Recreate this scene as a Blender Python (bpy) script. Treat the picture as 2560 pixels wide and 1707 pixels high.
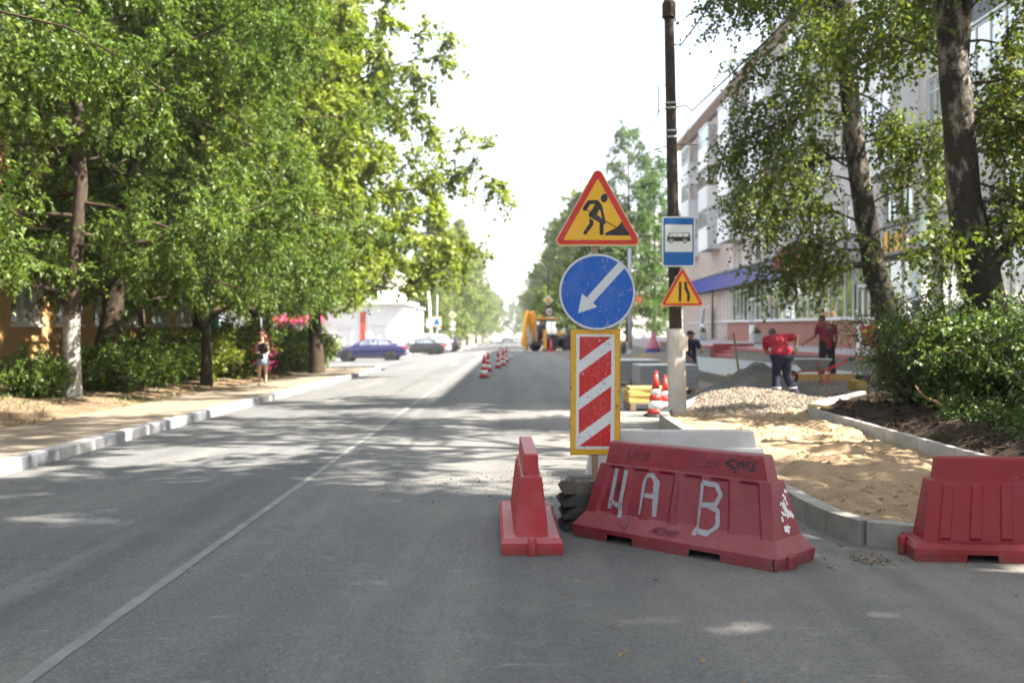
import bpy, bmesh, math, random
import numpy as np
from mathutils import Vector, Matrix, noise
from mathutils.bvhtree import BVHTree
R = math.radians
sc = bpy.context.scene
for o in list(bpy.data.objects):
    bpy.data.objects.remove(o)
C = sc.collection

# ------------------------------------------------------------------ camera
cam = bpy.data.cameras.new('camera')
cam.lens = 35.0; cam.sensor_width = 36.0; cam.sensor_fit = 'HORIZONTAL'
cam.clip_start = 0.05; cam.clip_end = 4000
cam.dof.use_dof = True; cam.dof.focus_distance = 7.3; cam.dof.aperture_fstop = 1.75
camo = bpy.data.objects.new('camera', cam); C.objects.link(camo)
camo.location = (0, 0, 1.5)
camo.rotation_euler = (R(90 - 0.86), 0, R(0.35))
sc.camera = camo

# ------------------------------------------------------------------ sky, sun, exposure
SUN_AZ = R(-11); SUN_EL = R(48)
S = Vector((math.cos(SUN_EL) * math.cos(SUN_AZ), math.cos(SUN_EL) * math.sin(SUN_AZ), math.sin(SUN_EL)))
w = bpy.data.worlds.new('World'); sc.world = w; w.use_nodes = True
nt = w.node_tree; nt.nodes.clear()
sky = nt.nodes.new('ShaderNodeTexSky'); sky.sky_type = 'NISHITA'; sky.sun_disc = False
sky.sun_elevation = SUN_EL; sky.sun_rotation = R(90) - SUN_AZ
sky.altitude = 100; sky.air_density = 1.0; sky.dust_density = 2.6; sky.ozone_density = 1.0
bg = nt.nodes.new('ShaderNodeBackground'); bg.inputs['Strength'].default_value = 0.068
# thin bright summer cloud veil over the whole sky
tc = nt.nodes.new('ShaderNodeTexCoord')
mp = nt.nodes.new('ShaderNodeMapping'); mp.inputs['Scale'].default_value = (1.6, 1.6, 4.0)
cn = nt.nodes.new('ShaderNodeTexNoise'); cn.inputs['Scale'].default_value = 2.2
cn.inputs['Detail'].default_value = 7; cn.inputs['Roughness'].default_value = 0.55
cr = nt.nodes.new('ShaderNodeValToRGB')
cr.color_ramp.elements[0].position = 0.30; cr.color_ramp.elements[0].color = (0.25, 0.25, 0.25, 1)
cr.color_ramp.elements[1].position = 0.72; cr.color_ramp.elements[1].color = (0.75, 0.75, 0.75, 1)
mx = nt.nodes.new('ShaderNodeMix'); mx.data_type = 'RGBA'
mx.inputs[7].default_value = (6.6, 6.9, 7.2, 1)
out = nt.nodes.new('ShaderNodeOutputWorld')
nt.links.new(tc.outputs['Generated'], mp.inputs[0]); nt.links.new(mp.outputs[0], cn.inputs['Vector'])
nt.links.new(cn.outputs['Fac'], cr.inputs[0]); nt.links.new(cr.outputs[0], mx.inputs[0])
nt.links.new(sky.outputs[0], mx.inputs[6]); nt.links.new(mx.outputs[2], bg.inputs[0])
nt.links.new(bg.outputs[0], out.inputs[0])

sun = bpy.data.lights.new('sun', 'SUN'); sun.energy = 5.0; sun.angle = R(0.53); sun.color = (1.0, 0.93, 0.82)
suno = bpy.data.objects.new('sun', sun); C.objects.link(suno)
suno.rotation_euler = S.to_track_quat('Z', 'Y').to_euler(); suno.location = (30, -6, 40)

vs = sc.view_settings
vs.view_transform = 'Standard'; vs.look = 'None'; vs.exposure = 2.5; vs.gamma = 1.0; vs.use_curve_mapping = False
sc.render.engine = 'CYCLES'
cy = sc.cycles
cy.use_denoising = True
cy.use_adaptive_sampling = True; cy.adaptive_threshold = 0.02
cy.max_bounces = 7; cy.diffuse_bounces = 3; cy.glossy_bounces = 3; cy.transmission_bounces = 4; cy.transparent_max_bounces = 8
cy.caustics_reflective = False; cy.caustics_refractive = False; cy.sample_clamp_indirect = 6.0

# ------------------------------------------------------------------ helpers
def rnd(seed): return random.Random(seed)

class MB:
    """collects shapes, links them as one mesh object"""
    def __init__(s): s.v = []; s.f = []; s.mi = []; s.m = 0
    def add(s, vs, fs):
        o = len(s.v); s.v.extend([tuple(p) for p in vs])
        for q in fs: s.f.append([i + o for i in q]); s.mi.append(s.m)
        return s
    def box(s, c, d, rz=0.0, mtx=None, taper=1.0):
        x, y, z = d[0] / 2, d[1] / 2, d[2] / 2
        P = [(-x, -y, -z), (x, -y, -z), (x, y, -z), (-x, y, -z)] + [(a * taper, b * taper, z) for a, b in ((-x, -y), (x, -y), (x, y), (-x, y))]
        m = Matrix.Translation(c) @ (mtx if mtx is not None else Matrix.Rotation(rz, 4, 'Z'))
        return s.add([m @ Vector(p) for p in P], [(0, 3, 2, 1), (4, 5, 6, 7), (0, 1, 5, 4), (1, 2, 6, 5), (2, 3, 7, 6), (3, 0, 4, 7)])
    def bar(s, a, b, w_, h_=None, up=(0, 0, 1)):
        a = Vector(a); b = Vector(b); h_ = h_ or w_
        d = b - a; L = d.length; d.normalize(); up = Vector(up)
        if abs(d.dot(up)) > .98: up = Vector((0, 1, 0))
        sd = d.cross(up).normalized(); u = sd.cross(d)
        m = Matrix((( d.x, sd.x, u.x, 0), (d.y, sd.y, u.y, 0), (d.z, sd.z, u.z, 0), (0, 0, 0, 1)))
        return s.box((a + b) / 2, (L, w_, h_), mtx=m)
    def tube(s, pts, rad, n=8, caps=True, closed=False):
        pts = [Vector(p) for p in pts]; k = len(pts)
        if not hasattr(rad, '__len__'): rad = [rad] * k
        o = len(s.v); prev = None
        for i, p in enumerate(pts):
            d = (pts[min(i + 1, k - 1)] - pts[max(i - 1, 0)])
            d = d.normalized() if d.length > 1e-9 else Vector((0, 0, 1))
            if prev is None:
                a = Vector((1, 0, 0)) if abs(d.x) < .9 else Vector((0, 1, 0))
            else: a = prev
            u = (a - d * a.dot(d)).normalized(); v_ = d.cross(u); prev = u
            for j in range(n):
                t = 2 * math.pi * j / n
                s.v.append(tuple(p + (u * math.cos(t) + v_ * math.sin(t)) * rad[i]))
        for i in range(k - 1):
            for j in range(n):
                a = o + i * n + j; b = o + i * n + (j + 1) % n
                s.f.append([a, b, b + n, a + n]); s.mi.append(s.m)
        if caps:
            s.f.append([o + j for j in range(n)][::-1]); s.mi.append(s.m)
            s.f.append([o + (k - 1) * n + j for j in range(n)]); s.mi.append(s.m)
        return s
    def lathe(s, prof, n=20, mtx=None, caps=True):
        o = len(s.v); mtx = mtx or Matrix.Identity(4)
        for r_, z in prof:
            for j in range(n):
                t = 2 * math.pi * j / n
                s.v.append(tuple(mtx @ Vector((r_ * math.cos(t), r_ * math.sin(t), z))))
        for i in range(len(prof) - 1):
            for j in range(n):
                a = o + i * n + j; b = o + i * n + (j + 1) % n
                s.f.append([a, b, b + n, a + n]); s.mi.append(s.m)
        if caps:
            s.f.append([o + j for j in range(n)][::-1]); s.mi.append(s.m)
            s.f.append([o + (len(prof) - 1) * n + j for j in range(n)]); s.mi.append(s.m)
        return s
    def prism(s, poly, t, mtx=None):
        """2-D polygon in XY extruded by t along +Z, then mtx"""
        mtx = mtx or Matrix.Identity(4); n = len(poly)
        ar = sum(poly[i][0] * poly[(i + 1) % n][1] - poly[(i + 1) % n][0] * poly[i][1] for i in range(n))
        if ar < 0: poly = poly[::-1]
        P = [mtx @ Vector((x, y, 0)) for x, y in poly] + [mtx @ Vector((x, y, t)) for x, y in poly]
        F = [tuple(range(n))[::-1], tuple(range(n, 2 * n))] + [(i, (i + 1) % n, n + (i + 1) % n, n + i) for i in range(n)]
        return s.add(P, F)
    def loft(s, rings, caps=True, closed=True):
        o = len(s.v); n = len(rings[0])
        for r_ in rings: s.v.extend([tuple(p) for p in r_])
        for i in range(len(rings) - 1):
            for j in range(n if closed else n - 1):
                a = o + i * n + j; b = o + i * n + (j + 1) % n
                s.f.append([a, b, b + n, a + n]); s.mi.append(s.m)
        if caps:
            s.f.append([o + j for j in range(n)][::-1]); s.mi.append(s.m)
            s.f.append([o + (len(rings) - 1) * n + j for j in range(n)]); s.mi.append(s.m)
        return s
    def mesh(s, name, mats, smooth=False):
        me = bpy.data.meshes.new(name); me.from_pydata(s.v, [], s.f)
        for m in (mats if isinstance(mats, (list, tuple)) else [mats]):
            me.materials.append(m)
        if isinstance(mats, (list, tuple)) and len(mats) > 1: me.polygons.foreach_set('material_index', s.mi)
        if smooth: me.polygons.foreach_set('use_smooth', [True] * len(me.polygons))
        me.validate(); me.update()
        return me

def link(name, me, parent=None, loc=None, rz=None):
    o = bpy.data.objects.new(name, me); C.objects.link(o)
    if parent is not None: o.parent = parent
    if loc is not None: o.location = loc
    if rz is not None: o.rotation_euler = (0, 0, rz)
    return o
def fixn(me):
    b = bmesh.new(); b.from_mesh(me); bmesh.ops.recalc_face_normals(b, faces=b.faces); b.to_mesh(me); b.free()
def part(name, mb, mat, parent=None, smooth=False, bevel=0, seg=2, loc=None, fix=True, sharp=None):
    me = mb.mesh(name, mat, smooth)
    if fix: fixn(me)
    o = link(name, me, parent, loc)
    if sharp is not None and smooth: me.set_sharp_from_angle(angle=R(sharp))
    if bevel:
        b = o.modifiers.new('bevel', 'BEVEL'); b.width = bevel; b.segments = seg; b.limit_method = 'ANGLE'; b.angle_limit = R(28)
    return o
def tag(o, label, cat, group=None):
    o['label'] = label; o['category'] = cat
    if group: o['group'] = group
    return o
def thing(name, label, cat, loc=(0, 0, 0), rz=0.0, group=None):
    o = bpy.data.objects.new(name, None); C.objects.link(o); o.empty_display_size = .1
    o.location = loc; o.rotation_euler = (0, 0, rz)
    return tag(o, label, cat, group)
def struct(o): o['kind'] = 'structure'; return o
def stuff(o): o['kind'] = 'stuff'; return o
def copy_tree(o, parent=None, loc=None, rz=None, scale=None, label=None):
    c = o.copy(); C.objects.link(c); c.parent = parent
    if loc is not None: c.location = loc
    if rz is not None: c.rotation_euler = (c.rotation_euler[0], c.rotation_euler[1], rz)
    if scale is not None: c.scale = (scale,) * 3 if not hasattr(scale, '__len__') else scale
    if label: c['label'] = label
    for ch in [k for k in o.children]: copy_tree(ch, c)
    return c

# ------------------------------------------------------------------ numpy value noise
def _hash(ix, iy, seed):
    h = (ix.astype(np.int64) * 374761393 + iy.astype(np.int64) * 668265263 + seed * 1442695041) & 0x7fffffff
    h = ((h ^ (h >> 13)) * 1274126177) & 0x7fffffff
    return ((h ^ (h >> 16)) & 0xffff) / 65535.0
def vnoise(x, y, seed=0):
    x = np.asarray(x, float); y = np.asarray(y, float)
    ix = np.floor(x); iy = np.floor(y); fx = x - ix; fy = y - iy
    fx = fx * fx * (3 - 2 * fx); fy = fy * fy * (3 - 2 * fy)
    a = _hash(ix, iy, seed); b = _hash(ix + 1, iy, seed); c = _hash(ix, iy + 1, seed); d = _hash(ix + 1, iy + 1, seed)
    return (a * (1 - fx) + b * fx) * (1 - fy) + (c * (1 - fx) + d * fx) * fy
def fbm(x, y, seed=0, oct=4):
    v = 0; a = .5
    for k in range(oct): v = v + a * vnoise(np.asarray(x) * 2 ** k, np.asarray(y) * 2 ** k, seed + k); a *= .5
    return v

# ------------------------------------------------------------------ materials
def rgb(h):
    """sRGB 0-255 triple to linear"""
    return tuple(((c / 255 + .055) / 1.055) ** 2.4 if c / 255 > .04045 else c / 255 / 12.92 for c in h)
class NT:
    def __init__(s, name):
        s.mat = bpy.data.materials.new(name); s.mat.use_nodes = True; s.t = s.mat.node_tree
        s.t.nodes.clear(); s.out = s.n('ShaderNodeOutputMaterial')
    def n(s, typ, **kw):
        k = s.t.nodes.new(typ)
        for a, v in kw.items(): setattr(k, a, v)
        return k
    def l(s, a, b): s.t.links.new(a, b)
    def coord(s, kind='Object'): return s.n('ShaderNodeTexCoord').outputs[kind]
    def noise(s, scale, detail=4, rough=.55, vec=None, dist=0.0, stretch=None):
        k = s.n('ShaderNodeTexNoise'); k.inputs['Scale'].default_value = scale
        k.inputs['Detail'].default_value = detail; k.inputs['Roughness'].default_value = rough
        k.inputs['Distortion'].default_value = dist
        vec = vec or s.coord()
        if stretch:
            m = s.n('ShaderNodeMapping'); m.inputs['Scale'].default_value = stretch; s.l(vec, m.inputs[0]); vec = m.outputs[0]
        s.l(vec, k.inputs['Vector']); return k.outputs['Fac']
    def ramp(s, fac, stops):
        k = s.n('ShaderNodeValToRGB'); e = k.color_ramp.elements
        while len(e) < len(stops): e.new(.5)
        for q, (p, c) in zip(e, stops):
            q.position = p; q.color = (*c, 1) if hasattr(c, '__len__') else (c, c, c, 1)
        s.l(fac, k.inputs[0]); return k.outputs[0]
    def mix(s, fac, a, b, mode='MIX'):
        k = s.n('ShaderNodeMix', data_type='RGBA', blend_type=mode)
        for i, v in ((0, fac), (6, a), (7, b)):
            if hasattr(v, 'is_linked') or hasattr(v, 'links'): s.l(v, k.inputs[i])
            elif i == 0: k.inputs[0].default_value = v
            else: k.inputs[i].default_value = (*v, 1)
        return k.outputs[2]
    def math(s, op, a, b=None, clamp=False):
        k = s.n('ShaderNodeMath', operation=op, use_clamp=clamp)
        for i, v in ((0, a), (1, b)):
            if v is None: continue
            if hasattr(v, 'links'): s.l(v, k.inputs[i])
            else: k.inputs[i].default_value = v
        return k.outputs[0]
    def bump(s, h, strength=.3, dist=.01, normal=None):
        k = s.n('ShaderNodeBump'); k.inputs['Strength'].default_value = strength; k.inputs['Distance'].default_value = dist
        s.l(h, k.inputs['Height'])
        if normal is not None: s.l(normal, k.inputs['Normal'])
        return k.outputs[0]
    def bsdf(s, col, rough=.7, metal=0.0, normal=None, spec=.5, emit=None):
        k = s.n('ShaderNodeBsdfPrincipled')
        if hasattr(col, 'links'): s.l(col, k.inputs['Base Color'])
        else: k.inputs['Base Color'].default_value = (*col, 1)
        if hasattr(rough, 'links'): s.l(rough, k.inputs['Roughness'])
        else: k.inputs['Roughness'].default_value = rough
        k.inputs['Metallic'].default_value = metal; k.inputs['Specular IOR Level'].default_value = spec
        if normal is not None: s.l(normal, k.inputs['Normal'])
        s.l(k.outputs[0], s.out.inputs[0]); return k
def mat(name, col, rough=.7, var=.12, scale=6.0, bump=0.0, bscale=40.0, metal=0.0, spec=.4, dirt=None, dirt_amt=.5, dscale=3.0):
    """plain weathered surface: base colour with uneven tone, optional dirt blotches, fine relief"""
    t = NT(name); c = np.array(col)
    f = t.noise(scale, 5, .6)
    k = t.ramp(f, [(.25, tuple(c * (1 - var))), (.75, tuple(np.minimum(c * (1 + var), .95)))])
    if dirt is not None:
        d = t.noise(dscale, 7, .68, dist=.4)
        m = t.ramp(d, [(.5 - .0, 0.0), (.72, dirt_amt)])
        k = t.mix(m, k, dirt)
    nm = None
    if bump: nm = t.bump(t.noise(bscale, 4, .6), bump, .01)
    t.bsdf(k, rough, metal, nm, spec)
    return t.mat
# ------------------------------------------------------------------ lie of the land
def zr(X, Y):
    X = np.asarray(X, float); Y = np.asarray(Y, float)
    xl = np.clip(-X - 2.0, 0, 9.0); yy = np.minimum(Y, 420)
    return -yy * (0.007 + 0.0007 * xl * np.clip(1.4 - yy / 300, 0, 1))
def zrf(X, Y): return float(zr(X, Y))
def kerb_x(Y): return -5.55 - 0.014 * (np.clip(Y, -60, 60) - 10)          # left kerb line
def line_x(Y): return -2.10 - 0.006 * Y
def zw(Y): return 0.06 - 0.0045 * (np.asarray(Y, float) - 7)              # level of the work area on the right

def sheet(name, xs_of_y, ys, zf, m, smooth=True):
    """strip of ground: xs_of_y(y) -> list of x (same count each row)"""
    mb = MB(); n = len(xs_of_y(ys[0]))
    for y in ys:
        for x in xs_of_y(y): mb.v.append((x, y, float(zf(x, y))))
    for i in range(len(ys) - 1):
        for j in range(n - 1):
            a = i * n + j; mb.f.append([a, a + 1, a + n + 1, a + n]); mb.mi.append(0)
    return struct(part(name, mb, m, smooth=smooth, fix=False))
def grid_sheet(name, x0, x1, nx, y0, y1, ny, zf, m, mask=None):
    xs = np.linspace(x0, x1, nx); ys = np.linspace(y0, y1, ny)
    XX, YY = np.meshgrid(xs, ys); ZZ = zf(XX, YY)
    V = np.stack([XX, YY, ZZ], -1).reshape(-1, 3)
    idx = np.arange(nx * ny).reshape(ny, nx)
    F = np.stack([idx[:-1, :-1], idx[:-1, 1:], idx[1:, 1:], idx[1:, :-1]], -1).reshape(-1, 4)
    if mask is not None:
        cx = V[F].mean(1); F = F[mask(cx[:, 0], cx[:, 1])]
    me = bpy.data.meshes.new(name); me.from_pydata(V.tolist(), [], F.tolist()); me.materials.append(m)
    me.polygons.foreach_set('use_smooth', [True] * len(me.polygons)); me.update()
    b = bmesh.new(); b.from_mesh(me); bmesh.ops.delete(b, geom=[v for v in b.verts if not v.link_faces], context='VERTS'); b.to_mesh(me); b.free()
    return link(name, me)

# materials of the ground
def m_asphalt():
    t = NT('asphalt'); p = t.coord()
    sep = t.n('ShaderNodeSeparateXYZ'); t.l(p, sep.inputs[0])
    fine = t.noise(120, 3, .7); big = t.noise(.55, 5, .6); mid = t.noise(4.5, 5, .65)
    base = t.ramp(fine, [(.3, (.062, .065, .069)), (.7, (.120, .123, .125))])
    # dust trodden and driven out of the works: grows to the right of the lane line
    x = t.math('ADD', sep.outputs[0], t.math('MULTIPLY', t.math('SUBTRACT', big, .5), 4.0))
    dm = t.ramp(t.math('MULTIPLY_ADD', x, .14) if False else t.math('ADD', t.math('MULTIPLY', x, .16), .42), [(.0, .02), (.42, .30), (.66, .62), (.95, .85)])
    st = t.noise(1.1, 6, .7, dist=.8, stretch=(1.0, .35, 1))
    dm2 = t.mix(t.ramp(st, [(.45, 0.0), (.75, .55)]), dm, (.85, .85, .85))
    fm = t.ramp(mid, [(.3, .55), (.7, 1.0)])
    dmm = t.n('ShaderNodeMix', data_type='RGBA', blend_type='MULTIPLY'); dmm.inputs[0].default_value = 1
    t.l(dm2, dmm.inputs[6]); t.l(fm, dmm.inputs[7])
    dust = t.ramp(fine, [(.3, (.19, .172, .142)), (.7, (.27, .248, .207))])
    col = t.mix(dmm.outputs[2], base, dust)
    # dark oil spots and tyre scuffs
    sp = t.noise(7.0, 2, .5); col = t.mix(t.ramp(sp, [(.72, 0.0), (.78, .5)]), col, (.03, .03, .03))
    # pale grains, long tyre-polished tracks, dusty scuffs, hairline cracks
    gr = t.noise(52, 2, .6); col = t.mix(t.ramp(gr, [(.56, 0.0), (.66, .40)]), col, (.25, .24, .225)); col = t.mix(t.ramp(gr, [(.32, .45), (.44, 0.0)]), col, (.030, .031, .034))
    g2 = t.noise(19, 3, .7); col = t.mix(t.ramp(g2, [(.60, 0.0), (.72, .28)]), col, (.22, .21, .19)); col = t.mix(t.ramp(g2, [(.26, .35), (.38, 0.0)]), col, (.035, .036, .04))
    tk = t.noise(1.25, 3, .5, stretch=(1.0, .035, 1)); col = t.mix(t.ramp(tk, [(.40, .28), (.52, 0.0)]), col, (.035, .036, .04))
    tk2 = t.noise(2.1, 4, .6, stretch=(1.0, .05, 1)); col = t.mix(t.ramp(tk2, [(.56, 0.0), (.68, .22)]), col, (.24, .23, .21))
    sf = t.noise(5.5, 7, .72, dist=1.6, stretch=(.35, 1.3, 1)); col = t.mix(t.ramp(sf, [(.60, 0.0), (.69, .45)]), col, (.32, .30, .27))
    vo = t.n('ShaderNodeTexVoronoi', feature='DISTANCE_TO_EDGE'); vo.inputs['Scale'].default_value = .55
    wv = t.n('ShaderNodeVectorMath', operation='ADD'); nz = t.n('ShaderNodeTexNoise'); nz.inputs['Scale'].default_value = 1.6; nz.inputs['Detail'].default_value = 6; t.l(p, nz.inputs['Vector']); t.l(p, wv.inputs[0]); t.l(nz.outputs['Color'], wv.inputs[1]); t.l(wv.outputs[0], vo.inputs['Vector'])
    ck = t.mix(1.0, t.ramp(vo.outputs['Distance'], [(.0, .55), (.007, 0.0)]), t.ramp(t.noise(.35, 3), [(.52, 0.0), (.60, 1.0)]), 'MULTIPLY'); col = t.mix(ck, col, (.025, .024, .024))
    nm = t.bump(t.noise(170, 3, .7), .5, .006)
    nm = t.bump(t.noise(52, 4, .6), .35, .008, nm)
    t.bsdf(col, .82, 0, nm, .35); return t.mat
def m_earth(name, a, b, fine=60, bump=.7, pale=None, scale=2.2):
    t = NT(name); f = t.noise(scale, 8, .68); g = t.noise(fine, 4, .7)
    col = t.ramp(f, [(.3, a), (.68, b)])
    col = t.mix(t.ramp(g, [(.35, .45), (.7, 0.0)]), col, tuple(np.array(a) * .55))
    if pale is not None: col = t.mix(t.ramp(t.noise(26, 2, .5), [(.66, 0.0), (.72, .8)]), col, pale)
    nm = t.bump(g, bump, .02); nm = t.bump(f, .3, .05, nm)
    t.bsdf(col, .95, 0, nm, .15); return t.mat
def m_concrete(name, a, b, bump=.25, stain=(.16, .14, .12), amt=.45):
    t = NT(name); f = t.noise(3.5, 6, .62); g = t.noise(70, 4, .65)
    col = t.ramp(f, [(.3, a), (.7, b)]); col = t.mix(t.ramp(t.noise(1.7, 7, .7, dist=.6), [(.52, 0.0), (.75, amt)]), col, stain)
    col = t.mix(t.ramp(g, [(.64, 0.0), (.72, .5)]), col, tuple(np.array(a) * .4))
    t.bsdf(col, .88, 0, t.bump(g, bump, .008), .25); return t.mat
M_asphalt = m_asphalt()
M_ground = m_earth('ground_earth', (.16, .13, .095), (.26, .22, .165))
M_dirt = m_earth('verge_dirt', (.12, .083, .054), (.26, .19, .125), 45, .9, (.34, .22, .08))
M_walk = m_earth('pavement_dusty', (.17, .138, .105), (.28, .235, .185), 90, .4)
M_sand = m_earth('sand', (.30, .205, .118), (.50, .375, .24), 60, 1.0, None, 3.8)
M_greysand = m_earth('grey_sand', (.12, .115, .105), (.19, .18, .165), 70, .9)
M_soil = m_earth('dark_soil', (.028, .019, .013), (.075, .05, .034), 34, 1.0)
M_pad = m_concrete('fresh_concrete', (.32, .33, .31), (.44, .45, .42), .2)
M_kerb = m_concrete('kerb_concrete', (.20, .188, .168), (.32, .302, .272), .3, (.27, .215, .15), .7)
M_kerbside = m_concrete('garden_kerb_concrete', (.27, .265, .25), (.37, .36, .34), .3, (.30, .24, .17), .5)
M_kwhite = m_concrete('kerb_white_paint', (.30, .29, .275), (.50, .49, .465), .3, (.22, .205, .185), .8)
M_kgrey = m_concrete('kerb_grey_paint', (.13, .133, .145), (.25, .255, .27), .3, (.12, .115, .11), .6)
M_linepaint = m_concrete('worn_line_paint', (.155, .16, .157), (.225, .23, .222), .2, (.10, .10, .10), .95)

# the land itself, one sheet to the horizon
xs = sorted(set([-1500, -700, -300, -120, -60, -40, -30, -24, -20, -16, -13, -11, -9, -7, -5, -2, 0, 2, 2.6, 5, 9, 14, 20, 30, 60, 140, 400, 900, 1500]))
ys = list(np.arange(-60, 130, 10)) + [150, 180, 220, 280, 360, 420, 600, 1000, 1800, 3000]
sheet('ground', lambda y: xs, ys, lambda x, y: zr(x, y) - .12 - (0.0 if y < 420 else (y - 420) * .004), M_ground)
ysr = list(np.arange(-30, 60, 1.5)) + list(np.arange(60, 160, 5)) + list(np.arange(160, 440, 20))
def road_xs(y):
    l = float(kerb_x(y)) + .02; r = 14.0 if y < 7.4 else 4.2
    return list(np.linspace(l, 2.0, 12)) + list(np.linspace(2.0, r, 6))[1:]
sheet('road', road_xs, [y for y in ysr if y <= 7.4] + [7.5] + [y for y in ysr if y > 7.5], zr, M_asphalt)
# worn lane line, ragged edges
rg = rnd(4)
mb = MB(); o_ = []
for y in list(np.arange(2, 30, .22)) + list(np.arange(30, 75, 1.0)):
    x = float(line_x(y)); a = .036 + rg.uniform(-.006, .005); b = .036 + rg.uniform(-.006, .005)
    k = len(mb.v); mb.v += [(x - a, y, zrf(x - a, y) + .004), (x + b, y, zrf(x + b, y) + .004)]
    if k: mb.f.append([k - 2, k - 1, k + 1, k]); mb.mi.append(0)
struct(part('lane_line', mb, M_linepaint, fix=False))
# crossing side street on the left far away (junction) and paved mouth
sheet('side_street', lambda y: list(np.linspace(-60, float(kerb_x(y)) + .05, 14)), list(np.arange(46, 108, 4)), lambda x, y: zr(x, y) + .004 if x > -12 else zr(-12, y) + .004, M_asphalt)
# left pavement and verge
def zl(x, y): return zr(x, y)
sheet('pavement', lambda y: list(np.linspace(float(kerb_x(y)) - .16, float(kerb_x(y)) - 2.15, 6)), list(np.arange(-20, 46, 1.5)),
      lambda x, y: zl(x, y) + .13, M_walk)
def verge_z(X, Y):
    d = np.clip(kerb_x(Y) - 2.1 - X, 0, 7); e = np.clip((46.5 - Y) / 3, 0, 1)
    return zr(X, Y) + .10 + e * (.05 * np.minimum(d, 1) + .09 * np.clip(d - .3, 0, 5) + .10 * (fbm(X * 1.3, Y * 1.3, 3) - .45) * np.clip(d * 2, 0, 1) + .03 * fbm(X * 6, Y * 6, 9) * np.clip(d * 2, 0, 1))
struct(grid_sheet('verge', -14, -7.0, 50, -16, 46.6, 330, verge_z, M_dirt, lambda x, y: x < kerb_x(y) - 2.02))

# painted kerb stones along the left
def stone_mesh(name, L, w_, h_, m, seed, ch=.018):
    rg = rnd(seed); mb = MB()
    x, y = L / 2 - .003, w_ / 2
    j = lambda a: a + rg.uniform(-.004, .004)
    rings = []
    for xx in (-x, -x * .3, x * .4, x):
        rings.append([(j(xx), -y, -.22), (j(xx), -y + rg.uniform(-.003, .003), h_ - ch), (xx, j(-y + ch), h_ + rg.uniform(-.004, .003)), (xx, y, h_), (xx, y, -.22)])
    mb.loft(rings); me = mb.mesh(name, m); fixn(me); return me
def kerb_run(parent, pts, L, w_, h_, meshes, zf, sink=0.0):
    """stones of length L along a polyline; each its own object"""
    acc = [0.0]
    P = [Vector((p[0], p[1], 0)) for p in pts]
    for a, b in zip(P, P[1:]): acc.append(acc[-1] + (b - a).length)
    def at(s_):
        for i in range(len(P) - 1):
            if s_ <= acc[i + 1] or i == len(P) - 2:
                t = (s_ - acc[i]) / max(acc[i + 1] - acc[i], 1e-6); return P[i].lerp(P[i + 1], t)
    n = max(1, int(round(acc[-1] / L))); st = acc[-1] / n; k = 0
    for i in range(n):
        a = at(i * st); b = at((i + 1) * st); c = (a + b) / 2; d = b - a
        o = link('kerb_stone', meshes[i % len(meshes)], parent)
        za = float(zf(a.x, a.y)); zb = float(zf(b.x, b.y))
        o.location = (c.x, c.y, (za + zb) / 2 - sink); o.rotation_euler = (0, -math.atan2(zb - za, d.length), math.atan2(d.y, d.x))
        o.scale = (d.length / L, 1, 1)
kl = bpy.data.objects.new('kerb', None); C.objects.link(kl); struct(kl)
km = [stone_mesh('kerb_stone', 1.0, .15, .15, (M_kwhite, M_kgrey)[k % 2], k) for k in range(6)]
kerb_run(kl, [(float(kerb_x(y)) - .07, y) for y in range(2, 45, 3)] + [(-6.5, 45.4), (-7.4, 46.4), (-9, 46.9), (-13, 47)], 1.0, .15, .15, km, zr)
# ------------------------------------------------------------------ work area on the right
KP = [(5.6, 7.06), (3.6, 7.04), (3.1, 6.98), (2.78, 6.92), (2.55, 7.0), (2.41, 7.25), (2.35, 7.7), (2.30, 9), (2.24, 13), (2.22, 15), (2.34, 16.0), (2.7, 16.95), (3.15, 18), (5.7, 25.6)]
BK = [(5.9, 7.2), (5.0, 7.5), (4.72, 8.1), (4.66, 10), (4.64, 15.6), (4.80, 16.4), (5.3, 17.4), (6.9, 19.9)]
def interp_x(P, y):
    ys_ = [p[1] for p in P]; xs_ = [p[0] for p in P]
    return np.interp(y, ys_, xs_)
KPi = [(3.1, 6.96), (2.78, 6.97), (2.55, 7.0), (2.41, 7.25), (2.35, 7.7)] + KP[7:]
def kp_x(y): return np.where(y < 7.0, np.interp(y, [6.9, 7.0], [3.4, 2.55]), np.interp(y, [p[1] for p in KPi[2:]], [p[0] for p in KPi[2:]]))
kr = bpy.data.objects.new('road_kerb', None); C.objects.link(kr); struct(kr)
kms = [stone_mesh('kerb_stone', .4, .15, .15, M_kerb, 20 + k, .02) for k in range(4)]
kerb_run(kr, KP, .4, .15, .15, kms, lambda x, y: -.03 + .05 * min(1, max(0, (y - 9) / 6)))
kb = bpy.data.objects.new('garden_kerb', None); C.objects.link(kb); struct(kb)
kmb = [stone_mesh('kerb_stone', 1.0, .09, .15, M_kerbside, 30 + k, .012) for k in range(4)]
kerb_run(kb, BK, 1.0, .09, .15, kmb, lambda x, y: .065)
kpd = bpy.data.objects.new('pad_kerb', None); C.objects.link(kpd); struct(kpd)
kerb_run(kpd, [(5.72, 25.7), (5.62, 31), (5.9, 36)], 1.0, .15, .15, [stone_mesh('kerb_stone', 1.0, .15, .15, M_kerb, 40, .02)], lambda x, y: .0)

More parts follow.
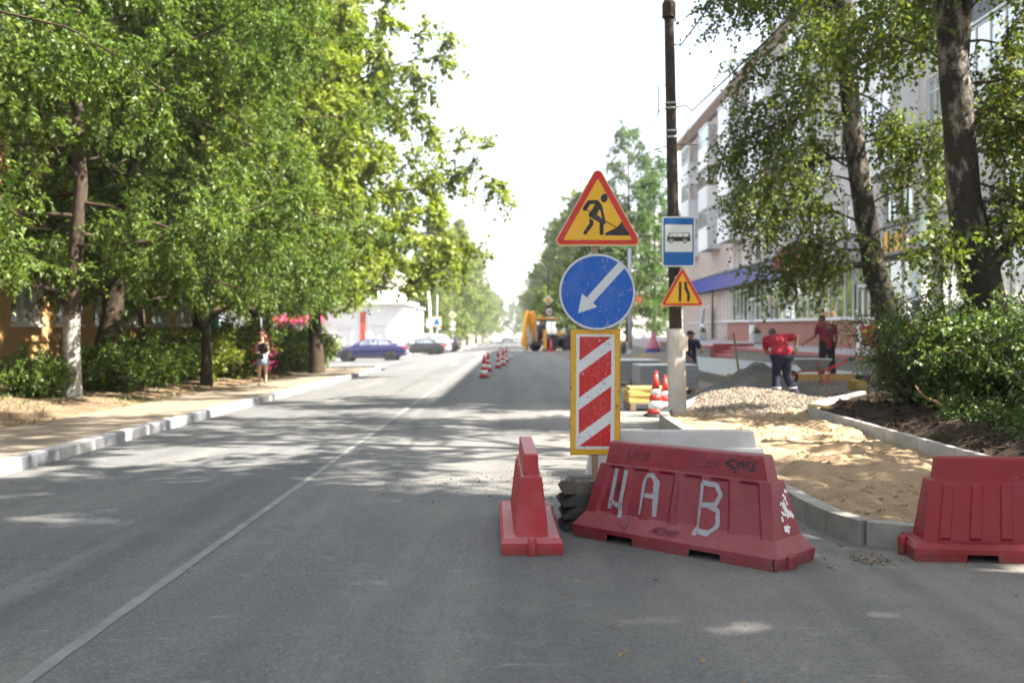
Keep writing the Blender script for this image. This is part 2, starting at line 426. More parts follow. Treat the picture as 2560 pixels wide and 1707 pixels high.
def sst(t): t = np.clip(t, 0, 1); return t * t * (3 - 2 * t)
def wg_z(X, Y):
    base = zr(0 * X, Y)
    z = base + .015 + sst((X - 3.2) / 6) * (.02 - base) + .03 * (fbm(X * 1.5, Y * 1.5, 5) - .45)
    z = z + np.where(X < 2.8, -.05, 0)
    return z
struct(grid_sheet('work_ground', 2.5, 14, 60, 15, 125, 330, wg_z, M_walk, lambda x, y: (y > 17) | (x > 4)))
# sand bed of the new path
def sand_z(X, Y):
    n = fbm(X * 1.4, Y * 1.4, 11) - .45; m = fbm(X * 4.5, Y * 3.0, 21, 4) - .45; k = .55 - np.abs(fbm(X * 9, Y * 7, 31, 3) - .45) * 4.5
    fp = np.clip(vnoise(X * 4.1, Y * 2.6, 41) - .66, 0, 1) * 1.3
    lump = .13 * np.exp(-(((X - 3.75) / .17) ** 2 + ((Y - 11.6) / .2) ** 2)) + .08 * np.exp(-(((X - 2.95) / .2) ** 2 + ((Y - 10.1) / .25) ** 2)) + .07 * np.exp(-(((X - 4.4) / .25) ** 2 + ((Y - 13.9) / .8) ** 2))
    z = (.045 + .03 * np.clip((Y - 9) / 6, 0, 1) + .05 * n + .10 * m + .022 * k) - .16 * fp + lump
    return np.minimum(z, .155 + .0 * X) if False else z
struct(grid_sheet('sand_path', 2.2, 5.6, 125, 6.5, 18.6, 420, sand_z, M_sand,
       lambda x, y: (x > kp_x(y) - .03) & (y > 6.96) & (x < interp_x(BK[1:], y) + .02)))
# planting bed
def bed_z(X, Y):
    d = np.clip(X - interp_x(BK[1:], Y), 0, 3)
    return .10 + .17 * sst(d / .9) + .22 * (fbm(X * 1.7, Y * 1.7, 51, 5) - .42) * sst(d / .5) + .10 * (fbm(X * 6, Y * 6, 61, 3) - .42) * sst(d / .2)
struct(grid_sheet('planting_bed', 4.6, 11, 170, 7.2, 21, 300, bed_z, M_soil, lambda x, y: (x > interp_x(BK[1:], y) - .01) & (x < 5.4 + (21 - y) * 3)))
# gravel base with a heap, then the loose stones
def grav_z(X, Y):
    h = .27 * np.exp(-(((X - 4.1) / .95) ** 2 + ((Y - 18.4) / .95) ** 2)) + .10 * np.exp(-(((X - 5.2) / .8) ** 2 + ((Y - 18.6) / 1.0) ** 2))
    return .05 + h + .05 * (fbm(X * 3, Y * 3, 71) - .45) + .02 * fbm(X * 12, Y * 12, 72, 2)
def grav_mask(x, y):
    return (x > interp_x([(2.3, 16.0), (2.75, 16.95), (3.2, 18), (5.75, 25.6), (5.75, 30)], y) - .03) & (y > 16.3 + .25 * np.sin(x * 3)) & ((x < interp_x([(4.75, 16.3), (5.3, 17.4), (6.9, 19.9), (8.8, 22), (9.5, 30)], y) + .0)) & (y < 27)
M_gravbase = m_earth('gravel_fines', (.16, .125, .095), (.26, .21, .165), 50, .9)
struct(grid_sheet('gravel_ground', 2.2, 10, 150, 16, 27.2, 210, grav_z, M_gravbase, grav_mask))
def stones(name, P, size, m, seed, flat=.75):
    """thousands of rough little stones as one mesh: deformed octahedra"""
    g = np.random.default_rng(seed); n = len(P)
    O = np.array([[1, 0, 0], [0, 1, 0], [-1, 0, 0], [0, -1, 0], [0, 0, 1], [0, 0, -1]], float)
    F = np.array([[0, 1, 4], [1, 2, 4], [2, 3, 4], [3, 0, 4], [1, 0, 5], [2, 1, 5], [3, 2, 5], [0, 3, 5]])
    s_ = size[0] + (size[1] - size[0]) * g.random(n) ** 2
    V = O[None] * (1 + g.uniform(-.35, .35, (n, 6, 1))) + g.uniform(-.25, .25, (n, 6, 3))
    a = g.uniform(0, 6.283, n); b = g.uniform(-.7, .7, n)
    ca, sa, cb, sb = np.cos(a), np.sin(a), np.cos(b), np.sin(b)
    x, y, z = V[..., 0], V[..., 1], V[..., 2]
    y, z = y * cb[:, None] - z * sb[:, None], y * sb[:, None] + z * cb[:, None]
    x, y = x * ca[:, None] - y * sa[:, None], x * sa[:, None] + y * ca[:, None]
    V = np.stack([x, y, z * flat], -1) * s_[:, None, None] + P[:, None, :]
    FF = (F[None] + 6 * np.arange(n)[:, None, None]).reshape(-1, 3)
    me = bpy.data.meshes.new(name); me.from_pydata(V.reshape(-1, 3).tolist(), [], FF.tolist()); me.materials.append(m); me.update()
    return link(name, me)
def m_island(name, stops, rough=.9, bump=None):
    t = NT(name); g = t.n('ShaderNodeNewGeometry')
    col = t.ramp(g.outputs['Random Per Island'], stops)
    col = t.mix(t.ramp(t.noise(30, 3), [(.3, .35), (.7, 0.0)]), col, (.12, .10, .08))
    t.bsdf(col, rough, 0, None, .2); return t.mat
M_stone = m_island('crushed_stone', [(0, (.125, .095, .07)), (.4, (.205, .165, .125)), (.75, (.28, .24, .195)), (1, (.155, .145, .132))])
g = np.random.default_rng(5)
P = np.stack([g.uniform(2.2, 9.5, 30000), g.uniform(16.1, 26.8, 30000)], 1)
keep = grav_mask(P[:, 0], P[:, 1]) & (g.random(len(P)) < np.where(P[:, 1] < 20.5, 1.0, .55))
P = P[keep][:11000]
# a denser cover on the heap's near slope
Q = np.stack([g.normal(4.1, .75, 7000), g.normal(17.6, .75, 7000)], 1); Q = Q[grav_mask(Q[:, 0], Q[:, 1])]
P = np.vstack([P, Q]); P = np.column_stack([P, grav_z(P[:, 0], P[:, 1]) + .006])
o = stuff(stones('gravel', P, (.014, .042), M_stone, 6)); tag(o, 'pale brown crushed stone heaped and spread behind the sand path', 'gravel')
# pebbles kicked onto the asphalt
P = np.stack([g.normal(-.1, .75, 240), g.normal(9.9, .55, 240)], 1); P = P[(P[:, 0] < 1.5)]
P = np.column_stack([P, zr(P[:, 0], P[:, 1]) + .004])
P2 = np.stack([g.normal(2.0, .25, 160), g.normal(9.5, 2.0, 160)], 1); P2 = np.column_stack([P2, zr(P2[:, 0], P2[:, 1]) + .004])
P3 = np.stack([g.uniform(2.5, 2.62, 150), g.uniform(6.55, 6.75, 150)], 1) + g.normal(0, .05, (150, 2)) - np.array([.22, .05]); P3 = np.column_stack([P3, zr(P3[:, 0], P3[:, 1]) + .01])
P4 = np.stack([g.uniform(-5, 6, 170), g.uniform(3.6, 14, 170)], 1); P4 = P4[(P4[:, 0] < 2.1) | (P4[:, 1] < 6.2)]; P4 = np.column_stack([P4, zr(P4[:, 0], P4[:, 1]) + .001])
o = stuff(stones('pebbles', np.vstack([P, P2, P3]), (.006, .022), M_stone, 8)); tag(o, 'loose pebbles scattered on the asphalt round the barriers', 'pebbles')
gs = np.random.default_rng(15); P5 = np.stack([gs.uniform(2.4, 4.7, 1500), gs.uniform(7.1, 16.6, 1500)], 1); P5 = P5[(P5[:, 0] > kp_x(P5[:, 1]) + .05) & (P5[:, 0] < interp_x(BK[1:], P5[:, 1]) - .04) & (fbm(P5[:, 0] * 1.1, P5[:, 1] * 1.1, 77) > .42)]
P5 = np.column_stack([P5, sand_z(P5[:, 0], P5[:, 1]) + .004]); o = stuff(stones('sand_clods', P5, (.006, .034), M_sand, 16)); tag(o, 'crumbled damp sand clods scattered over the sand path', 'sand clods')
P6 = np.stack([gs.uniform(4.7, 7.5, 1600), gs.uniform(8, 17, 1600)], 1); P6 = P6[(P6[:, 0] > interp_x(BK[1:], P6[:, 1]) + .06)]; P6 = np.column_stack([P6, bed_z(P6[:, 0], P6[:, 1]) + .005]); o = stuff(stones('soil_clods', P6, (.012, .06), M_soil, 17)); tag(o, 'dark soil clods thrown up in the planting bed', 'soil clods')
o = stuff(stones('grit', P4, (.002, .007), M_stone, 9)); tag(o, 'fine grit specks strewn over the foreground asphalt', 'grit')
# heaps of grey and of yellow sand
def heap(name, cx, cy, rx, ry, h, z0, m, label, seed):
    n = 46; mb = MB()
    for i in range(n):
        for j in range(n):
            u = -1.25 + 2.5 * i / (n - 1); v_ = -1.25 + 2.5 * j / (n - 1)
            r_ = math.hypot(u, v_)
            z = h * (max(0, 1 - r_) ** 1.15) * (1 + .45 * (float(fbm(u * 3 + 9, v_ * 3, seed)) - .45)) + .22 * h * (float(fbm(u * 7, v_ * 7, seed + 3)) - .45) * max(0, 1.15 - r_) * 2 - (.25 * max(0, r_ - 1))
            if r_ < .12: z -= h * .06
            mb.v.append((u * rx, v_ * ry, z))
    for i in range(n - 1):
        for j in range(n - 1):
            a = i * n + j; mb.f.append([a, a + n, a + n + 1, a + 1]); mb.mi.append(0)
    o = part(name, mb, m, smooth=True); o.location = (cx, cy, z0)
    return tag(o, label, 'sand heap')
heap('sand_heap', 5.15, 21.2, 1.45, 1.5, .78, .0, M_greysand, 'steep heap of grey sand behind the crushed stone', 3)
heap('sand_heap', 4.75, 37.5, 1.5, 1.6, .75, -.22, M_sand, 'low heap of yellow sand beyond the wrapped paving slabs', 14)

# concrete pad, terrace in front of the shops, steps
def poly_slab(name, poly, z0, z1, m):
    mb = MB(); mb.prism(poly, z1 - z0, Matrix.Translation((0, 0, z0))); return struct(part(name, mb, m))
poly_slab('concrete_pad', [(5.75, 26.2), (9.6, 27.0), (10.3, 30), (9.4, 42.5), (7.8, 47), (6.0, 36.2), (5.70, 31)], -.3, .115, M_pad)
M_terrace = m_concrete('terrace_paving', (.36, .335, .33), (.47, .44, .43), .2)
TF = [(11.0, 24.0), (10.35, 32), (9.75, 38), (9.3, 42.6)]
TF2 = [(9.0, 46.2), (8.7, 52), (8.6, 76)]
poly_slab('terrace', [(14.4, 14), (12.2, 14)] + [(x + .12, y) for x, y in TF] + [(10.6, 42.65), (10.6, 46.15)] + [(x + .12, y) for x, y in TF2] + [(14.4, 96)], -.5, .60, M_terrace)
def m_brick(name, c1, c2, mortar, bw=.25, bh=.0775, ms=.010, axis='Y', bump=.35, rough=.85, stain=None):
    t = NT(name); p = t.coord(); sp = t.n('ShaderNodeSeparateXYZ'); t.l(p, sp.inputs[0])
    cb_ = t.n('ShaderNodeCombineXYZ'); t.l(sp.outputs[axis], cb_.inputs[0]); t.l(sp.outputs['Z'], cb_.inputs[1])
    b = t.n('ShaderNodeTexBrick'); t.l(cb_.outputs[0], b.inputs['Vector'])
    b.inputs['Color1'].default_value = (*c1, 1); b.inputs['Color2'].default_value = (*c2, 1); b.inputs['Mortar'].default_value = (*mortar, 1)
    b.inputs['Scale'].default_value = 1.0; b.inputs['Mortar Size'].default_value = ms; b.inputs['Mortar Smooth'].default_value = .2
    b.inputs['Brick Width'].default_value = bw; b.inputs['Row Height'].default_value = bh; b.offset = .5
    col = b.outputs['Color']
    f = t.noise(.8, 6, .65); col = t.mix(t.ramp(f, [(.35, .25), (.7, 0.0)]), col, tuple(np.array(c1) * .6))
    if stain is not None: col = t.mix(t.ramp(t.noise(.5, 6, .7), [(.55, 0.0), (.8, .5)]), col, stain)
    nm = t.bump(t.math('SUBTRACT', 1.0, b.outputs['Fac']), bump, .012)
    t.bsdf(col, rough, 0, nm, .25); return t.mat
M_tbrick = m_brick('terrace_wall_block', (.25, .23, .21), (.33, .30, .27), (.15, .14, .13), .20, .10, .012)
M_redstone = mat('red_coping', (.42, .135, .12), .75, .2, 5, .3, 60, dirt=(.33, .27, .25), dirt_amt=.5)
M_redstep = mat('red_step_paint', (.36, .06, .06), .6, .2, 4, .2, 60, dirt=(.35, .25, .23), dirt_amt=.4)
def retaining(label, line, with_end):
    t = thing('retaining_wall', label, 'retaining wall', (line[0][0], line[0][1], 0))
    ox, oy = line[0]; mb = MB(); L = []
    for (x, y) in line: L.append((x - ox, y - oy))
    for (a, b) in zip(L, L[1:]):
        d = Vector((b[0] - a[0], b[1] - a[1], 0)); n_ = Vector((d.y, -d.x, 0)).normalized() * .10
        c = [Vector((*a, -.5)) + n_, Vector((*b, -.5)) + n_, Vector((*b, -.5)) - n_, Vector((*a, -.5)) - n_]
        mb.add(c + [v_ + Vector((0, 0, 1.0)) for v_ in c], [(0, 1, 2, 3), (4, 5, 6, 7), (0, 1, 5, 4), (1, 2, 6, 5), (2, 3, 7, 6), (3, 0, 4, 7)])
    part('wall', mb, M_tbrick, t)
    me = MB().box((0, 0, .555), (.615, .30, .11)).mesh('coping_stone', M_redstone)
    for (a, b) in zip(L, L[1:]):
        d = Vector((b[0] - a[0], b[1] - a[1], 0)); n = max(1, round(d.length / .625))
        for i in range(n):
            c = Vector((*a, 0)) + d * ((i + .5) / n)
            o = link('coping_stone', me, t, (c.x, c.y, 0), math.atan2(d.y, d.x)); o.scale = (d.length / n / .625, 1, 1)
    return t
retaining('long grey block retaining wall with red coping right of the steps', TF, 1)
retaining('grey block retaining wall with red coping left of the steps', TF2[:2] + [(8.66, 60)], 1)
t = thing('steps', 'short flight of red painted steps up to the shop terrace', 'steps', (9.2, 44.4, .1))
for k in range(3):
    part('step', MB().box((.05 + .32 * k + .5, 0, .08 + .16 * k), (1.0 + .1, 3.3, .16 + .002 * k), rz=R(5)), M_redstep, t, bevel=.01)
part('side_wall', MB().box((.75, 1.72, .3), (1.9, .25, .62), rz=R(5)), M_redstep, t, bevel=.01)
# ------------------------------------------------------------------ plastic water barriers
def m_plastic(name, col, dust, amt=.5, scuff=(.75, .5, .5), rough=.5):
    t = NT(name); ge = t.n('ShaderNodeNewGeometry'); sp = t.n('ShaderNodeSeparateXYZ'); t.l(ge.outputs['Normal'], sp.inputs[0])
    f = t.noise(3.0, 6, .65); c = np.array(col)
    k = t.ramp(f, [(.3, tuple(c * .82)), (.7, tuple(np.minimum(c * 1.12, .9)))])
    up = t.ramp(sp.outputs[2], [(.15, 0.0), (.85, .75)])                     # dust that lies on ledges
    dn = t.noise(9, 7, .7, dist=.3); dm = t.mix(1.0, t.ramp(dn, [(.3, .25), (.7, 1.0)]), up, 'MULTIPLY')
    k = t.mix(dm, k, dust)
    k = t.mix(t.ramp(t.noise(2.2, 8, .72, dist=.8), [(.44, 0.0), (.74, amt)]), k, dust)
    sc_ = t.noise(24, 6, .7, stretch=(.6, 1, 3)); k = t.mix(t.ramp(sc_, [(.62, 0.0), (.70, .22)]), k, scuff)
    k = t.mix(t.ramp(t.noise(13, 8, .75, stretch=(1.2, 1, .35)), [(.58, 0.0), (.70, .45)]), k, tuple(c * .45 + .01))
    # road grime along the foot
    po = t.n('ShaderNodeSeparateXYZ'); t.l(t.coord(), po.inputs[0])
    gm = t.mix(1.0, t.ramp(po.outputs[2], [(.0, .8), (.10, 0.0)]), t.ramp(t.noise(6, 6, .7), [(.35, 0.0), (.65, 1.0)]), 'MULTIPLY')
    k = t.mix(gm, k, (.10, .075, .06))
    t.bsdf(k, t.ramp(f, [(.3, rough - .08), (.7, rough + .12)]), 0, t.bump(t.noise(55, 4, .6), .06, .005), .4); return t.mat
M_redA = m_plastic('faded_red_plastic', (.200, .013, .022), (.24, .10, .095), .32)
M_redB = m_plastic('bright_red_plastic', (.31, .008, .012), (.38, .15, .15), .26)
M_redC = m_plastic('deep_red_plastic', (.215, .005, .009), (.25, .06, .065), .2)
M_whiteP = m_plastic('white_plastic', (.52, .51, .49), (.33, .29, .245), .4, (.38, .34, .29))
def barrier_mesh(levels, grooves, slots, gz, depth, wide, soft, nm, m, ends=5):
    """levels: (z, half length, half width); grooves: centres of vertical flutes (fraction of half length)"""
    us = [-1.0]
    for gcen in grooves: us += [gcen - wide - soft, gcen - wide, gcen + wide, gcen + wide + soft]
    for a, b in slots: us += [a - .012, a, b, b + .012]
    us.append(1.0); us = sorted(set(round(u, 4) for u in us))
    def dep(u, z):
        if not (gz[0] - .02 < z < gz[1] + .02): return 0
        f = 0
        for gcen in grooves:
            d = abs(u - gcen)
            if d <= wide + 1e-4: f = 1
            elif d < wide + soft - 1e-4: f = max(f, (wide + soft - d) / soft)
        k = min(1, max(0, (z - gz[0] + .0) / .018)) * min(1, max(0, (gz[1] - z) / .018))
        return f * k * depth
    def slot(u): return any(a - 1e-4 <= u <= b + 1e-4 for a, b in slots)
    L2 = []
    for i, (z, l, hw) in enumerate(levels): L2.append((z, l, hw))
    # extra levels where flutes begin and end
    for zz in (gz[0], gz[0] + .018, gz[1] - .018, gz[1]):
        zs = [q[0] for q in levels]; l = float(np.interp(zz, zs, [q[1] for q in levels])); hw = float(np.interp(zz, zs, [q[2] for q in levels]))
        L2.append((zz, l, hw))
    L2.sort(key=lambda q: q[0])
    rings = []
    for i, (z, l, hw) in enumerate(L2):
        ring = []
        for u in us: ring.append((u * l, -hw + dep(u, z), (.05 if (i == 0 and slot(u)) else z)))
        for k in range(1, ends): ring.append((l, -hw + 2 * hw * k / ends, z))
        for u in us[::-1]: ring.append((u * l, hw - dep(u, z), (.05 if (i == 0 and slot(u)) else z)))
        for k in range(1, ends): ring.append((-l, hw - 2 * hw * k / ends, z))
        rings.append(ring)
    mb = MB(); mb.loft(rings, caps=False)
    n = len(rings[0]); o_ = len(mb.v) - n
    k1 = len(us) + ends - 1                                  # closed top between the two sides
    a0 = o_; mb.f.append([o_ + j for j in range(n)]); mb.mi.append(0)
    return mb
A_LV = [(0, .79, .245), (.052, .80, .25), (.083, .80, .25), (.175, .738, .170), (.50, .668, .092), (.512, .664, .090), (.516, .634, .068), (.66, .602, .060), (.672, .595, .052)]
B_LV = [(0, .75, .222), (.052, .755, .228), (.085, .755, .228), (.118, .725, .205), (.121, .665, .122), (.50, .615, .076), (.515, .612, .073), (.519, .570, .058), (.655, .553, .054), (.668, .545, .047)]
def barrier(name_label, model, m, loc, rz, s_=1.0, tags=None):
    t = thing('water_barrier', name_label, 'barrier', loc, rz); t.scale = (s_,) * 3
    if model == 'A': mb = barrier_mesh(A_LV, [-.78, -.47, -.16, .15, .46, .77], [(-.62, -.36), (.22, .50)], (.165, .505), .026, .075, .035, 'body', m)
    else: mb = barrier_mesh(B_LV, [-.8, -.5, -.2, .1, .4, .7], [(-.55, -.3), (.3, .55)], (.125, .50), -.011, .05, .012, 'body', m)
    b = part('body', mb, m, t, bevel=.007, seg=2)
    if model == 'B':
        for s2 in (-1, 1):
            k = MB().lathe([(.028, -.0), (.032, .01), (.032, .115), (.026, .125)], 14, Matrix.Translation((s2 * .765, 0, .0)))
            part('coupling_lug', k, m, t, smooth=True, sharp=40)
    else:
        for s2 in (-1, 1):
            # drain plug: ring on the sloping end
            q = Matrix.Translation((s2 * .755, .085, .128)) @ Matrix.Rotation(s2 * R(42), 4, 'Y')
            k = MB().lathe([(.036, -.012), (.036, .006), (.030, .009), (.022, .006), (.018, -.012)], 18, q); part('drain_plug', k, m, t, smooth=True, sharp=40)
            part('coupling_lug', MB().box((s2 * .80, -.09, .045), (.04, .10, .085)), m, t, bevel=.008)
    return t, b
bA, bodyA = barrier('faded red plastic water barrier daubed with grey letters and black scrawls', 'A', M_redA, (1.185, 6.98, zrf(1.2, 6.9)), math.atan2(-1.12, 1.14) + R(1.5))
bA.scale = (1.05, 1.0, 1.045)
bB, bodyB = barrier('bright red water barrier standing end-on beside the rubber blocks', 'B', M_redB, (.075, 7.47, zrf(.1, 7.5)), R(-90) + R(1.5))
bB.scale = (1, .93, 1)
bC, bodyC = barrier('deep red fluted water barrier in front of the sand path', 'B', M_redC, (3.38, 6.70, zrf(3.3, 6.6)), R(-5.5))
bW, bodyW = barrier('white water barrier across the sand path behind the signs', 'B', M_whiteP, (1.36, 8.58, zrf(1.1, 8.5)), R(1), 1.0)
bW.scale = (1.2, 1.0, 1.0)
for k, (x, y) in enumerate(((-1.05, 58), (-.60, 59.5))):
    barrier(('small white barrier end-on in the far line of cones, left of a pair', 'small white barrier end-on in the far line of cones, right of a pair')[k], 'B', M_whiteP, (x, y, zrf(x, y)), R(88), 1.15)

# daubed letters and scrawls, laid over the relief of the barrier
M_greypaint = mat('grey_house_paint', (.27, .28, .295), .6, .12, 20, .2, 60, dirt=(.32, .12, .13), dirt_amt=.6, dscale=14)
M_marker = mat('black_marker', (.035, .016, .02), .55, .2, 20)
M_markerred = mat('dark_marker_faint', (.13, .018, .028), .55, .3, 20)
M_whitepeel = mat('peeled_white', (.70, .68, .66), .7, .1, 20, .3, 60)
me_ = bodyA.data; bvA = BVHTree.FromPolygons([v.co[:] for v in me_.vertices], [list(p.vertices) for p in me_.polygons])
def ribbons(name, strokes, w_, m, parent, off=.0022, jit=.25, seed=1, ax='front', taper=True):
    """strokes in (x, z) of the barrier side, projected onto its surface"""
    rg = rnd(seed); mb = MB()
    for st in strokes:
        wd = w_
        if isinstance(st, tuple) and not hasattr(st[0], '__len__'): wd, st = st[0], st[1]
        pts = [Vector((p[0], 0, p[1])) for p in st]; S_ = []
        for a, b in zip(pts, pts[1:]):
            n = max(2, int((b - a).length / .012))
            S_ += [a.lerp(b, i / n) for i in range(n)]
        S_.append(pts[-1]); prevrow = None
        for i, p in enumerate(S_):
            d = (S_[min(i + 1, len(S_) - 1)] - S_[max(i - 1, 0)]); d = d.normalized() if d.length > 1e-9 else Vector((1, 0, 0))
            nrm = Vector((-d.z, 0, d.x)); row = []
            wl = wd * (1 + rg.uniform(-jit, jit) * .5); wr = wd * (1 + rg.uniform(-jit, jit) * .5)
            K = 5 if wd > .02 else 2
            for k in range(K):
                q = p + nrm * (-wl / 2 + (wl + wr) / 2 * k / (K - 1))
                if ax == 'front': hit = bvA.ray_cast(Vector((q.x, -1, q.z)), Vector((0, 1, 0)), 2)
                else: hit = bvA.ray_cast(Vector((1.5, q.x, q.z)), Vector((-1, 0, 0)), 2)
                if hit[0] is None: row.append(None); continue
                nn = hit[1]; 
                if (ax == 'front' and nn.y > 0) or (ax != 'front' and nn.x < 0): nn = -nn
                row.append(hit[0] + nn * off)
            if prevrow is not None:
                for k in range(K - 1):
                    qd = [prevrow[k], prevrow[k + 1], row[k + 1], row[k]]
                    if all(v_ is not None for v_ in qd): mb.add(qd, [(0, 1, 2, 3)])
            prevrow = row
    return part(name, mb, m, parent, fix=False)
letters = {
 'letter': [[(-.530, .49), (-.548, .25), (-.552, .21)], [(-.432, .485), (-.445, .25)], [(-.548, .252), (-.44, .244)], [(-.442, .25), (-.436, .165)]],
 'letter_a': [[(-.285, .20), (-.285, .41), (-.262, .468), (-.205, .470), (-.178, .43), (-.168, .20)], [(-.275, .335), (-.185, .335)]],
 'letter_v': [[(.18, .135), (.183, .47)], [(.183, .47), (.275, .455), (.312, .40), (.285, .335), (.19, .325)], [(.235, .33), (.308, .295), (.318, .21), (.27, .155), (.183, .165)]]}
for k, (nm, st) in enumerate(letters.items()):
    ribbons('painted_letter', st, .031, M_greypaint, bodyA, .003, .22, 3 + k)
def scrawl(x0, z0, w_, h_, seq, slant=.15):
    return [[(x0 + w_ * (a + slant * b), z0 + h_ * b) for a, b in st] for st in seq]
tag1 = [[(0, .1), (.02, .9), (.07, .4), (.13, .95), (.15, .1)], [(.30, .85), (.20, .7), (.28, .5), (.19, .4), (.30, .15)], [(.36, .95), (.36, .15), (.48, .2)], [(.50, .75), (.55, .15), (.60, .6), (.65, .15), (.70, .8)],
        [(.80, .8), (.73, .5), (.79, .2), (.86, .5), (.80, .8)], [(.90, .95), (.88, -.1)], [(1.02, .9), (.89, .45), (1.04, -.15)], [(0, -.15), (.6, -.18), (1.05, .05), (.3, -.42), (.25, -.38)]]
tag2 = [[(.0, .45), (.2, .95), (.25, .9), (.08, .4), (.3, .15), (.34, .3), (.05, .45)], [(.3, 1.0), (.36, .55), (.5, .8), (.4, .4), (.55, .3)], [(.5, .1), (.55, .9), (.62, .25), (.66, .95)], [(.70, .05), (.72, .9)], [(.86, .95), (.73, .5), (.9, .1)],
        [(1.0, .9), (.88, .5), (1.0, .45), (.9, .05), (1.05, .15)], [(.2, -.05), (.45, .2), (.42, -.35)], [(.6, 1.15), (.66, 1.25)]]
ribbons('scrawl', scrawl(.06, .575, .22, .055, tag1), .006, M_markerred, bodyA, seed=9)
ribbons('scrawl', scrawl(.31, .565, .22, .075, tag2), .0095, M_marker, bodyA, seed=10)
ribbons('scrawl', scrawl(-.40, .575, .13, .05, tag1), .0045, M_markerred, bodyA, seed=11)
ribbons('scrawl', scrawl(-.60, .33, .10, .07, tag2 + [[(.1, -.5), (.9, -.1)]], .9), .007, M_markerred, bodyA, seed=12)
ribbons('scrawl', scrawl(-.16, .098, .25, .052, tag1[:5] + tag2[:4]), .007, M_markerred, bodyA, seed=13)
ribbons('scrawl', scrawl(-.45, .098, .12, .03, [[(0, .9), (.3, 1), (.4, .4)], [(.5, .1), (.6, .8), (.7, .1)], [(.52, .4), (.7, .4)], [(.8, .2), (.85, .9)]]), .005, M_markerred, bodyA, seed=14)
ribbons('scrawl', scrawl(-.45, .56, .03, .06, [[(.2, 0), (.2, 1)], [(0, .3), (1, .3)], [(.7, 0), (.6, .9)]]), .004, M_marker, bodyA, seed=15)
for k, q in enumerate(([(.005, .43), (.006, .385)], [(-.005, .36), (.015, .36), (.01, .34), (-.005, .36)], [(.006, .32), (.006, .25)])): ribbons('scrawl', [q], .007, M_marker, bodyA, seed=16 + k)
ribbons('scrawl', [[(-.20, .63), (-.17, .58), (-.185, .55)], [(-.17, .56), (-.15, .53)]], .004, M_markerred, bodyA, seed=17)
rg = rnd(21); st = []
for k in range(17):
    x = .02 + rg.gauss(0, .035); z = .33 + rg.gauss(0, .075); L = rg.uniform(.008, .035)
    st.append((rg.uniform(.008, .03), [(x - L, z), (x, z + rg.uniform(-.02, .02)), (x + L * .6, z - rg.uniform(0, .03))]))
for k, q in enumerate(st): ribbons('paint_splash', [q], .02, M_whitepeel, bodyA, .003 + .0001 * k, .9, 22 + k, ax='end')
# split in the plastic near the left slot and at the right corner
M_dark = mat('dark_gap', (.012, .008, .008), .9)
ribbons('crack', [[(-.335, .215), (-.348, .16), (-.352, .10), (-.362, .056)]], .005, M_marker, bodyA, .001, .5, 30)
ribbons('crack', [[(.775, .085), (.765, .05), (.775, .01)]], .012, M_dark, bodyA, .001, .8, 31)
# ------------------------------------------------------------------ signs
def m_sign(name, col, wear=.35, rough=.32, wearcol=(.07, .06, .05), sc_=16):
    t = NT(name); c = np.array(col)
    k = t.ramp(t.noise(5, 4), [(.3, tuple(c * .92)), (.7, tuple(np.minimum(c * 1.05, .95)))])
    n1 = t.noise(sc_ * 1.5, 6, .72, dist=1.2, stretch=(1, 1, .6)); k = t.mix(t.ramp(n1, [(.60, 0.0), (.635, wear)]), k, wearcol)
    n2 = t.noise(sc_ * 3.3, 3, .6, stretch=(2.5, 1, .7)); k = t.mix(t.ramp(n2, [(.645, 0.0), (.67, wear)]), k, tuple(np.minimum(.45 + 0 * c, 1)))
    k = t.mix(t.ramp(t.noise(2.5, 6, .7), [(.5, 0.0), (.85, .22)]), k, (.35, .31, .26))
    t.bsdf(k, t.ramp(t.noise(3, 4), [(.3, rough - .05), (.7, rough + .16)]), 0, t.bump(t.noise(6, 2), .03, .02), .25); return t.mat
M_sgnY = m_sign('sign_yellow', (.66, .35, .008), .25); M_sgnR = m_sign('sign_red', (.47, .018, .010), .3); M_sgnK = m_sign('sign_black', (.014, .013, .013), .25, .4, (.2, .15, .05))
M_sgnB = m_sign('sign_blue', (.001, .080, .37), .4, .3, (.42, .40, .36), 13); M_sgnW = m_sign('sign_white', (.50, .515, .51), .5)
M_panY = m_sign('panel_yellow', (.58, .30, .010), .75, .4, (.05, .035, .03), 20); M_panW = m_sign('panel_white', (.54, .55, .545), .65, .4, (.07, .06, .05), 18); M_panR = m_sign('panel_red', (.43, .016, .014), .65, .35, (.16, .10, .09), 18)
M_sgnB2 = m_sign('sign_blue_clean', (.001, .095, .33), .08); M_sgnW2 = m_sign('sign_white_clean', (.58, .61, .59), .08)
M_galv = mat('galvanised_back', (.38, .38, .38), .5, .15, 8, metal=.6, dirt=(.15, .13, .11))
M_edge = mat('sign_edge_dirty', (.14, .12, .10), .7, .3, 20)
M_wood = mat('sign_post_wood', (.30, .21, .13), .85, .25, 14, .4, 60)
FRONT = Matrix(((1, 0, 0, 0), (0, 0, -1, 0), (0, 1, 0, 0), (0, 0, 0, 1)))   # polygon XY -> world XZ, extrude towards -Y
def plate(name, poly, y, t_, m, parent, bevel=0):
    """flat piece facing -Y: its front at y - t_"""
    return part(name, MB().prism(poly, t_, Matrix.Translation((0, y, 0)) @ FRONT), m, parent, bevel=bevel, seg=1)
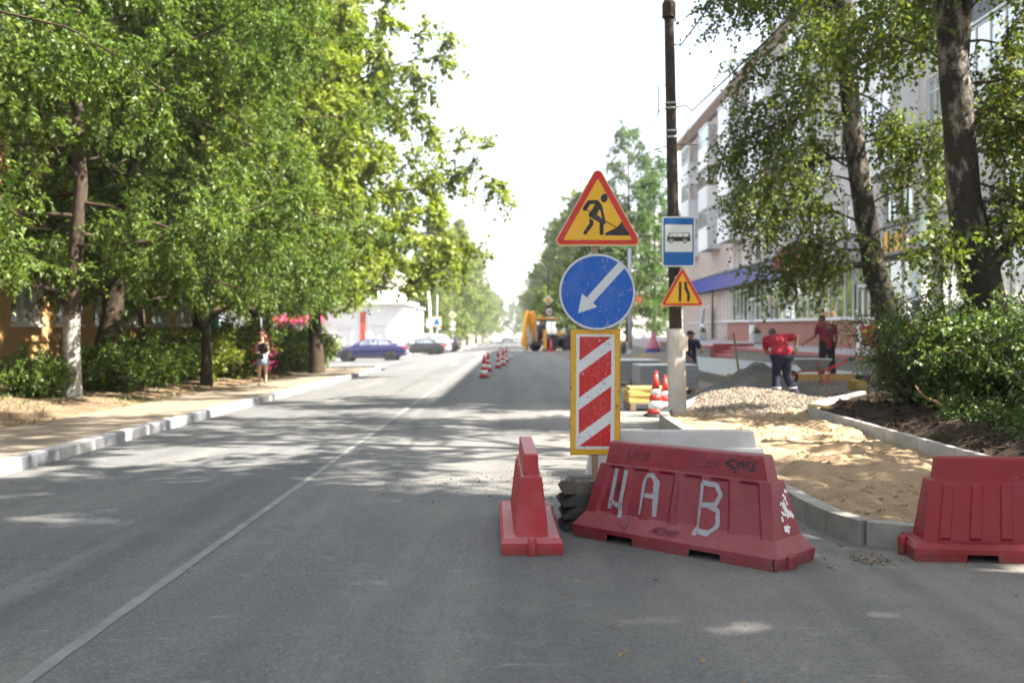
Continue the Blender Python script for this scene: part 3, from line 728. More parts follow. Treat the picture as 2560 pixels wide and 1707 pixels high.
def rtri(ax, ay, w_, h_, r_, n=7):
    """rounded triangle, apex up, apex at (ax, ay)"""
    P = [Vector((ax, ay)), Vector((ax - w_ / 2, ay - h_)), Vector((ax + w_ / 2, ay - h_))]; out_ = []
    cen = sum(P, Vector((0, 0))) / 3
    for i in range(3):
        a, b, c = P[i - 1], P[i], P[(i + 1) % 3]
        u = (a - b).normalized(); v_ = (c - b).normalized(); half = u.angle(v_) / 2
        d = r_ / math.tan(half); ctr = b + (u + v_).normalized() * (r_ / math.sin(half))
        p0 = b + u * d - ctr; p1 = b + v_ * d - ctr; a0 = math.atan2(p0.y, p0.x); a1 = math.atan2(p1.y, p1.x)
        while a1 - a0 > math.pi: a1 -= 2 * math.pi
        while a1 - a0 < -math.pi: a1 += 2 * math.pi
        for k in range(n + 1):
            t = a0 + (a1 - a0) * k / n; out_.append((ctr.x + r_ * math.cos(t), ctr.y + r_ * math.sin(t)))
    return out_
def disc(cx, cy, r_, n=48): return [(cx + r_ * math.cos(2 * math.pi * k / n), cy + r_ * math.sin(2 * math.pi * k / n)) for k in range(n)]
def stroke_poly(a, b, w_, n=6, cap=(1, 1)):
    a = Vector(a); b = Vector(b); d = (b - a).normalized(); t0 = math.atan2(d.y, d.x); r_ = w_ / 2; P = []
    for k in range(n + 1):
        t = t0 - math.pi / 2 + math.pi * k / n; P.append((b.x + r_ * math.cos(t) * (1 if cap[1] else 1) if cap[1] else b.x + r_ * (1 if k > n / 2 else -1) * -d.y, b.y + r_ * math.sin(t) if cap[1] else b.y + r_ * (1 if k > n / 2 else -1) * d.x))
    for k in range(n + 1):
        t = t0 + math.pi / 2 + math.pi * k / n; P.append((a.x + r_ * math.cos(t) if cap[0] else a.x + r_ * (-1 if k > n / 2 else 1) * -d.y, a.y + r_ * math.sin(t) if cap[0] else a.y + r_ * (-1 if k > n / 2 else 1) * d.x))
    Q = []
    for p in P:
        if not Q or (Vector(p) - Vector(Q[-1])).length > 1e-6: Q.append(p)
    if (Vector(Q[0]) - Vector(Q[-1])).length < 1e-6: Q.pop()
    return Q
def ring_poly(outer, inner):  # not used as one n-gon: kept as two stacked plates
    return outer

SY = 7.72
sp_ = thing('roadworks_sign', 'roadworks warning triangle, blue arrow disc and red striped panel on one post', 'road sign', (.60, SY, zrf(.6, SY)))
z0 = sp_.location.z
def L(x, z): return (x - .60, z - z0)
# post
part('post', MB().box((-.003, .012, 1.25), (.045, .05, 2.62)), M_wood, sp_, bevel=.004)
# --- triangle: man at work
s_ = .700 / 900.0                       # metres per unit of the drawing
ax, az = L(.613, 2.745)
tri = bpy.data.objects.new('warning_triangle', None)
def tri_sign(parent, ax, az, w_, y, nm, pict):
    h_ = w_ * .866 * 1.03
    t = plate(nm, rtri(ax, az, w_, h_, w_ * .06), y, .012, M_galv, parent)
    plate('yellow_edge', rtri(ax, az - w_ * .012, w_ * .978, h_ * .978, w_ * .052), y - .012, .0012, M_sgnY, t)
    plate('red_border', rtri(ax, az - w_ * .026, w_ * .950, h_ * .950, w_ * .044), y - .0132, .0012, M_sgnR, t)
    plate('yellow_field', rtri(ax, az - w_ * .152, w_ * .756, h_ * .756, w_ * .012), y - .0144, .0012, M_sgnY, t)
    for k, q in enumerate(pict): plate('pictogram', q, y - .0156, .0010 + .00012 * k, M_sgnK, t)
    return t
def D3(p, k=None): return (ax + (p[0] - 1070) * s_, az - (p[1] - 110) * s_ * .985)
pict = []
hd = [(1132 + 34 * math.cos(t) - 8 * math.sin(t) * (1 if math.sin(t) < 0 else 0), 447 + 43 * math.sin(t)) for t in np.linspace(0, 2 * math.pi, 18, endpoint=False)]
pict.append([D3(p) for p in hd])
pict.append([D3(p) for p in [(975, 470), (1070, 467), (1112, 520), (1128, 590), (1150, 690), (1142, 712), (1122, 706), (1098, 580), (1085, 560), (1060, 612), (1100, 642), (1128, 690), (1128, 800), (1121, 815), (1107, 819), (1092, 815), (1087, 800), (1087, 692), (982, 632), (979, 612), (1047, 507), (997, 507), (955, 572), (938, 576), (921, 562), (921, 548), (962, 482)]])
pict.append([D3(p) for p in [(985, 648), (1026, 672), (1030, 710), (962, 805), (945, 816), (928, 806), (927, 788), (988, 700)]])
pict.append([D3(p) for p in stroke_poly((962, 566), (1262, 748), 9, 4)])
pict.append([D3(p) for p in [(1132, 820), (1152, 795), (1200, 768), (1255, 742), (1282, 715), (1305, 680), (1388, 823)]])
tri_sign(sp_, ax, az, .702, -.028, 'warning_triangle', pict)
# --- blue disc with arrow
cx, cz = L(.609, 1.766)
t = plate('arrow_disc', disc(cx, cz, .297), -.030, .014, M_edge, sp_)
plate('white_rim', disc(cx, cz, .2935), -.044, .0012, M_sgnW, t)
plate('blue_field', disc(cx, cz, .277), -.0452, .0012, M_sgnB, t)
q = .297 / 491
plate('arrow', [(cx + (x - 1074) * q, cz - (y - 417) * q) for x, y in [(1345, 38), (1385, 70), (1425, 108), (1020, 555), (1075, 607), (830, 690), (880, 435), (940, 487)]], -.0464, .0012, M_sgnW, t)
# --- striped panel
pw = .384 / 492; px, pz = L(.597, 1.480)
def D4(p): return (px + (p[0] - 1051) * pw, pz - (p[1] - 148) * pw)
t = plate('striped_panel', [D4(p) for p in [(803, 146), (1299, 146), (1299, 1397), (803, 1397)]], -.012, .012, M_edge, sp_)
plate('yellow_border', [D4(p) for p in [(808, 152), (1295, 152), (1293, 1390), (806, 1392)]], -.024, .0012, M_panY, t)
plate('white_field', [D4(p) for p in [(862, 199), (1243, 199), (1240, 1336), (857, 1336)]], -.0252, .0012, M_panW, t)
for st in ([(895, 223), (1209, 224), (893, 462)], [(1210, 350), (1208, 590), (891, 827), (891, 585)], [(1208, 713), (1205, 952), (888, 1185), (888, 948)], [(1203, 1078), (1200, 1308), (888, 1308)]):
    plate('red_stripe', [D4(p) for p in st], -.0264, .0012, M_panR, t)
for (x, y) in ((1093, 262), (1187, 292), (930, 590)):
    c = D4((x, y)); part('bolt', MB().lathe([(.009, 0), (.009, .004), (.005, .006)], 10, Matrix.Translation((c[0], -.0276, c[1])) @ FRONT), M_galv, t)

# --- rubber ballast blocks stacked round the post
M_rubber = mat('black_rubber', (.042, .040, .038), .75, .3, 9, .3, 50, dirt=(.12, .10, .085), dirt_amt=.6, dscale=4)
M_rubber2 = mat('dusty_rubber', (.105, .092, .078), .85, .3, 9, .3, 50, dirt=(.23, .19, .145), dirt_amt=.85, dscale=3)
words = ('top', 'second from the top', 'third from the top', 'bottom')
def ballast(z, m, label, rz, dx):
    t = thing('ballast_block', label, 'ballast block', (.60 + dx, SY - .01, z), rz, 'rubber ballast blocks')
    hb = .0945; mb = MB()
    # two halves either side of the slot for the post, sloping left and right ends with grip ribs
    for sy in (-1, 1):
        mb.prism([(-.275, .0), (-.285, .02), (-.275, .034), (-.175, hb), (.175, hb), (.275, .034), (.285, .02), (.275, 0)], .155, Matrix.Translation((0, .182 if sy > 0 else -.027, 0)) @ FRONT)
    part('body', mb, m, t, bevel=.003, seg=1)
    part('core', MB().box((0, 0.0, hb * .42), (.56, .06, hb * .8)), m, t)
    for sx in (-1, 1):
        for k in range(4):
            y = -.155 + .036 * k
            part('grip_rib', MB().bar((sx * .276, y, .036), (sx * .180, y, hb - .001), .014, .009), m, t)
    for k in range(3): part('tread_bar', MB().box((-.11 + .0, -.14 + .045 * k, hb + .003), (.07, .018, .008)), m, t, bevel=.002)
    return t
zb = zrf(.6, SY)
for k in range(4):
    ballast(zb + .0955 * (3 - k), (M_rubber2, M_rubber, M_rubber, M_rubber)[k], f'black rubber ballast block, {words[k]} of the stack under the signs', R(4 + (0, 1.5, -1, .5)[k]), (.01, .0, .012, .006)[k])
# broken lump of concrete beside them
mb = MB(); rg = rnd(3); n = 12
rings = []
for (r_, z) in ((.07, 0), (.085, .03), (.05, .06), (.058, .075), (.060, .11), (.045, .125)):
    rings.append([(r_ * math.cos(6.283 * j / n) * rg.uniform(.85, 1.15), r_ * math.sin(6.283 * j / n) * rg.uniform(.85, 1.15), z) for j in range(n)])
mb.loft(rings); o = part('concrete_lump', mb, M_kerb, smooth=True); o.location = (.235, 8.05, zrf(.2, 8)); tag(o, 'small pale concrete lump left of the rubber blocks', 'concrete lump')

# ------------------------------------------------------------------ traffic cones
M_coneR = mat('cone_red', (.55, .035, .03), .5, .15, 6, dirt=(.3, .14, .11), dirt_amt=.4); M_coneW = mat('cone_white', (.72, .72, .70), .45, .08, 6, dirt=(.4, .36, .3), dirt_amt=.4)
M_conePink = mat('cone_pink', (.70, .05, .10), .5, .1, 6); M_black = mat('black_plastic', (.02, .02, .021), .6, .2, 6, dirt=(.12, .1, .08), dirt_amt=.5)
def cone_obj(label, loc, h_=.75, plain=False, base=True, rz=0, lean=0.0):
    t = thing('traffic_cone', label, 'traffic cone', loc, rz, 'traffic cones'); t.rotation_euler = (lean, lean * .6, rz)
    rb = .145 * h_ / .75; rt = .030 * h_ / .75; z1 = .035
    mats_ = [M_coneR, M_coneW, M_coneR, M_coneW, M_coneR] if not plain else [M_conePink]
    zs = [z1, .17, .35, .50, .62, .985] if not plain else [z1, .985]
    if base: part('base', MB().lathe([(.20 * h_ / .75, 0), (.205 * h_ / .75, .012), (.195 * h_ / .75, .03), (rb * 1.05, .042)], 8), (M_black if not plain else M_conePink), t)
    for k, m in enumerate(mats_):
        a, b = zs[k] * h_ if k else z1, zs[k + 1] * h_
        ra = rb + (rt - rb) * (a - z1) / (h_ - z1); rb2 = rb + (rt - rb) * (b - z1) / (h_ - z1); e = .002 if m is M_coneW else 0
        part('band' if len(mats_) > 1 else 'body', MB().lathe([(ra + e, a), (rb2 + e, b)], 20), m, t, smooth=True)
    part('tip', MB().lathe([(rt * .95, h_ * .985), (rt * 1.15, h_ * .992), (rt * 1.15, h_ * 1.02), (rt * .6, h_ * 1.03)], 14), mats_[-1], t, smooth=True, sharp=40)
    return t
cl = ['nearest red and white cone standing on the open road', 'red and white cone just behind the nearest one on the road', 'third red and white cone along the far line on the road', 'fourth red and white cone along the far line on the road', 'farthest red and white cone, in front of the small white barriers']
for k, (x, y) in enumerate(((-1.15, 33.6), (-1.2, 39.6), (-.86, 42.9), (-.71, 46.4), (-.64, 52.0))):
    cone_obj(cl[k], (x, y, zrf(x, y)), .76, rz=.4 * k)
cone_obj('plain pink-red cone standing beside the yellow backhoe wheels', (2.7, 82.0, zrf(2.7, 82)), 1.0, True)
for k, (x, y, h_, lb) in enumerate(((2.48, 18.0, .78, 'scuffed red and white cone beside the concrete pole, front one of three'), (2.70, 18.15, .70, 'red and white cone beside the concrete pole, middle one of three'), (2.86, 18.45, .76, 'red and white cone beside the concrete pole, rear one of three'))):
    cone_obj(lb, (x, y, zrf(x, y) + .015), h_, rz=.7 * k, lean=(.02, -.03, .02)[k])

# ------------------------------------------------------------------ utility pole with its two signs
M_polewood = m_earth('old_pole_timber', (.030, .024, .021), (.085, .068, .058), 60, .8, (.20, .13, .09), 5.0)
M_polecon = m_concrete('whitewashed_concrete', (.40, .37, .33), (.55, .52, .47), .35, (.22, .17, .12), .7)
M_iron = mat('dark_iron', (.045, .045, .048), .6, .2, 8, metal=.5); M_band = mat('steel_band', (.42, .42, .42), .4, .15, 8, metal=.7)
up_ = thing('utility_pole', 'tall dark timber utility pole on a whitewashed concrete stub by the kerb', 'utility pole', (2.62, 16.35, .04))
def pole_c(z): return (-.003 - .0235 * z, 0, z)
rg = rnd(2)
part('shaft', MB().tube([pole_c(z) for z in np.linspace(1.30, 8.6, 26)], [(.112 - .0052 * z) * (1 + rg.uniform(-.02, .02)) for z in np.linspace(1.30, 8.6, 26)], 18), M_polewood, up_, smooth=True, sharp=60)
rings = []
for z in np.linspace(-.25, 1.42, 14):
    r_ = .140 - .004 * z; c = pole_c(z); ring = []
    for j in range(16):
        a = 2 * math.pi * (j + .5) / 16; q = 1 / max(abs(math.cos(a)), abs(math.sin(a))); q = min(q, 1.22)
        ring.append((c[0] + r_ * q * math.cos(a) * rg.uniform(.98, 1.02), r_ * q * math.sin(a) * rg.uniform(.98, 1.02), z + (rg.uniform(-.03, .06) if z > 1.4 else 0)))
    rings.append(ring)
part('concrete_stub', MB().loft(rings), M_polecon, up_, smooth=True, sharp=50)
part('notice', MB().box((.065, -.152, 1.18), (.15, .004, .24)), mat('old_notice_paper', (.55, .50, .38), .9, .1, 9), up_)
for z in (4.55, 4.65, 5.02, 5.10):
    part('steel_band', MB().lathe([(.098, z - .012), (.101, z), (.098, z + .012)], 18, Matrix.Translation((pole_c(z)[0], 0, 0))), M_band, up_, smooth=True)
part('timber_collar', MB().lathe([(.092, 6.48), (.112, 6.5), (.116, 6.72), (.10, 6.76)], 9, Matrix.Translation((pole_c(6.6)[0], 0, 0))), M_polewood, up_)
part('bracket', MB().tube([(pole_c(5.05)[0] + .08, 0, 5.05), (.12, -.02, 5.06), (.17, -.02, 5.02), (.22, -.02, 4.98)], .011, 6), M_iron, up_)
part('bracket', MB().tube([(pole_c(5.4)[0] - .09, 0, 5.40), (-.33, 0, 5.40), (-.32, 0, 5.15), (-.335, 0, 4.9)], .010, 6), M_iron, up_)
part('bracket', MB().tube([(pole_c(4.4)[0] - .32, -.1, 4.33), (pole_c(4.4)[0], -.1, 4.41), (pole_c(4.4)[0] + .10, -.1, 4.42), (pole_c(4.4)[0] + .42, -.1, 4.41)], .009, 6), M_iron, up_)
part('insulator_hook', MB().tube([(pole_c(6.1)[0] + .07, 0, 6.06), (.02, 0, 6.05), (.035, 0, 6.16)], .012, 6), M_iron, up_)
# bus stop sign
bs = thing('bus_stop_sign', 'blue and white bus stop sign with black bus, fixed to the timber pole', 'bus stop sign', (2.60, 16.20, 0))
k_ = .535 / 322
def DB(p): return ((p[0] - 1851) * k_, 3.28 - (p[1] - 620) * k_)
def rrect(x0, y0, x1, y1, r_, n=4):
    P = []
    for (cx_, cy_, a0) in ((x1 - r_, y1 - r_, 0), (x0 + r_, y1 - r_, 90), (x0 + r_, y0 + r_, 180), (x1 - r_, y0 + r_, 270)):
        for k in range(n + 1): t = R(a0 + 90 * k / n); P.append((cx_ + r_ * math.cos(t), cy_ + r_ * math.sin(t)))
    return P
x0, z1 = DB((1690, 620)); x1, zz0 = DB((2012, 1110))
t = plate('sign_plate', rrect(x0, zz0, x1, z1, .035), -.02, .012, M_galv, bs)
plate('white_edge', rrect(x0 + .003, zz0 + .003, x1 - .003, z1 - .003, .033), -.032, .0015, M_sgnW2, t)
plate('blue_field', rrect(x0 + .022, zz0 + .022, x1 - .022, z1 - .022, .025), -.0335, .0015, M_sgnB2, t)
a = DB((1718, 700)); b = DB((1985, 965)); plate('white_field', rrect(a[0], b[1], b[0], a[1], .012), -.035, .0015, M_sgnW2, t)
plate('bus_pictogram', [DB(p) for p in [(1738, 862), (1738, 828), (1757, 785), (1765, 779), (1952, 777), (1962, 800), (1964, 862)]], -.0365, .0015, M_sgnK, t)
for (xa, xb) in ((1762, 1788), (1794, 1838), (1845, 1889), (1897, 1948)):
    off = 14 if xa == 1762 else 0; plate('bus_window', [DB(p) for p in [(xa - 10 * (xa == 1762), 817), (xb, 817), (xb, 784), (xa + off - 4, 784)]], -.038, .001, M_sgnW2, t)
for xw in (1779, 1912):
    c = DB((xw, 862)); plate('bus_wheel', disc(c[0], c[1], .041, 20), -.038, .0008, M_sgnW2, t); plate('bus_wheel', disc(c[0], c[1], .034, 20), -.0388, .0008, M_sgnK, t); plate('bus_wheel', disc(c[0], c[1], .017, 16), -.0396, .0008, M_sgnW2, t)
part('clamp', MB().box((0, .0, 2.9), (.3, .04, .03)).box((0, 0, 2.6), (.3, .04, .03)), M_galv, bs)
# road narrows sign
rn = thing('road_narrows_sign', 'yellow and red triangle warning that the road narrows, low on the pole', 'road sign', (2.66, 16.18, 0))
ax, az = 0.0, 2.475; s2 = .72 / 439
def DN(p): return (ax + (p[0] - 1888) * s2, az - (p[1] - 1122) * s2)
tri_sign(rn, ax, az, .725, -.02, 'warning_triangle', [[DN(p) for p in [(1853, 1275), (1880, 1275), (1877, 1470), (1851, 1470)]], [DN(p) for p in [(1905, 1275), (1932, 1275), (1935, 1325), (1963, 1395), (1960, 1470), (1934, 1470), (1934, 1400), (1908, 1345)]]])
part('clamp', MB().box((-.04, 0, 2.0), (.3, .04, .03)).box((-.04, 0, 2.3), (.16, .04, .03)), M_galv, rn)
# ------------------------------------------------------------------ trees and shrubs
def m_leaf(name, stops, trans=.42, gloss=.02):
    t = NT(name); ge = t.n('ShaderNodeNewGeometry')
    col = t.ramp(ge.outputs['Random Per Island'], stops)
    d = t.n('ShaderNodeBsdfDiffuse'); tr = t.n('ShaderNodeBsdfTranslucent'); gl = t.n('ShaderNodeBsdfGlossy'); gl.inputs['Roughness'].default_value = .5
    t.l(col, d.inputs[0]); c2 = t.mix(1.0, col, (1.25, 1.35, .55), 'MULTIPLY'); t.l(c2, tr.inputs[0]); gl.inputs[0].default_value = (.9, .95, .9, 1)
    m1 = t.n('ShaderNodeMixShader'); m1.inputs[0].default_value = trans; t.l(d.outputs[0], m1.inputs[1]); t.l(tr.outputs[0], m1.inputs[2])
    m2 = t.n('ShaderNodeMixShader'); m2.inputs[0].default_value = gloss; t.l(m1.outputs[0], m2.inputs[1]); t.l(gl.outputs[0], m2.inputs[2])
    t.l(m2.outputs[0], t.out.inputs[0]); return t.mat
M_lfA = m_leaf('leaf_ash_green', [(0, (.042, .082, .015)), (.5, (.084, .135, .024)), (1, (.145, .19, .038))])
M_lfB = m_leaf('leaf_maple_yellow_green', [(0, (.095, .135, .016)), (.5, (.155, .195, .026)), (1, (.25, .272, .043))])
M_lfC = m_leaf('leaf_birch', [(0, (.042, .076, .014)), (.5, (.088, .118, .021)), (1, (.155, .168, .038))], .42, .02)
M_lfD = m_leaf('leaf_shrub_dark', [(0, (.030, .070, .014)), (.6, (.075, .125, .026)), (1, (.15, .195, .045))], .4, .04)
M_lfE = m_leaf('leaf_far', [(0, (.070, .110, .020)), (.5, (.120, .165, .030)), (1, (.19, .22, .045))])
M_lfF = m_leaf('leaf_larch', [(0, (.035, .078, .028)), (.5, (.065, .115, .038)), (1, (.11, .155, .045))])
M_bark = m_earth('bark_brown', (.035, .025, .018), (.095, .07, .05), 38, 1.0, None, 6.0)
def m_white_trunk():
    t = NT('bark_whitewashed'); sp = t.n('ShaderNodeSeparateXYZ'); t.l(t.coord(), sp.inputs[0])
    n_ = t.noise(14, 5, .65); z = t.math('ADD', sp.outputs[2], t.math('MULTIPLY', t.math('SUBTRACT', n_, .5), .5))
    w_ = t.ramp(t.math('MULTIPLY', z, .25), [(.42, 1.0), (.46, 0.0)])
    bk = t.ramp(t.noise(20, 6, .7, stretch=(1, 1, .25)), [(.3, (.03, .022, .016)), (.7, (.10, .075, .055))])
    wh = t.ramp(t.noise(9, 6, .7), [(.35, (.17, .155, .135)), (.6, (.42, .40, .37))])
    t.bsdf(t.mix(w_, bk, wh), .9, 0, t.bump(t.noise(30, 5, .7, stretch=(1, 1, .3)), .9, .03), .15); return t.mat
M_barkW = m_white_trunk()
def m_birch():
    t = NT('bark_birch'); sp = t.n('ShaderNodeSeparateXYZ'); t.l(t.coord(), sp.inputs[0])
    wh = t.ramp(t.noise(5, 6, .7, stretch=(1, 1, .8)), [(.3, (.12, .10, .078)), (.65, (.31, .275, .23))])
    ln = t.noise(9, 4, .6, stretch=(1, 1, 7)); c = t.mix(t.ramp(ln, [(.56, 0.0), (.63, .85)]), wh, (.05, .042, .036))
    n_ = t.noise(3.4, 8, .72, dist=.15, stretch=(1, 1, .5)); zf = t.math('MULTIPLY', sp.outputs[2], .022)
    bl = t.ramp(t.math('ADD', n_, t.math('SUBTRACT', .122, zf)), [(.44, 0.0), (.53, .95)]); c = t.mix(bl, c, (.022, .018, .015))
    c = t.mix(t.ramp(t.noise(6, 5), [(.6, 0.0), (.75, .4)]), c, (.10, .085, .03))
    t.bsdf(c, .85, 0, t.bump(t.noise(13, 6, .7, stretch=(1, 1, .6)), .8, .07), .2); return t.mat
M_birch = m_birch()

def norm(a): return a / np.maximum(np.linalg.norm(a, axis=-1, keepdims=True), 1e-9)
class Tree:
    def __init__(s, seed, cull=None): s.g = np.random.default_rng(seed); s.wood = MB(); s.tw = []; s.cl = (lambda q: cull[0] + cull[1] * max(0, math.hypot(q[0], q[1]) - 2.5)) if cull else (lambda q: -9)   # twigs: start(3) dir(3) len
    def limb(s, p, d, L, r0, bend, n2, l2, n3, l3, spread=.8, rise=.15, tip=.35, start=.25, segs=7, wob=.12):
        g = s.g; pts = [np.array(p, float)]; d = norm(np.array(d, float)); step = L / segs
        for k in range(segs):
            d = norm(d + np.array([0, 0, bend / segs]) + g.normal(0, wob, 3) * .5)
            if (pts[-1] + d * step)[2] < s.cl(pts[-1]) + .25: d[2] = max(d[2], .12); d = norm(d)
            pts.append(pts[-1] + d * step)
        rr = [max(r0 * (1 - .86 * k / segs), .008) for k in range(segs + 1)]
        s.wood.tube([tuple(q) for q in pts], rr, 6 if r0 > .05 else 4, caps=False)
        pts = np.array(pts)
        for j in range(n2):
            t = start + (1 - start) * (j + g.random()) / n2; f = t * segs; i = min(int(f), segs - 1)
            q = pts[i] + (pts[i + 1] - pts[i]) * (f - i); dl = norm(pts[i + 1] - pts[i])
            side = norm(np.cross(dl, g.normal(0, 1, 3))); e = norm(dl * (.55 + .3 * g.random()) + side * spread + np.array([0, 0, rise]))
            ll = l2 * (1.15 - .6 * t) * g.uniform(.7, 1.3)
            mid = q + e * ll * .5 + g.normal(0, .04, 3); end = mid + norm(e + np.array([0, 0, -tip * .6]) + g.normal(0, .15, 3)) * ll * .5
            if end[2] < s.cl(end) and end[2] < q[2]: continue
            s.wood.tube([tuple(q), tuple(mid), tuple(end)], [max(.012, r0 * .25), .008, .004], 3, caps=False)
            for k in range(n3):
                u = (k + g.random()) / n3; b = q + (mid - q) * 2 * u if u < .5 else mid + (end - mid) * (2 * u - 1)
                sd = norm(norm(end - q) * .5 + g.normal(0, 1, 3) * .9 + np.array([0, 0, -tip]))
                s.tw.append(np.concatenate([b, sd, [l3 * g.uniform(.55, 1.35)]]))
    def leaves(s, per, size, width, droop=.3, flat=.5, name='foliage', m=None, fold=.12, jit=.5):
        g = s.g; T = np.array(s.tw); n = len(T); k = per
        st = np.repeat(T[:, :3], k, 0); d = np.repeat(T[:, 3:6], k, 0); L = np.repeat(T[:, 6], k)
        u = (np.tile(np.arange(k), n) + g.random(n * k)) / k; sgn = np.where(np.tile(np.arange(k), n) % 2, 1., -1.)
        up = norm(np.array([0, 0, 1.]) * 1.0 + g.normal(0, flat, (n * k, 3))); sd = norm(np.cross(d, up))
        pos = st + d * (L * u)[:, None] + np.array([0, 0, -1.]) * (droop * .5 * L * u * u)[:, None]
        ax = norm(d * .45 + sd * (sgn * .85)[:, None] + np.array([0, 0, -droop]) + g.normal(0, jit * .5, (n * k, 3)))
        nn = norm(up - ax * (up * ax).sum(1)[:, None] + g.normal(0, .25, (n * k, 3))); sv = norm(np.cross(ax, nn))
        sz = size * g.uniform(.6, 1.35, n * k); wv = sz * width * g.uniform(.8, 1.2, n * k)
        a = pos; tip_ = pos + ax * sz[:, None]; mid = pos + ax * (sz * .42)[:, None] + nn * (sz * fold)[:, None]
        V = np.stack([a, mid + sv * (wv / 2)[:, None], tip_, mid - sv * (wv / 2)[:, None]], 1).reshape(-1, 3)
        me = bpy.data.meshes.new(name); N = n * k
        me.vertices.add(4 * N); me.vertices.foreach_set('co', V.astype(np.float32).ravel())
        me.loops.add(4 * N); me.loops.foreach_set('vertex_index', np.arange(4 * N, dtype=np.int32))
        me.polygons.add(N); me.polygons.foreach_set('loop_start', np.arange(0, 4 * N, 4, dtype=np.int32))
        me.materials.append(m); me.update(calc_edges=True); return me
    def crown(s, trunk, h0, n1, Rf, el0, el1, bend, n2, l2, n3, l3, az0=0.0, r0=.07, **kw):
        """limbs up the trunk; trunk: list of points"""
        g = s.g; T = np.array(trunk, float); zs = T[:, 2]; H = zs[-1]
        for i in range(n1):
            t = h0 + (1 - h0) * ((i + g.random() * .6) / n1) ** .9; z = t * H
            p = [np.interp(z, zs, T[:, 0]), np.interp(z, zs, T[:, 1]), z]; a = az0 + i * 2.39996 + g.normal(0, .25); q = (t - h0) / (1 - h0)
            e = el0 + (el1 - el0) * q; d = [math.cos(a) * math.cos(e), math.sin(a) * math.cos(e), math.sin(e)]
            Lm = Rf(q) * g.uniform(.8, 1.2)
            s.limb(p, d, Lm, r0 * (1.1 - .7 * q), bend, max(4, int(n2 * min(1.2, Lm / Rf(.4)))), l2 * (1.12 - .5 * q), n3, l3, **kw)
def trunk_part(t, pts, rad, n=12, seed=1, rough=.06):
    rg = rnd(seed); mb = MB(); P = [Vector(p) for p in pts]; Q = []; RR = []
    for i in range(len(P) - 1):
        k = max(2, int((P[i + 1] - P[i]).length / .25))
        for j in range(k): Q.append(P[i].lerp(P[i + 1], j / k)); RR.append(rad[i] + (rad[i + 1] - rad[i]) * j / k)
    Q.append(P[-1]); RR.append(rad[-1]); rings = []
    off = [rg.uniform(0, 50) for _ in range(2)]
    for p, r_ in zip(Q, RR):
        rings.append([(p.x + r_ * math.cos(6.2832 * j / n) * (1 + rough * 2 * (float(fbm(j * .9 + off[0], p.z * 1.6, 5)) - .45)), p.y + r_ * math.sin(6.2832 * j / n) * (1 + rough * 2 * (float(fbm(j * .9 + off[1], p.z * 1.6, 7)) - .45)), p.z) for j in range(n)])
    return mb.loft(rings)
def make_tree(name, label, cat, loc, trunk, rad, bark, leafmesh, wood, rz=0, group=None, seed=1, scale=1.0, wood_mat=None, n=12):
    t = thing(name, label, cat, loc, rz, group); t.scale = (scale,) * 3 if not hasattr(scale, '__len__') else scale
    part('trunk', trunk_part(t, trunk, rad, n, seed), bark, t, smooth=True)
    if wood is not None: link('branches', wood, t)
    link('crown', leafmesh, t); return t
def wood_mesh(T, m):
    me = T.wood.mesh('branches', m, True); return me

# --- kinds of tree (each mesh shared by several trees)
def kind(seed, H, h0, n1, Rf, el0, el1, bend, n2, l2, n3, l3, per, size, width, lm, bark, droop=.3, r0=.07, lean=(0, 0), wig=.25, cull=None, **kw):
    g = np.random.default_rng(seed + 900); k = 9
    tr = [(lean[0] * i / k + g.normal(0, wig * .15) * (i > 0), lean[1] * i / k + g.normal(0, wig * .15) * (i > 0), H * i / k - (.3 if i == 0 else 0)) for i in range(k + 1)]
    T = Tree(seed, cull); T.crown([(a, b, max(c, 0)) for a, b, c in tr], h0, n1, Rf, el0, el1, bend, n2, l2, n3, l3, r0=r0, **kw)
    if cull:                                   # hanging twigs trimmed clear of the pavement and the carriageway
        W_ = np.array(T.tw); rr = np.hypot(W_[:, 0], W_[:, 1]); T.tw = list(W_[W_[:, 2] > cull[0] + cull[1] * np.clip(rr - 2.5, 0, 9)])
    return tr, wood_mesh(T, bark), T.leaves(per, size, width, droop, m=lm)
K = {}
ell = lambda a, b, c: (lambda q: a * (1 - q) ** .6 + b * math.sin(math.pi * min(1, q * .9 + .1)) + c)
HV = dict(wob=.42, tip=.6, spread=1.0)
K['ash'] = kind(1, 15.0, .14, 46, ell(2.4, 3.0, 1.0), R(10), R(68), -.65, 11, 1.7, 21, .42, 14, .105, .46, M_lfA, M_bark, .5, .055, lean=(-.6, .3), cull=(2.4, .0), **HV)
K['ash2'] = kind(2, 14.0, .13, 44, ell(2.6, 2.8, 1.0), R(8), R(64), -.65, 11, 1.7, 21, .42, 14, .105, .46, M_lfA, M_bark, .5, .055, lean=(.5, -.3), cull=(2.05, .0), **HV)
K['maple'] = kind(3, 17.5, .14, 56, lambda q: 7.4 * (1 - q) ** .8 * min(1, (q + .5) * 1.3) + .6, R(14), R(72), -.6, 11, 2.2, 20, .50, 11, .18, .62, M_lfB, M_bark, .42, .07, lean=(.8, 0), cull=(2.2, .30), **HV)
K['maple2'] = kind(4, 16.5, .12, 48, lambda q: 6.2 * (1 - q) ** .75 * min(1, (q + .55) * 1.3) + .6, R(10), R(68), -.65, 11, 2.1, 20, .50, 11, .17, .60, M_lfB, M_bark, .45, .07, lean=(.3, .4), cull=(2.15, .14), **HV)
K['far'] = kind(5, 14.0, .10, 30, ell(2.0, 2.6, .8), R(10), R(72), .1, 9, 1.8, 7, .75, 9, .34, .6, M_lfE, M_bark, .35, .07)
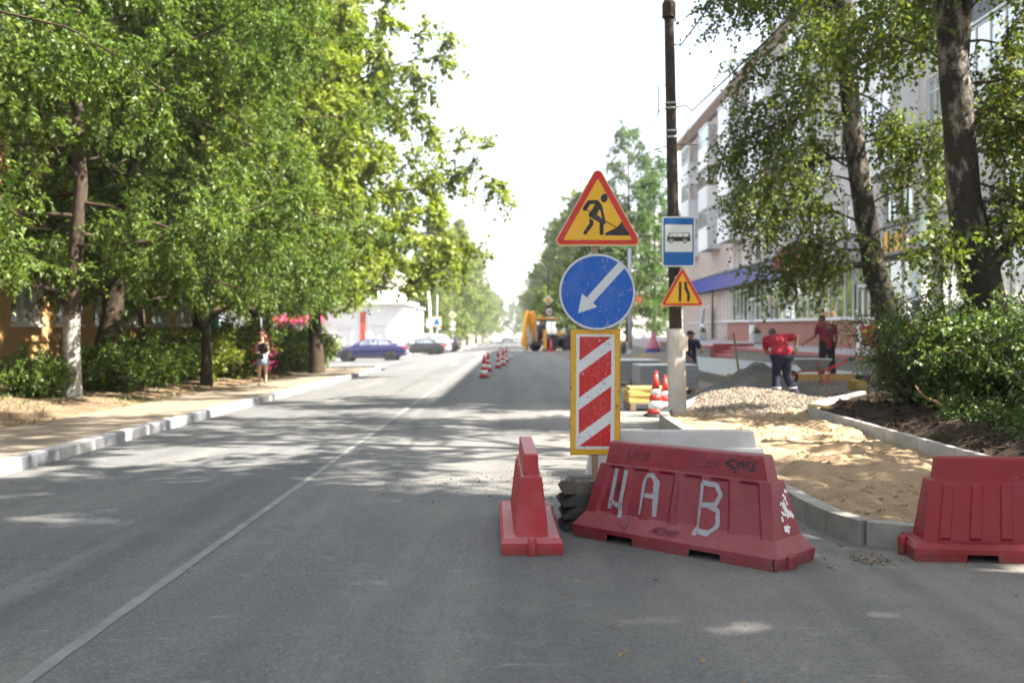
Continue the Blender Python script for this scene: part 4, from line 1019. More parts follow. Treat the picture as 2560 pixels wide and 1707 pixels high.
K['poplar'] = kind(6, 15.0, .06, 34, ell(1.5, 1.5, .5), R(35), R(80), .35, 8, 1.5, 7, .7, 9, .30, .6, M_lfE, M_bark, .5, .06)
K['larch'] = kind(7, 20.0, .08, 44, lambda q: 4.3 * (1 - q) ** .8 + .5, R(12), R(20), -.35, 9, 1.7, 7, .75, 9, .30, .45, M_lfF, M_bark, .55, .06)
K['linden'] = kind(8, 17.5, .30, 32, ell(1.6, 3.0, .9), R(18), R(68), -.3, 10, 1.6, 7, .5, 9, .13, .75, M_lfC, M_bark, .3, .06, wob=.35)
K['dense'] = kind(9, 17.5, .28, 40, ell(2.2, 3.4, 1.0), R(18), R(68), -.3, 13, 1.8, 8, .5, 10, .17, .8, M_lfC, M_bark, .3, .06, wob=.35)
def plant(kind_, name, label, loc, rz, scale, r_, bark=M_bark, group=None, seed=1, base=1.35):
    tr, wd, lf = K[kind_]; n = len(tr)
    sc0 = scale if not hasattr(scale, '__len__') else scale[0]
    rad = [r_ / sc0 * (base if i == 0 else 1.0) * (1 - .85 * i / (n - 1)) for i in range(n)]
    return make_tree(name, label, 'tree', loc, tr, rad, bark, lf, wd, rz, group, seed, scale)
def vz(x, y): return float(verge_z(np.array(x), np.array(y)))
GL = 'trees along the left pavement'
plant('ash', 'ash_tree', 'dark leafy tree overhanging the top left corner of the picture', (-10.2, 14.5, vz(-10.2, 14.5)), .4, .95, .2, group=GL, seed=1)
plant('ash2', 'ash_tree', 'slim tree with whitewashed lower trunk by the left pavement', (-9.3, 20.7, vz(-9.3, 20.7)), 2.1, .95, .185, M_barkW, group=GL, seed=2, base=1.1)
t3 = plant('ash', 'ash_tree', 'thick dark leaning trunk right behind the whitewashed tree', (-9.95, 23.5, vz(-9.95, 23.5)), 1.9, .95, .28, group=GL, seed=3); t3.rotation_euler = (R(-1), R(-7), 3.9)
plant('ash2', 'ash_tree', 'thin dark tree deep in the shrubs right of the leaning trunk', (-10.0, 26.6, vz(-10.0, 26.6)), 4.2, .95, .11, group=GL, seed=4)
plant('maple2', 'maple_tree', 'tree with stout sunlit brown trunk beside the bright green shrubs', (-9.9, 31.0, vz(-9.9, 31)), .3, .95, .28, group=GL, seed=5)
plant('maple2', 'maple_tree', 'yellow green tree rising behind the walking woman', (-9.2, 35.0, vz(-9.2, 35)), 2.6, 1.0, .22, group=GL, seed=6)
plant('maple', 'maple_tree', 'tall yellow green tree whose crown reaches farthest over the road', (-7.7, 38.0, vz(-7.7, 38)), 3.4, 1.12, .25, group=GL, seed=7)
plant('maple', 'maple_tree', 'last tree of the left row before the side street', (-11.0, 43.8, vz(-11.0, 43.8)), 3.0, .85, .24, group=GL, seed=8)
plant('ash2', 'ash_tree', 'slender tree among the shrubs nearest the pavement left of the woman', (-8.6, 27.4, vz(-8.6, 27.4)), 5.2, .9, .14, group=GL, seed=9)
# trees farther down the street
GF = 'trees far down the street'
far = [('far', -9.2, 108, .52, 'rounded low tree right behind the parked cars'), ('far', -13.0, 114, .70, 'low bushy tree behind the parked cars, left of the far street'), ('poplar', -9.6, 116, 1.18, 'tallest slender tree on the left of the far street'), ('far', -9.0, 130, 1.02, 'second tree on the left of the far street'), ('poplar', -8.6, 146, 1.2, 'third tree on the left of the far street'),
       ('far', -8.6, 168, 1.05, 'fourth tree on the left of the far street'), ('poplar', -8.2, 195, 1.2, 'fifth tree on the left of the far street'), ('far', -8.4, 235, .9, 'sixth tree on the left of the far street'), ('far', -7.6, 285, .95, 'seventh tree on the left of the far street'), ('far', -7, 350, 1.0, 'distant tree where the left row meets the skyline'),
       ('far', 6.6, 97, 1.05, 'broad tree right behind the yellow backhoe'), ('far', 5.6, 112, 1.0, 'second tree on the right of the far street'), ('poplar', 5.2, 128, 1.0, 'third tree on the right of the far street'), ('far', 5.2, 150, 1.0, 'fourth tree on the right of the far street'), ('far', 5.0, 180, 1.0, 'fifth tree on the right of the far street'),
       ('far', 5.0, 220, 1.0, 'sixth tree on the right of the far street'), ('far', 5.0, 275, 1.0, 'seventh tree on the right of the far street'), ('far', 3.0, 350, 1.05, 'distant tree where the right row meets the skyline'), ('far', -2, 420, 1.0, 'farthest tree closing the end of the street'),
       ('far', -17, 128, .9, 'tree standing behind the white shop building'), ('far', -24, 120, 1.0, 'tree left of the white shop building roof')]
for k, (kd, x, y, s_, lb) in enumerate(far):
    plant(kd, {'far': 'street_tree', 'poplar': 'poplar_tree'}[kd], lb, (x, y, zrf(x, y) - .1), k * 1.7, s_, .2, group=GF, seed=20 + k)
plant('larch', 'larch_tree', 'tall dark conical tree behind the timber pole at the block end', (10.3, 93, -.3), .5, 1.02, .22, group=GF, seed=41)
plant('larch', 'larch_tree', 'lower conical tree just left of the tall one behind the pole', (13.8, 101, -.3), 2.5, .95, .2, group=GF, seed=42)
# unseen trees shade the foreground; the last ones are added to deepen it
GR = 'trees right of the viewer'
for k, (kd, x, y, s_, rz, lb) in enumerate((('linden', 9.2, 11.2, 1.14, .2, 'tree past the right edge whose twigs show in the top right corner'), ('dense', 8.8, 5.0, 1.0, 2.2, 'tree beyond the right edge level with the red barriers'), ('dense', 8.2, .6, 1.05, 4.0, 'tree beyond the right edge level with the camera'), ('dense', 9.0, -4.0, 1.0, 5.5, 'tree behind the camera on the right'), ('dense', -9.0, 3.5, .9, .5, 'unseen tree added beyond the left edge to cut skylight on the road'), ('dense', -8.5, -3.5, 1.0, 3.1, 'unseen tree added behind the camera on the left to cut skylight'), ('dense', 13.5, 2.5, 1.1, 1.0, 'unseen tree added far beyond the right edge to shade the foreground'), ('dense', 11.0, 3.4, .95, 2.9, 'unseen tree added beyond the right edge to block sun flecks'))):
    plant(kd, 'linden_tree', lb, (x, y, .1), rz, s_, .2, group=GR, seed=50 + k)

# --- the two birches in view
def birch(label, base, pts, rad, limbs, seed, per=11, extra=None):
    b = np.array(base); T = Tree(seed); g = T.g; tr = [(p[0] - b[0], p[1] - b[1], p[2] - b[2]) for p in pts]
    A = np.array(tr)
    for (z, az, el, L_, r0) in limbs:
        if 4.05 < az < 5.45 and z < 8.5: az = 3.5 if az < 4.7 else 5.95; L_ *= .8          # boughs grow towards the open sides
        p = [np.interp(z, A[:, 2], A[:, 0]), np.interp(z, A[:, 2], A[:, 1]), z]
        d = [math.cos(az) * math.cos(el), math.sin(az) * math.cos(el), math.sin(el)]
        T.limb(p, d, L_, r0 * .62, -.75, max(5, int(L_ * 6.5)), .95, 9, .55, spread=.95, rise=-.05, tip=.8, start=.2, segs=8, wob=.4)
    t = thing('birch_tree', label, 'tree', base, 0, 'birches by the planting bed')
    mb = trunk_part(t, tr, rad, 16, seed, .10)
    part('trunk', mb, M_birch, t, smooth=True)
    if extra:
        for e in extra: part('stem', MB().tube(e[0], e[1], 8), M_birch, t, smooth=True)
    link('branches', wood_mesh(T, M_bark), t); link('crown', T.leaves(per, .082, .80, .5, flat=.6, m=M_lfC), t)
    return t
rg = rnd(77)
b1 = [(7.55, 20, .0), (7.38, 20, 1.9), (7.17, 20, 2.5), (6.95, 20, 3.7), (6.69, 20, 5.4), (6.5, 20, 7.6), (6.35, 20, 10), (6.3, 20, 14.5)]
lm = [(z, a, R(e), L_, .05) for z, a, e, L_ in [
    (2.6, 2.9, 25, 2.2), (3.0, 4.4, 20, 2.0), (3.5, 3.2, 25, 2.7), (3.9, 5.9, 25, 1.7), (4.3, 3.6, 28, 2.9), (4.8, 2.6, 25, 2.5), (5.2, 4.9, 20, 2.1), (5.6, 3.4, 30, 2.9), (6.1, .3, 30, 1.9), (6.4, 2.8, 28, 2.7), (6.9, 3.9, 30, 2.7), (7.3, 5.4, 30, 2.2), (7.7, 3.1, 32, 2.9), (8.2, 1.5, 30, 2.5), (8.6, 2.5, 35, 2.7), (9.0, 4.2, 35, 2.6), (9.5, 3.3, 38, 2.8), (10, .8, 40, 2.4), (10.6, 2.2, 42, 2.5), (11.2, 4.6, 45, 2.4), (12, 3.4, 50, 2.3), (12.8, 1, 55, 2), (13.5, 5.4, 60, 1.8), (3.3, 3.8, 15, 1.8), (4.6, 3.1, 35, 2.2), (5.0, 5.6, 30, 1.9), (5.9, 4.4, 25, 2.3), (6.6, 5.0, 30, 2.2), (7.5, 2.3, 30, 2.6), (7.9, 4.6, 30, 2.4), (8.4, 3.6, 35, 2.6), (9.3, 5.2, 35, 2.4)]]
birch('birch with leafy hanging boughs, the left one of two birches', (7.55, 20, .0), b1, [.27, .245, .235, .215, .20, .165, .12, .03], lm, 71)
b2 = [(7.2, 15, .1), (7.18, 15, .5), (7.06, 15, 1.7), (6.87, 15, 2.5), (6.68, 15, 3.47), (6.58, 15, 4.78), (6.42, 15, 6.4), (6.25, 15, 9), (6.2, 15, 13.5)]
lm = [(z, a, R(e), L_, .04) for z, a, e, L_ in [
    (2.4, .2, 45, 1.5), (2.7, 3.3, 20, 1.4), (3.2, 5.6, 30, 1.5), (3.6, 6.1, 20, 1.8), (4.2, .5, 30, 1.9), (4.7, 5.2, 25, 1.8), (5.3, 2.4, 35, 1.9), (5.6, .1, 25, 2.0), (6.2, 4.6, 30, 1.8), (6.6, .9, 35, 2.3), (7.2, 3.0, 38, 2.2), (7.8, 5.7, 38, 2.4), (8.6, 4.2, 40, 2.3), (9.2, 1.8, 42, 2.4), (10, 3.2, 45, 2.3), (10.8, 5.2, 45, 2.2), (11.6, .6, 50, 2), (12.5, 2.6, 60, 1.8), (2.9, 5.9, 25, 1.5), (3.9, 4.9, 25, 1.5), (4.5, 6.0, 20, 1.9), (5.0, .3, 30, 1.8), (5.9, 5.6, 30, 2.0), (6.4, 2.0, 35, 2.0), (7.0, 5.0, 35, 2.2), (7.5, .2, 35, 2.3)]]
birch('dark barked birch with swollen forked trunk, the right one of two birches', (7.2, 15, .1), b2, [.36, .33, .285, .30, .235, .225, .19, .13, .03], lm, 72,
      extra=[([(-.16, -.02, 2.25), (.10, -.02, 2.55), (.22, -.02, 2.72), (.33, -.02, 3.3), (.42, 0, 3.9)], [.14, .10, .045, .03, .02]), ([(-.60, .0, 5.0), (-.56, -.03, 5.6), (-.50, -.05, 6.3), (-.38, 0, 7.6)], [.13, .11, .09, .05])])

# --- shrubs
def shrub_mesh(seed, H, Rr, nst, nt_, per, size, width, m, up=.9):
    T = Tree(seed); g = T.g
    for i in range(nst):
        a = g.uniform(0, 6.283); q = g.random() ** .6
        d = [math.cos(a) * q * Rr / H, math.sin(a) * q * Rr / H, up]
        T.limb([math.cos(a) * .18 * q, math.sin(a) * .18 * q, 0], d, H * g.uniform(.75, 1.12), .018, -.35 * q, nt_, .42 * H / 1.6, 5, .30, spread=.9, rise=.1, tip=.25, start=.12, segs=5)
    return wood_mesh(T, M_bark), T.leaves(per, size, width, .3, flat=.55, m=m)
SH = {'snow': shrub_mesh(81, 1.75, 1.1, 34, 9, 8, .052, .62, M_lfD), 'broad': shrub_mesh(82, 1.5, 1.0, 22, 7, 8, .085, .60, M_lfD), 'low': shrub_mesh(83, .62, .95, 26, 7, 8, .05, .62, M_lfD), 'bright': shrub_mesh(84, 1.7, 1.5, 34, 9, 7, .12, .55, M_lfB), 'verge': shrub_mesh(85, 1.35, 1.35, 32, 9, 7, .10, .50, M_lfA)}
def shrub(kd, label, loc, rz, s_, group):
    t = thing('shrub', label, 'shrub', loc, rz, group); t.scale = s_ if hasattr(s_, '__len__') else (s_,) * 3
    link('stems', SH[kd][0], t); link('foliage', SH[kd][1], t); return t
GS = 'shrubs in the planting bed'
shrub('snow', 'tall dense shrub nearest the wheelbarrow, left end of the planting bed', (6.2, 15.4, .15), .4, (.82, .82, 1.02), GS)
shrub('snow', 'dense shrub in front of the left birch trunk', (6.95, 16.0, .2), 2.4, (.95, .95, .92), GS)
shrub('broad', 'broad leaved shrub between the two birch trunks', (6.35, 14.3, .2), 1.1, (.95, .95, 1.05), GS)
shrub('snow', 'shrub at the foot of the right birch', (6.95, 13.6, .2), 4.0, (1.05, 1.05, .9), GS)
shrub('snow', 'shrub right of the right birch at the picture edge', (7.3, 12.9, .2), 5.4, (1.0, 1.0, 1.05), GS)
shrub('broad', 'large leaved shrub at the right picture edge above the red barrier', (6.35, 11.4, .2), 3.0, (.8, .8, .95), GS)
shrub('low', 'low green tangle spilling over the dark soil', (5.95, 12.9, .18), .5, (.7, .7, .7), GS)
shrub('low', 'low leafy patch under the right birch', (6.4, 12.3, .2), 2.5, (.9, .9, .8), GS)
shrub('low', 'low leafy patch at the right picture edge', (6.0, 11.0, .2), 4.5, (.8, .8, .8), GS)
shrub('snow', 'shrub filling the back of the bed beside the left birch', (8.0, 17.5, .1), 3.3, 1.05, GS)
shrub('snow', 'shrub filling the back of the bed beside the right birch', (8.6, 15.3, .1), 1.3, 1.05, GS)
GV = 'shrubs under the left trees'
for k, (kd, x, y, s_, lb) in enumerate((('verge', -10.4, 18.3, (.7, .7, .5), 'small shrub at the left picture edge below the peach wall'), ('verge', -9.9, 20.3, (.55, .55, .75), 'shrub hugging the whitewashed trunk'), ('verge', -9.5, 23.2, (1.0, 1.0, .95), 'dark shrub at the foot of the leaning trunk'), ('verge', -9.7, 25.2, (1.1, 1.1, 1.0), 'dark shrub right of the leaning trunk'),
                             ('verge', -10.0, 27.4, (1.1, 1.1, 1.05), 'shrub below the thin dark tree'), ('bright', -9.6, 29.4, (.9, .9, .8), 'shrub in front of the sunlit trunk'), ('bright', -9.5, 32.0, (1.0, 1.0, .95), 'bright green shrub just left of the walking woman'), ('bright', -9.9, 34.0, (1.0, 1.0, 1.1), 'bright shrub behind the walking woman'),
                             ('verge', -9.6, 36.8, (1.3, 1.3, 1.4), 'dark shrub right of the walking woman'), ('verge', -9.2, 39.4, (1.3, 1.3, 1.3), 'dark shrub below the tree that reaches over the road'), ('verge', -9.2, 41.6, (1.3, 1.3, 1.4), 'shrub near the end of the left verge'), ('bright', -9.2, 43.6, (.9, .9, 1.0), 'last shrub of the left verge before the side street'))):
    shrub(kd, lb, (x, y, vz(x, y) - .03), k * 1.3, s_, GV)
# grass and leaf litter on the verge
def litter(name, P, size, width, m, label, cat, upright=False, seed=1):
    T = Tree(seed); g = T.g; n = len(P)
    if upright: D = norm(np.stack([g.normal(0, .5, n), g.normal(0, .5, n), np.ones(n)], 1))
    else: D = norm(np.stack([g.normal(0, 1, n), g.normal(0, 1, n), g.normal(0, .12, n)], 1))
    T.tw = list(np.column_stack([P, D, np.full(n, .01)])); me = T.leaves(3 if upright else 1, size, width, 0.0 if not upright else -.9, flat=.3, m=m, jit=.9 if upright else .3, name=name)
    o = stuff(link(name, me)); return tag(o, label, cat)
M_litter = m_leaf('fallen_leaf', [(0, (.22, .12, .03)), (.5, (.36, .24, .05)), (1, (.16, .09, .04))], .15, .05)
g = np.random.default_rng(12)
P = np.stack([g.uniform(-12, -7.6, 2600), g.uniform(10, 44, 2600)], 1); P = P[P[:, 0] < kerb_x(P[:, 1]) - 2.0]
litter('leaf_litter', np.column_stack([P, verge_z(P[:, 0], P[:, 1]) + .012]), .06, .55, M_litter, 'dry fallen leaves lying on the left verge', 'leaf litter')
P = np.stack([g.uniform(-11, -7.5, 2200), g.uniform(9, 40, 2200)], 1); P = P[(P[:, 0] < kerb_x(P[:, 1]) - 2.0) & (fbm(P[:, 0] * .9, P[:, 1] * .9, 5) > .5)]
litter('verge_grass', np.column_stack([P, verge_z(P[:, 0], P[:, 1])]), .10, .12, M_lfD, 'thin grass tufts growing on the left verge', 'grass', True, 2)
P = np.stack([g.uniform(.2, 5, 34), g.uniform(3.8, 6.4, 34)], 1)
litter('fallen_leaves', np.column_stack([P, zr(P[:, 0], P[:, 1]) + .008]), .035, .5, M_litter, 'small yellow leaves lying on the asphalt before the barriers', 'leaves', seed=4)
# ------------------------------------------------------------------ five storey block with shops on the right
def FX(y): return 13.25 + .011 * (y - 20)
M_sil = m_brick('silicate_brick', (.68, .62, .60), (.77, .72, .70), (.46, .40, .39), .26, .078, .011, 'Y', .5, stain=(.55, .50, .48))
M_facing = m_brick('red_facing_tile', (.40, .16, .12), (.47, .21, .16), (.24, .14, .12), .25, .085, .010, 'Y', .3, stain=(.38, .26, .22))
M_wpanel = mat('white_cladding', (.82, .82, .81), .5, .05, 2, dirt=(.5, .47, .43), dirt_amt=.3); M_gpanel = mat('grey_cladding_and_shade', (.60, .62, .65), .5, .06, 2); M_cream = mat('cream_render', (.66, .61, .55), .8, .08, 2, dirt=(.4, .35, .3))
M_pvc = mat('white_pvc', (.76, .76, .76), .35, .04, 3); M_brownf = mat('brown_timber_frame', (.20, .09, .045), .6, .25, 6); M_teal = mat('teal_painted_timber', (.10, .30, .28), .6, .2, 6)
M_soffit = mat('eave_soffit', (.46, .37, .32), .8, .2, 3); M_slab = m_concrete('balcony_slab', (.34, .32, .31), (.45, .43, .41))
M_greyrail = mat('grey_balcony_boards', (.20, .23, .26), .7, .2, 6, dirt=(.12, .10, .08)); M_roofm = mat('grey_roof_sheet', (.22, .21, .21), .6, .15, 2)
def m_pane(name, tint, gloss=.35, curtain=None):
    t = NT(name)
    base = t.ramp(t.noise(1.3, 3, .5, stretch=(1, 2.2, .35)), [(.35, tint), (.65, curtain or tuple(np.array(tint) * 1.8))])
    k = t.bsdf(base, .06, 0, None, .5); k.inputs['Coat Weight'].default_value = 1.0; k.inputs['Coat Roughness'].default_value = .02
    g_ = t.n('ShaderNodeBsdfGlossy'); g_.inputs['Roughness'].default_value = .015; g_.inputs[0].default_value = (.9, .93, .95, 1)
    m = t.n('ShaderNodeMixShader'); m.inputs[0].default_value = gloss; t.l(k.outputs[0], m.inputs[1]); t.l(g_.outputs[0], m.inputs[2]); t.l(m.outputs[0], t.out.inputs[0]); return t.mat
M_pane = m_pane('window_glass', (.03, .034, .038), .30, (.30, .29, .28)); M_shopglass = m_pane('shop_glass', (.045, .045, .045), .45, (.16, .12, .10)); M_film = m_pane('filmed_shop_glass', (.42, .38, .36), .10, (.50, .46, .44))
M_bglass = m_pane('balcony_glass', (.10, .11, .12), .35, (.40, .40, .40))

blk = thing('apartment_block', 'five storey pale brick apartment block with glazed balconies and shops below', 'building', (0, 0, 0))
Y0, Y1 = 19.0, 84.0
def facade(mb, y0, y1, z0, z1, holes, depth=.14, fx=FX, sgn=1):
    """wall in the plane x = fx(y) with real openings and reveals; sgn = +1 reveals go to +X"""
    ys_ = sorted(set([y0, y1] + [h[0] for h in holes] + [h[1] for h in holes] + list(np.arange(y0, y1, 6.0)))); zs_ = sorted(set([z0, z1] + [h[2] for h in holes] + [h[3] for h in holes]))
    for a, b in zip(ys_, ys_[1:]):
        if b - a < 1e-4: continue
        for c, d in zip(zs_, zs_[1:]):
            my, mz = (a + b) / 2, (c + d) / 2
            if any(h[0] < my < h[1] and h[2] < mz < h[3] for h in holes): continue
            mb.add([(fx(a), a, c), (fx(b), b, c), (fx(b), b, d), (fx(a), a, d)], [(0, 1, 2, 3)])
    for (a, b, c, d) in holes:
        q = [(fx(a), a, c), (fx(b), b, c), (fx(b), b, d), (fx(a), a, d)]; e = [(x + depth * sgn, y, z) for x, y, z in q]
        mb.add(q + e, [(0, 1, 5, 4), (1, 2, 6, 5), (2, 3, 7, 6), (3, 0, 4, 7)])
FLR = [4.35, 7.15, 9.98, 12.80]
BAL = {'A': (76.0, 79.4), 'B': (67.9, 71.2), 'C': (60.7, 64.0), 'D': (51.5, 55.0), 'E': (43.5, 46.9), 'F': (33.6, 36.9), 'G': (24.6, 28.0)}
WINC = [23.2, 30.2, 32.2, 38.6, 41.2, 48.4, 50.0, 56.8, 58.9, 65.5, 66.8, 73.0, 74.6, 81.0]
holes = []
for zf_ in FLR:
    for yc in WINC: holes.append((yc - .62, yc + .62, zf_ + .95, zf_ + 2.40))
    for (a, b) in BAL.values():
        if zf_ == FLR[0]: holes.append(((a + b) / 2 - 1.25, (a + b) / 2 - .05, zf_ + .95, zf_ + 2.4)); holes.append(((a + b) / 2 + .25, (a + b) / 2 + 1.45, zf_ + .95, zf_ + 2.4))
        else: holes.append(((a + b) / 2 - .95, (a + b) / 2 + .95, zf_ + .75, zf_ + 2.4))
mb = MB(); facade(mb, Y0, Y1, 4.86, 16.2, [h for h in holes])
mb.add([(FX(Y0), Y0, -.5), (26, Y0, -.5), (26, Y0, 16.2), (FX(Y0), Y0, 16.2)], [(0, 1, 2, 3)]); mb.add([(FX(Y1), Y1, -.5), (26, Y1, -.5), (26, Y1, 16.2), (FX(Y1), Y1, 16.2)], [(0, 1, 2, 3)]); mb.add([(26, Y0, -.5), (26, Y1, -.5), (26, Y1, 16.2), (26, Y0, 16.2)], [(0, 1, 2, 3)])
part('wall', mb, M_sil, blk, fix=False)
part('interior', MB().box((19.5, 51.5, 8), (11.5, 63.5, 15.5)), M_soffit, blk)
# roof with eave
mb = MB(); mb.prism([(-.75, 0), (6.5, 1.9), (13.5, 0), (13.5, -.14), (-.75, -.14)], Y1 - Y0 + 1.0, Matrix.Translation((FX(53), Y1 + .5, 16.45)) @ Matrix.Rotation(R(90), 4, 'X'))
rf = part('roof', mb, M_roofm, blk); part('soffit', MB().box((FX(53) - .36, 51.5, 16.27), (.72, 65.6, .05)), M_soffit, rf); part('gutter', MB().box((FX(53) - .74, 51.5, 16.40), (.06, 65.8, .14)), M_wpanel, rf)
# windows: frame with mullion, pane, sill
def win_mesh(w_, h_, fw=.06, mull=(.5,), trans=None):
    mb = MB()
    mb.box((0, -w_ / 2 + fw / 2, h_ / 2), (.07, fw, h_)).box((0, w_ / 2 - fw / 2, h_ / 2), (.07, fw, h_)).box((0, 0, fw / 2), (.07, w_ - 2 * fw, fw)).box((0, 0, h_ - fw / 2), (.07, w_ - 2 * fw, fw))
    for m in mull: mb.box((0, -w_ / 2 + w_ * m, h_ / 2), (.066, fw * .9, h_ - 2 * fw))
    if trans: mb.box((0, 0, h_ * trans), (.064, w_ - 2 * fw, fw * .8))
    return mb
FM = {}
def window(parent, x, y, z, w_, h_, fm, pm, mull=(.55,), trans=None, sill=True, d=.09, face=1):
    key = (round(w_, 2), round(h_, 2), mull, trans, fm.name)
    if key not in FM: FM[key] = win_mesh(w_, h_, .06, mull, trans).mesh('window', fm)
    o = link('window', FM[key], parent, (x + d * face, y, z))
    kp = (round(w_, 2), round(h_, 2), 'pane', pm.name)
    if kp not in FM: FM[kp] = MB().box((.006 * face, 0, h_ / 2), (.008, w_ - .1, h_ - .1)).mesh('pane', pm)
    link('pane', FM[kp], o)
    if sill:
        ks = (round(w_, 2), 'sill', face)
        if ks not in FM: FM[ks] = MB().box((-.11 * face, 0, -.02), (.18, w_ + .1, .03)).mesh('sill', M_wpanel)
        link('sill', FM[ks], o)
    return o
rg = rnd(8)
for (a, b, c, d) in holes:
    yc = (a + b) / 2; inb = any(p - .1 < yc < q + .1 for p, q in BAL.values()) and c > 7.5
    fm = M_brownf if rg.random() < .15 else (M_teal if yc < 29 and c > 12 else M_pvc)
    window(blk, FX(yc), yc, c, b - a - .01, d - c - .01, fm, M_pane, (.36, .68) if inb else (.55,), None if rg.random() < .5 else .7, not inb)
# balconies
def balcony(key, tier, front, side, frame, glazed=True, side_glass=True, grooved=False, depth=.95):
    y0, y1 = BAL[key]; z = FLR[tier] - .12; yc = (y0 + y1) / 2; x = FX(yc); L_ = y1 - y0
    b = part('balcony', MB().box((-depth / 2, 0, .07), (depth, L_, .14)), M_slab, blk); b.location = (x, yc, z)
    h1 = 1.12
    part('parapet_front', MB().box((-depth + .02, 0, .14 + h1 / 2 - .2), (.05, L_ + .02, h1 + .38)), front, b)
    if grooved:
        for k in range(int(L_ / .16)): part('batten', MB().box((-depth - .012, -L_ / 2 + .08 + .16 * k, .5), (.012, .05, h1 + .2)), front, b)
    for s2 in (-1, 1): part('parapet_side', MB().box((-depth / 2 + .02, s2 * (L_ / 2), .14 + h1 / 2 - .2), (depth - .03, .05, h1 + .36)), side, b)
    zt = 2.62
    if glazed:
        n = 4; hz = zt - .14 - h1; z1_ = .14 + h1 + .01
        mb = MB(); mb.box((-depth + .03, 0, z1_ + .03), (.06, L_, .06)).box((-depth + .03, 0, zt - .04), (.06, L_, .08))
        for k in range(n + 1): mb.box((-depth + .03, -L_ / 2 + L_ * k / n * .98 + .03, (z1_ + zt) / 2), (.058, .06, hz))
        fr = part('glazing_frame', mb, frame, b)
        for k in range(n): part('pane', MB().box((-depth + .035, -L_ / 2 + L_ * (k + .5) / n * .98 + .03, (z1_ + zt) / 2), (.01, L_ / n - .06, hz - .1)), M_bglass, fr)
        for s2 in (-1, 1):
            if side_glass:
                mb = MB(); yy = s2 * (L_ / 2)
                mb.box((-depth / 2 + .02, yy, z1_ + .03), (depth - .1, .055, .06)).box((-depth / 2 + .02, yy, zt - .05), (depth - .1, .055, .1)).box((-.05, yy, (z1_ + zt) / 2), (.10, .055, hz - .1)).box((-depth + .11, yy, (z1_ + zt) / 2), (.07, .054, hz - .1))
                sf = part('side_frame', mb, frame, b); part('pane', MB().box((-depth / 2 + .03, yy, (z1_ + zt) / 2), (depth - .3, .01, hz - .2)), M_bglass, sf)
            else: part('side_panel', MB().box((-depth / 2 + .02, s2 * (L_ / 2), (z1_ + zt) / 2), (depth - .04, .052, hz)), side, b)
        part('head', MB().box((-depth / 2, 0, zt + .04), (depth + .08, L_ + .1, .06)), M_wpanel, b)
    return b
W, Gp = M_wpanel, M_gpanel  # grey sides beside white fronts hold the shade of the balcony ends in their colour
for key, tier, f, s2, fr, gl, sg, gr in (
    ('A', 1, Gp, Gp, M_brownf, 1, 1, 0), ('A', 2, W, Gp, M_pvc, 1, 1, 1), ('A', 3, W, Gp, M_pvc, 1, 1, 1), ('B', 1, W, Gp, M_pvc, 1, 0, 0), ('B', 2, W, W, M_brownf, 1, 1, 1), ('B', 3, W, Gp, M_pvc, 1, 1, 0),
    ('C', 1, W, W, M_pvc, 1, 1, 0), ('C', 2, W, Gp, M_pvc, 1, 1, 0), ('C', 3, W, Gp, M_pvc, 1, 1, 0), ('D', 1, W, W, M_brownf, 1, 1, 0), ('D', 2, W, Gp, M_pvc, 1, 0, 0), ('D', 3, W, W, M_pvc, 1, 0, 0),
    ('E', 1, M_cream, W, M_pvc, 0, 0, 0), ('E', 2, W, W, M_pvc, 1, 1, 0), ('E', 3, W, Gp, M_pvc, 1, 0, 0), ('F', 1, W, W, M_pvc, 1, 0, 0), ('F', 2, W, W, M_pvc, 1, 0, 0), ('F', 3, W, Gp, M_pvc, 1, 1, 0),
    ('G', 1, W, W, M_pvc, 1, 1, 0), ('G', 2, M_greyrail, M_greyrail, M_teal, 0, 0, 1), ('G', 3, M_greyrail, M_greyrail, M_teal, 0, 0, 1)):
    balcony(key, tier, f, s2, fr, gl, sg, gr)
# shop storey: tiled base, strip of shop windows, fascia canopy
mb = MB(); DOORS = [(72.2, 73.3), (57.6, 58.9), (38.2, 39.6)]
facade(mb, Y0, Y1, .0, 1.78, [(a, b, -.1, 1.79) for a, b in DOORS]); part('shop_base_wall', mb, M_facing, blk, fix=False)
part('shop_sill', MB().box((FX(53) - .06, 53, 1.80), (.22, 62.0, .07), rz=-.011), M_pvc, blk)
y = Y0 + .3; k = 0
shopm = {}
while y < Y1 - .6:
    w_ = 1.08 if y > 40 else 1.30
    dr = [q for q in DOORS if q[0] - .3 < y + w_ / 2 < q[1] + .3]
    if not dr: window(blk, FX(y + w_ / 2), y + w_ / 2, 1.84, w_ - .01, 2.16, M_pvc, (M_shopglass if y > 39.6 else M_film), (), None if y < 44 else .86, False, .02)
    else: part('door_panel', MB().box((FX(y) + .05, y + w_ / 2, 3.6), (.05, w_, .8)), M_shopglass, blk)
    y += w_
for (a, b) in DOORS:
    yc = (a + b) / 2; dm = MB(); w_ = (b - a) / 2
    for s2 in (-1, 1):
        dr = part('door', MB().box((0, s2 * w_ / 2, .50), (.06, w_ - .02, .98)).box((0, s2 * w_ / 2, 2.5), (.06, w_ - .02, .1)).box((0, s2 * w_ / 2 - w_ / 2 + .06, 1.75), (.06, .09, 1.45)).box((0, s2 * w_ / 2 + w_ / 2 - .06, 1.75), (.06, .09, 1.45)), M_pvc, blk)
        dr.location = (FX(yc) + .0, yc, .60); part('pane', MB().box((.0, s2 * w_ / 2, 1.72), (.012, w_ - .2, 1.46)), M_shopglass, dr); part('handle', MB().box((-.05, s2 * .07, 1.15), (.03, .03, .3)), M_band, dr)
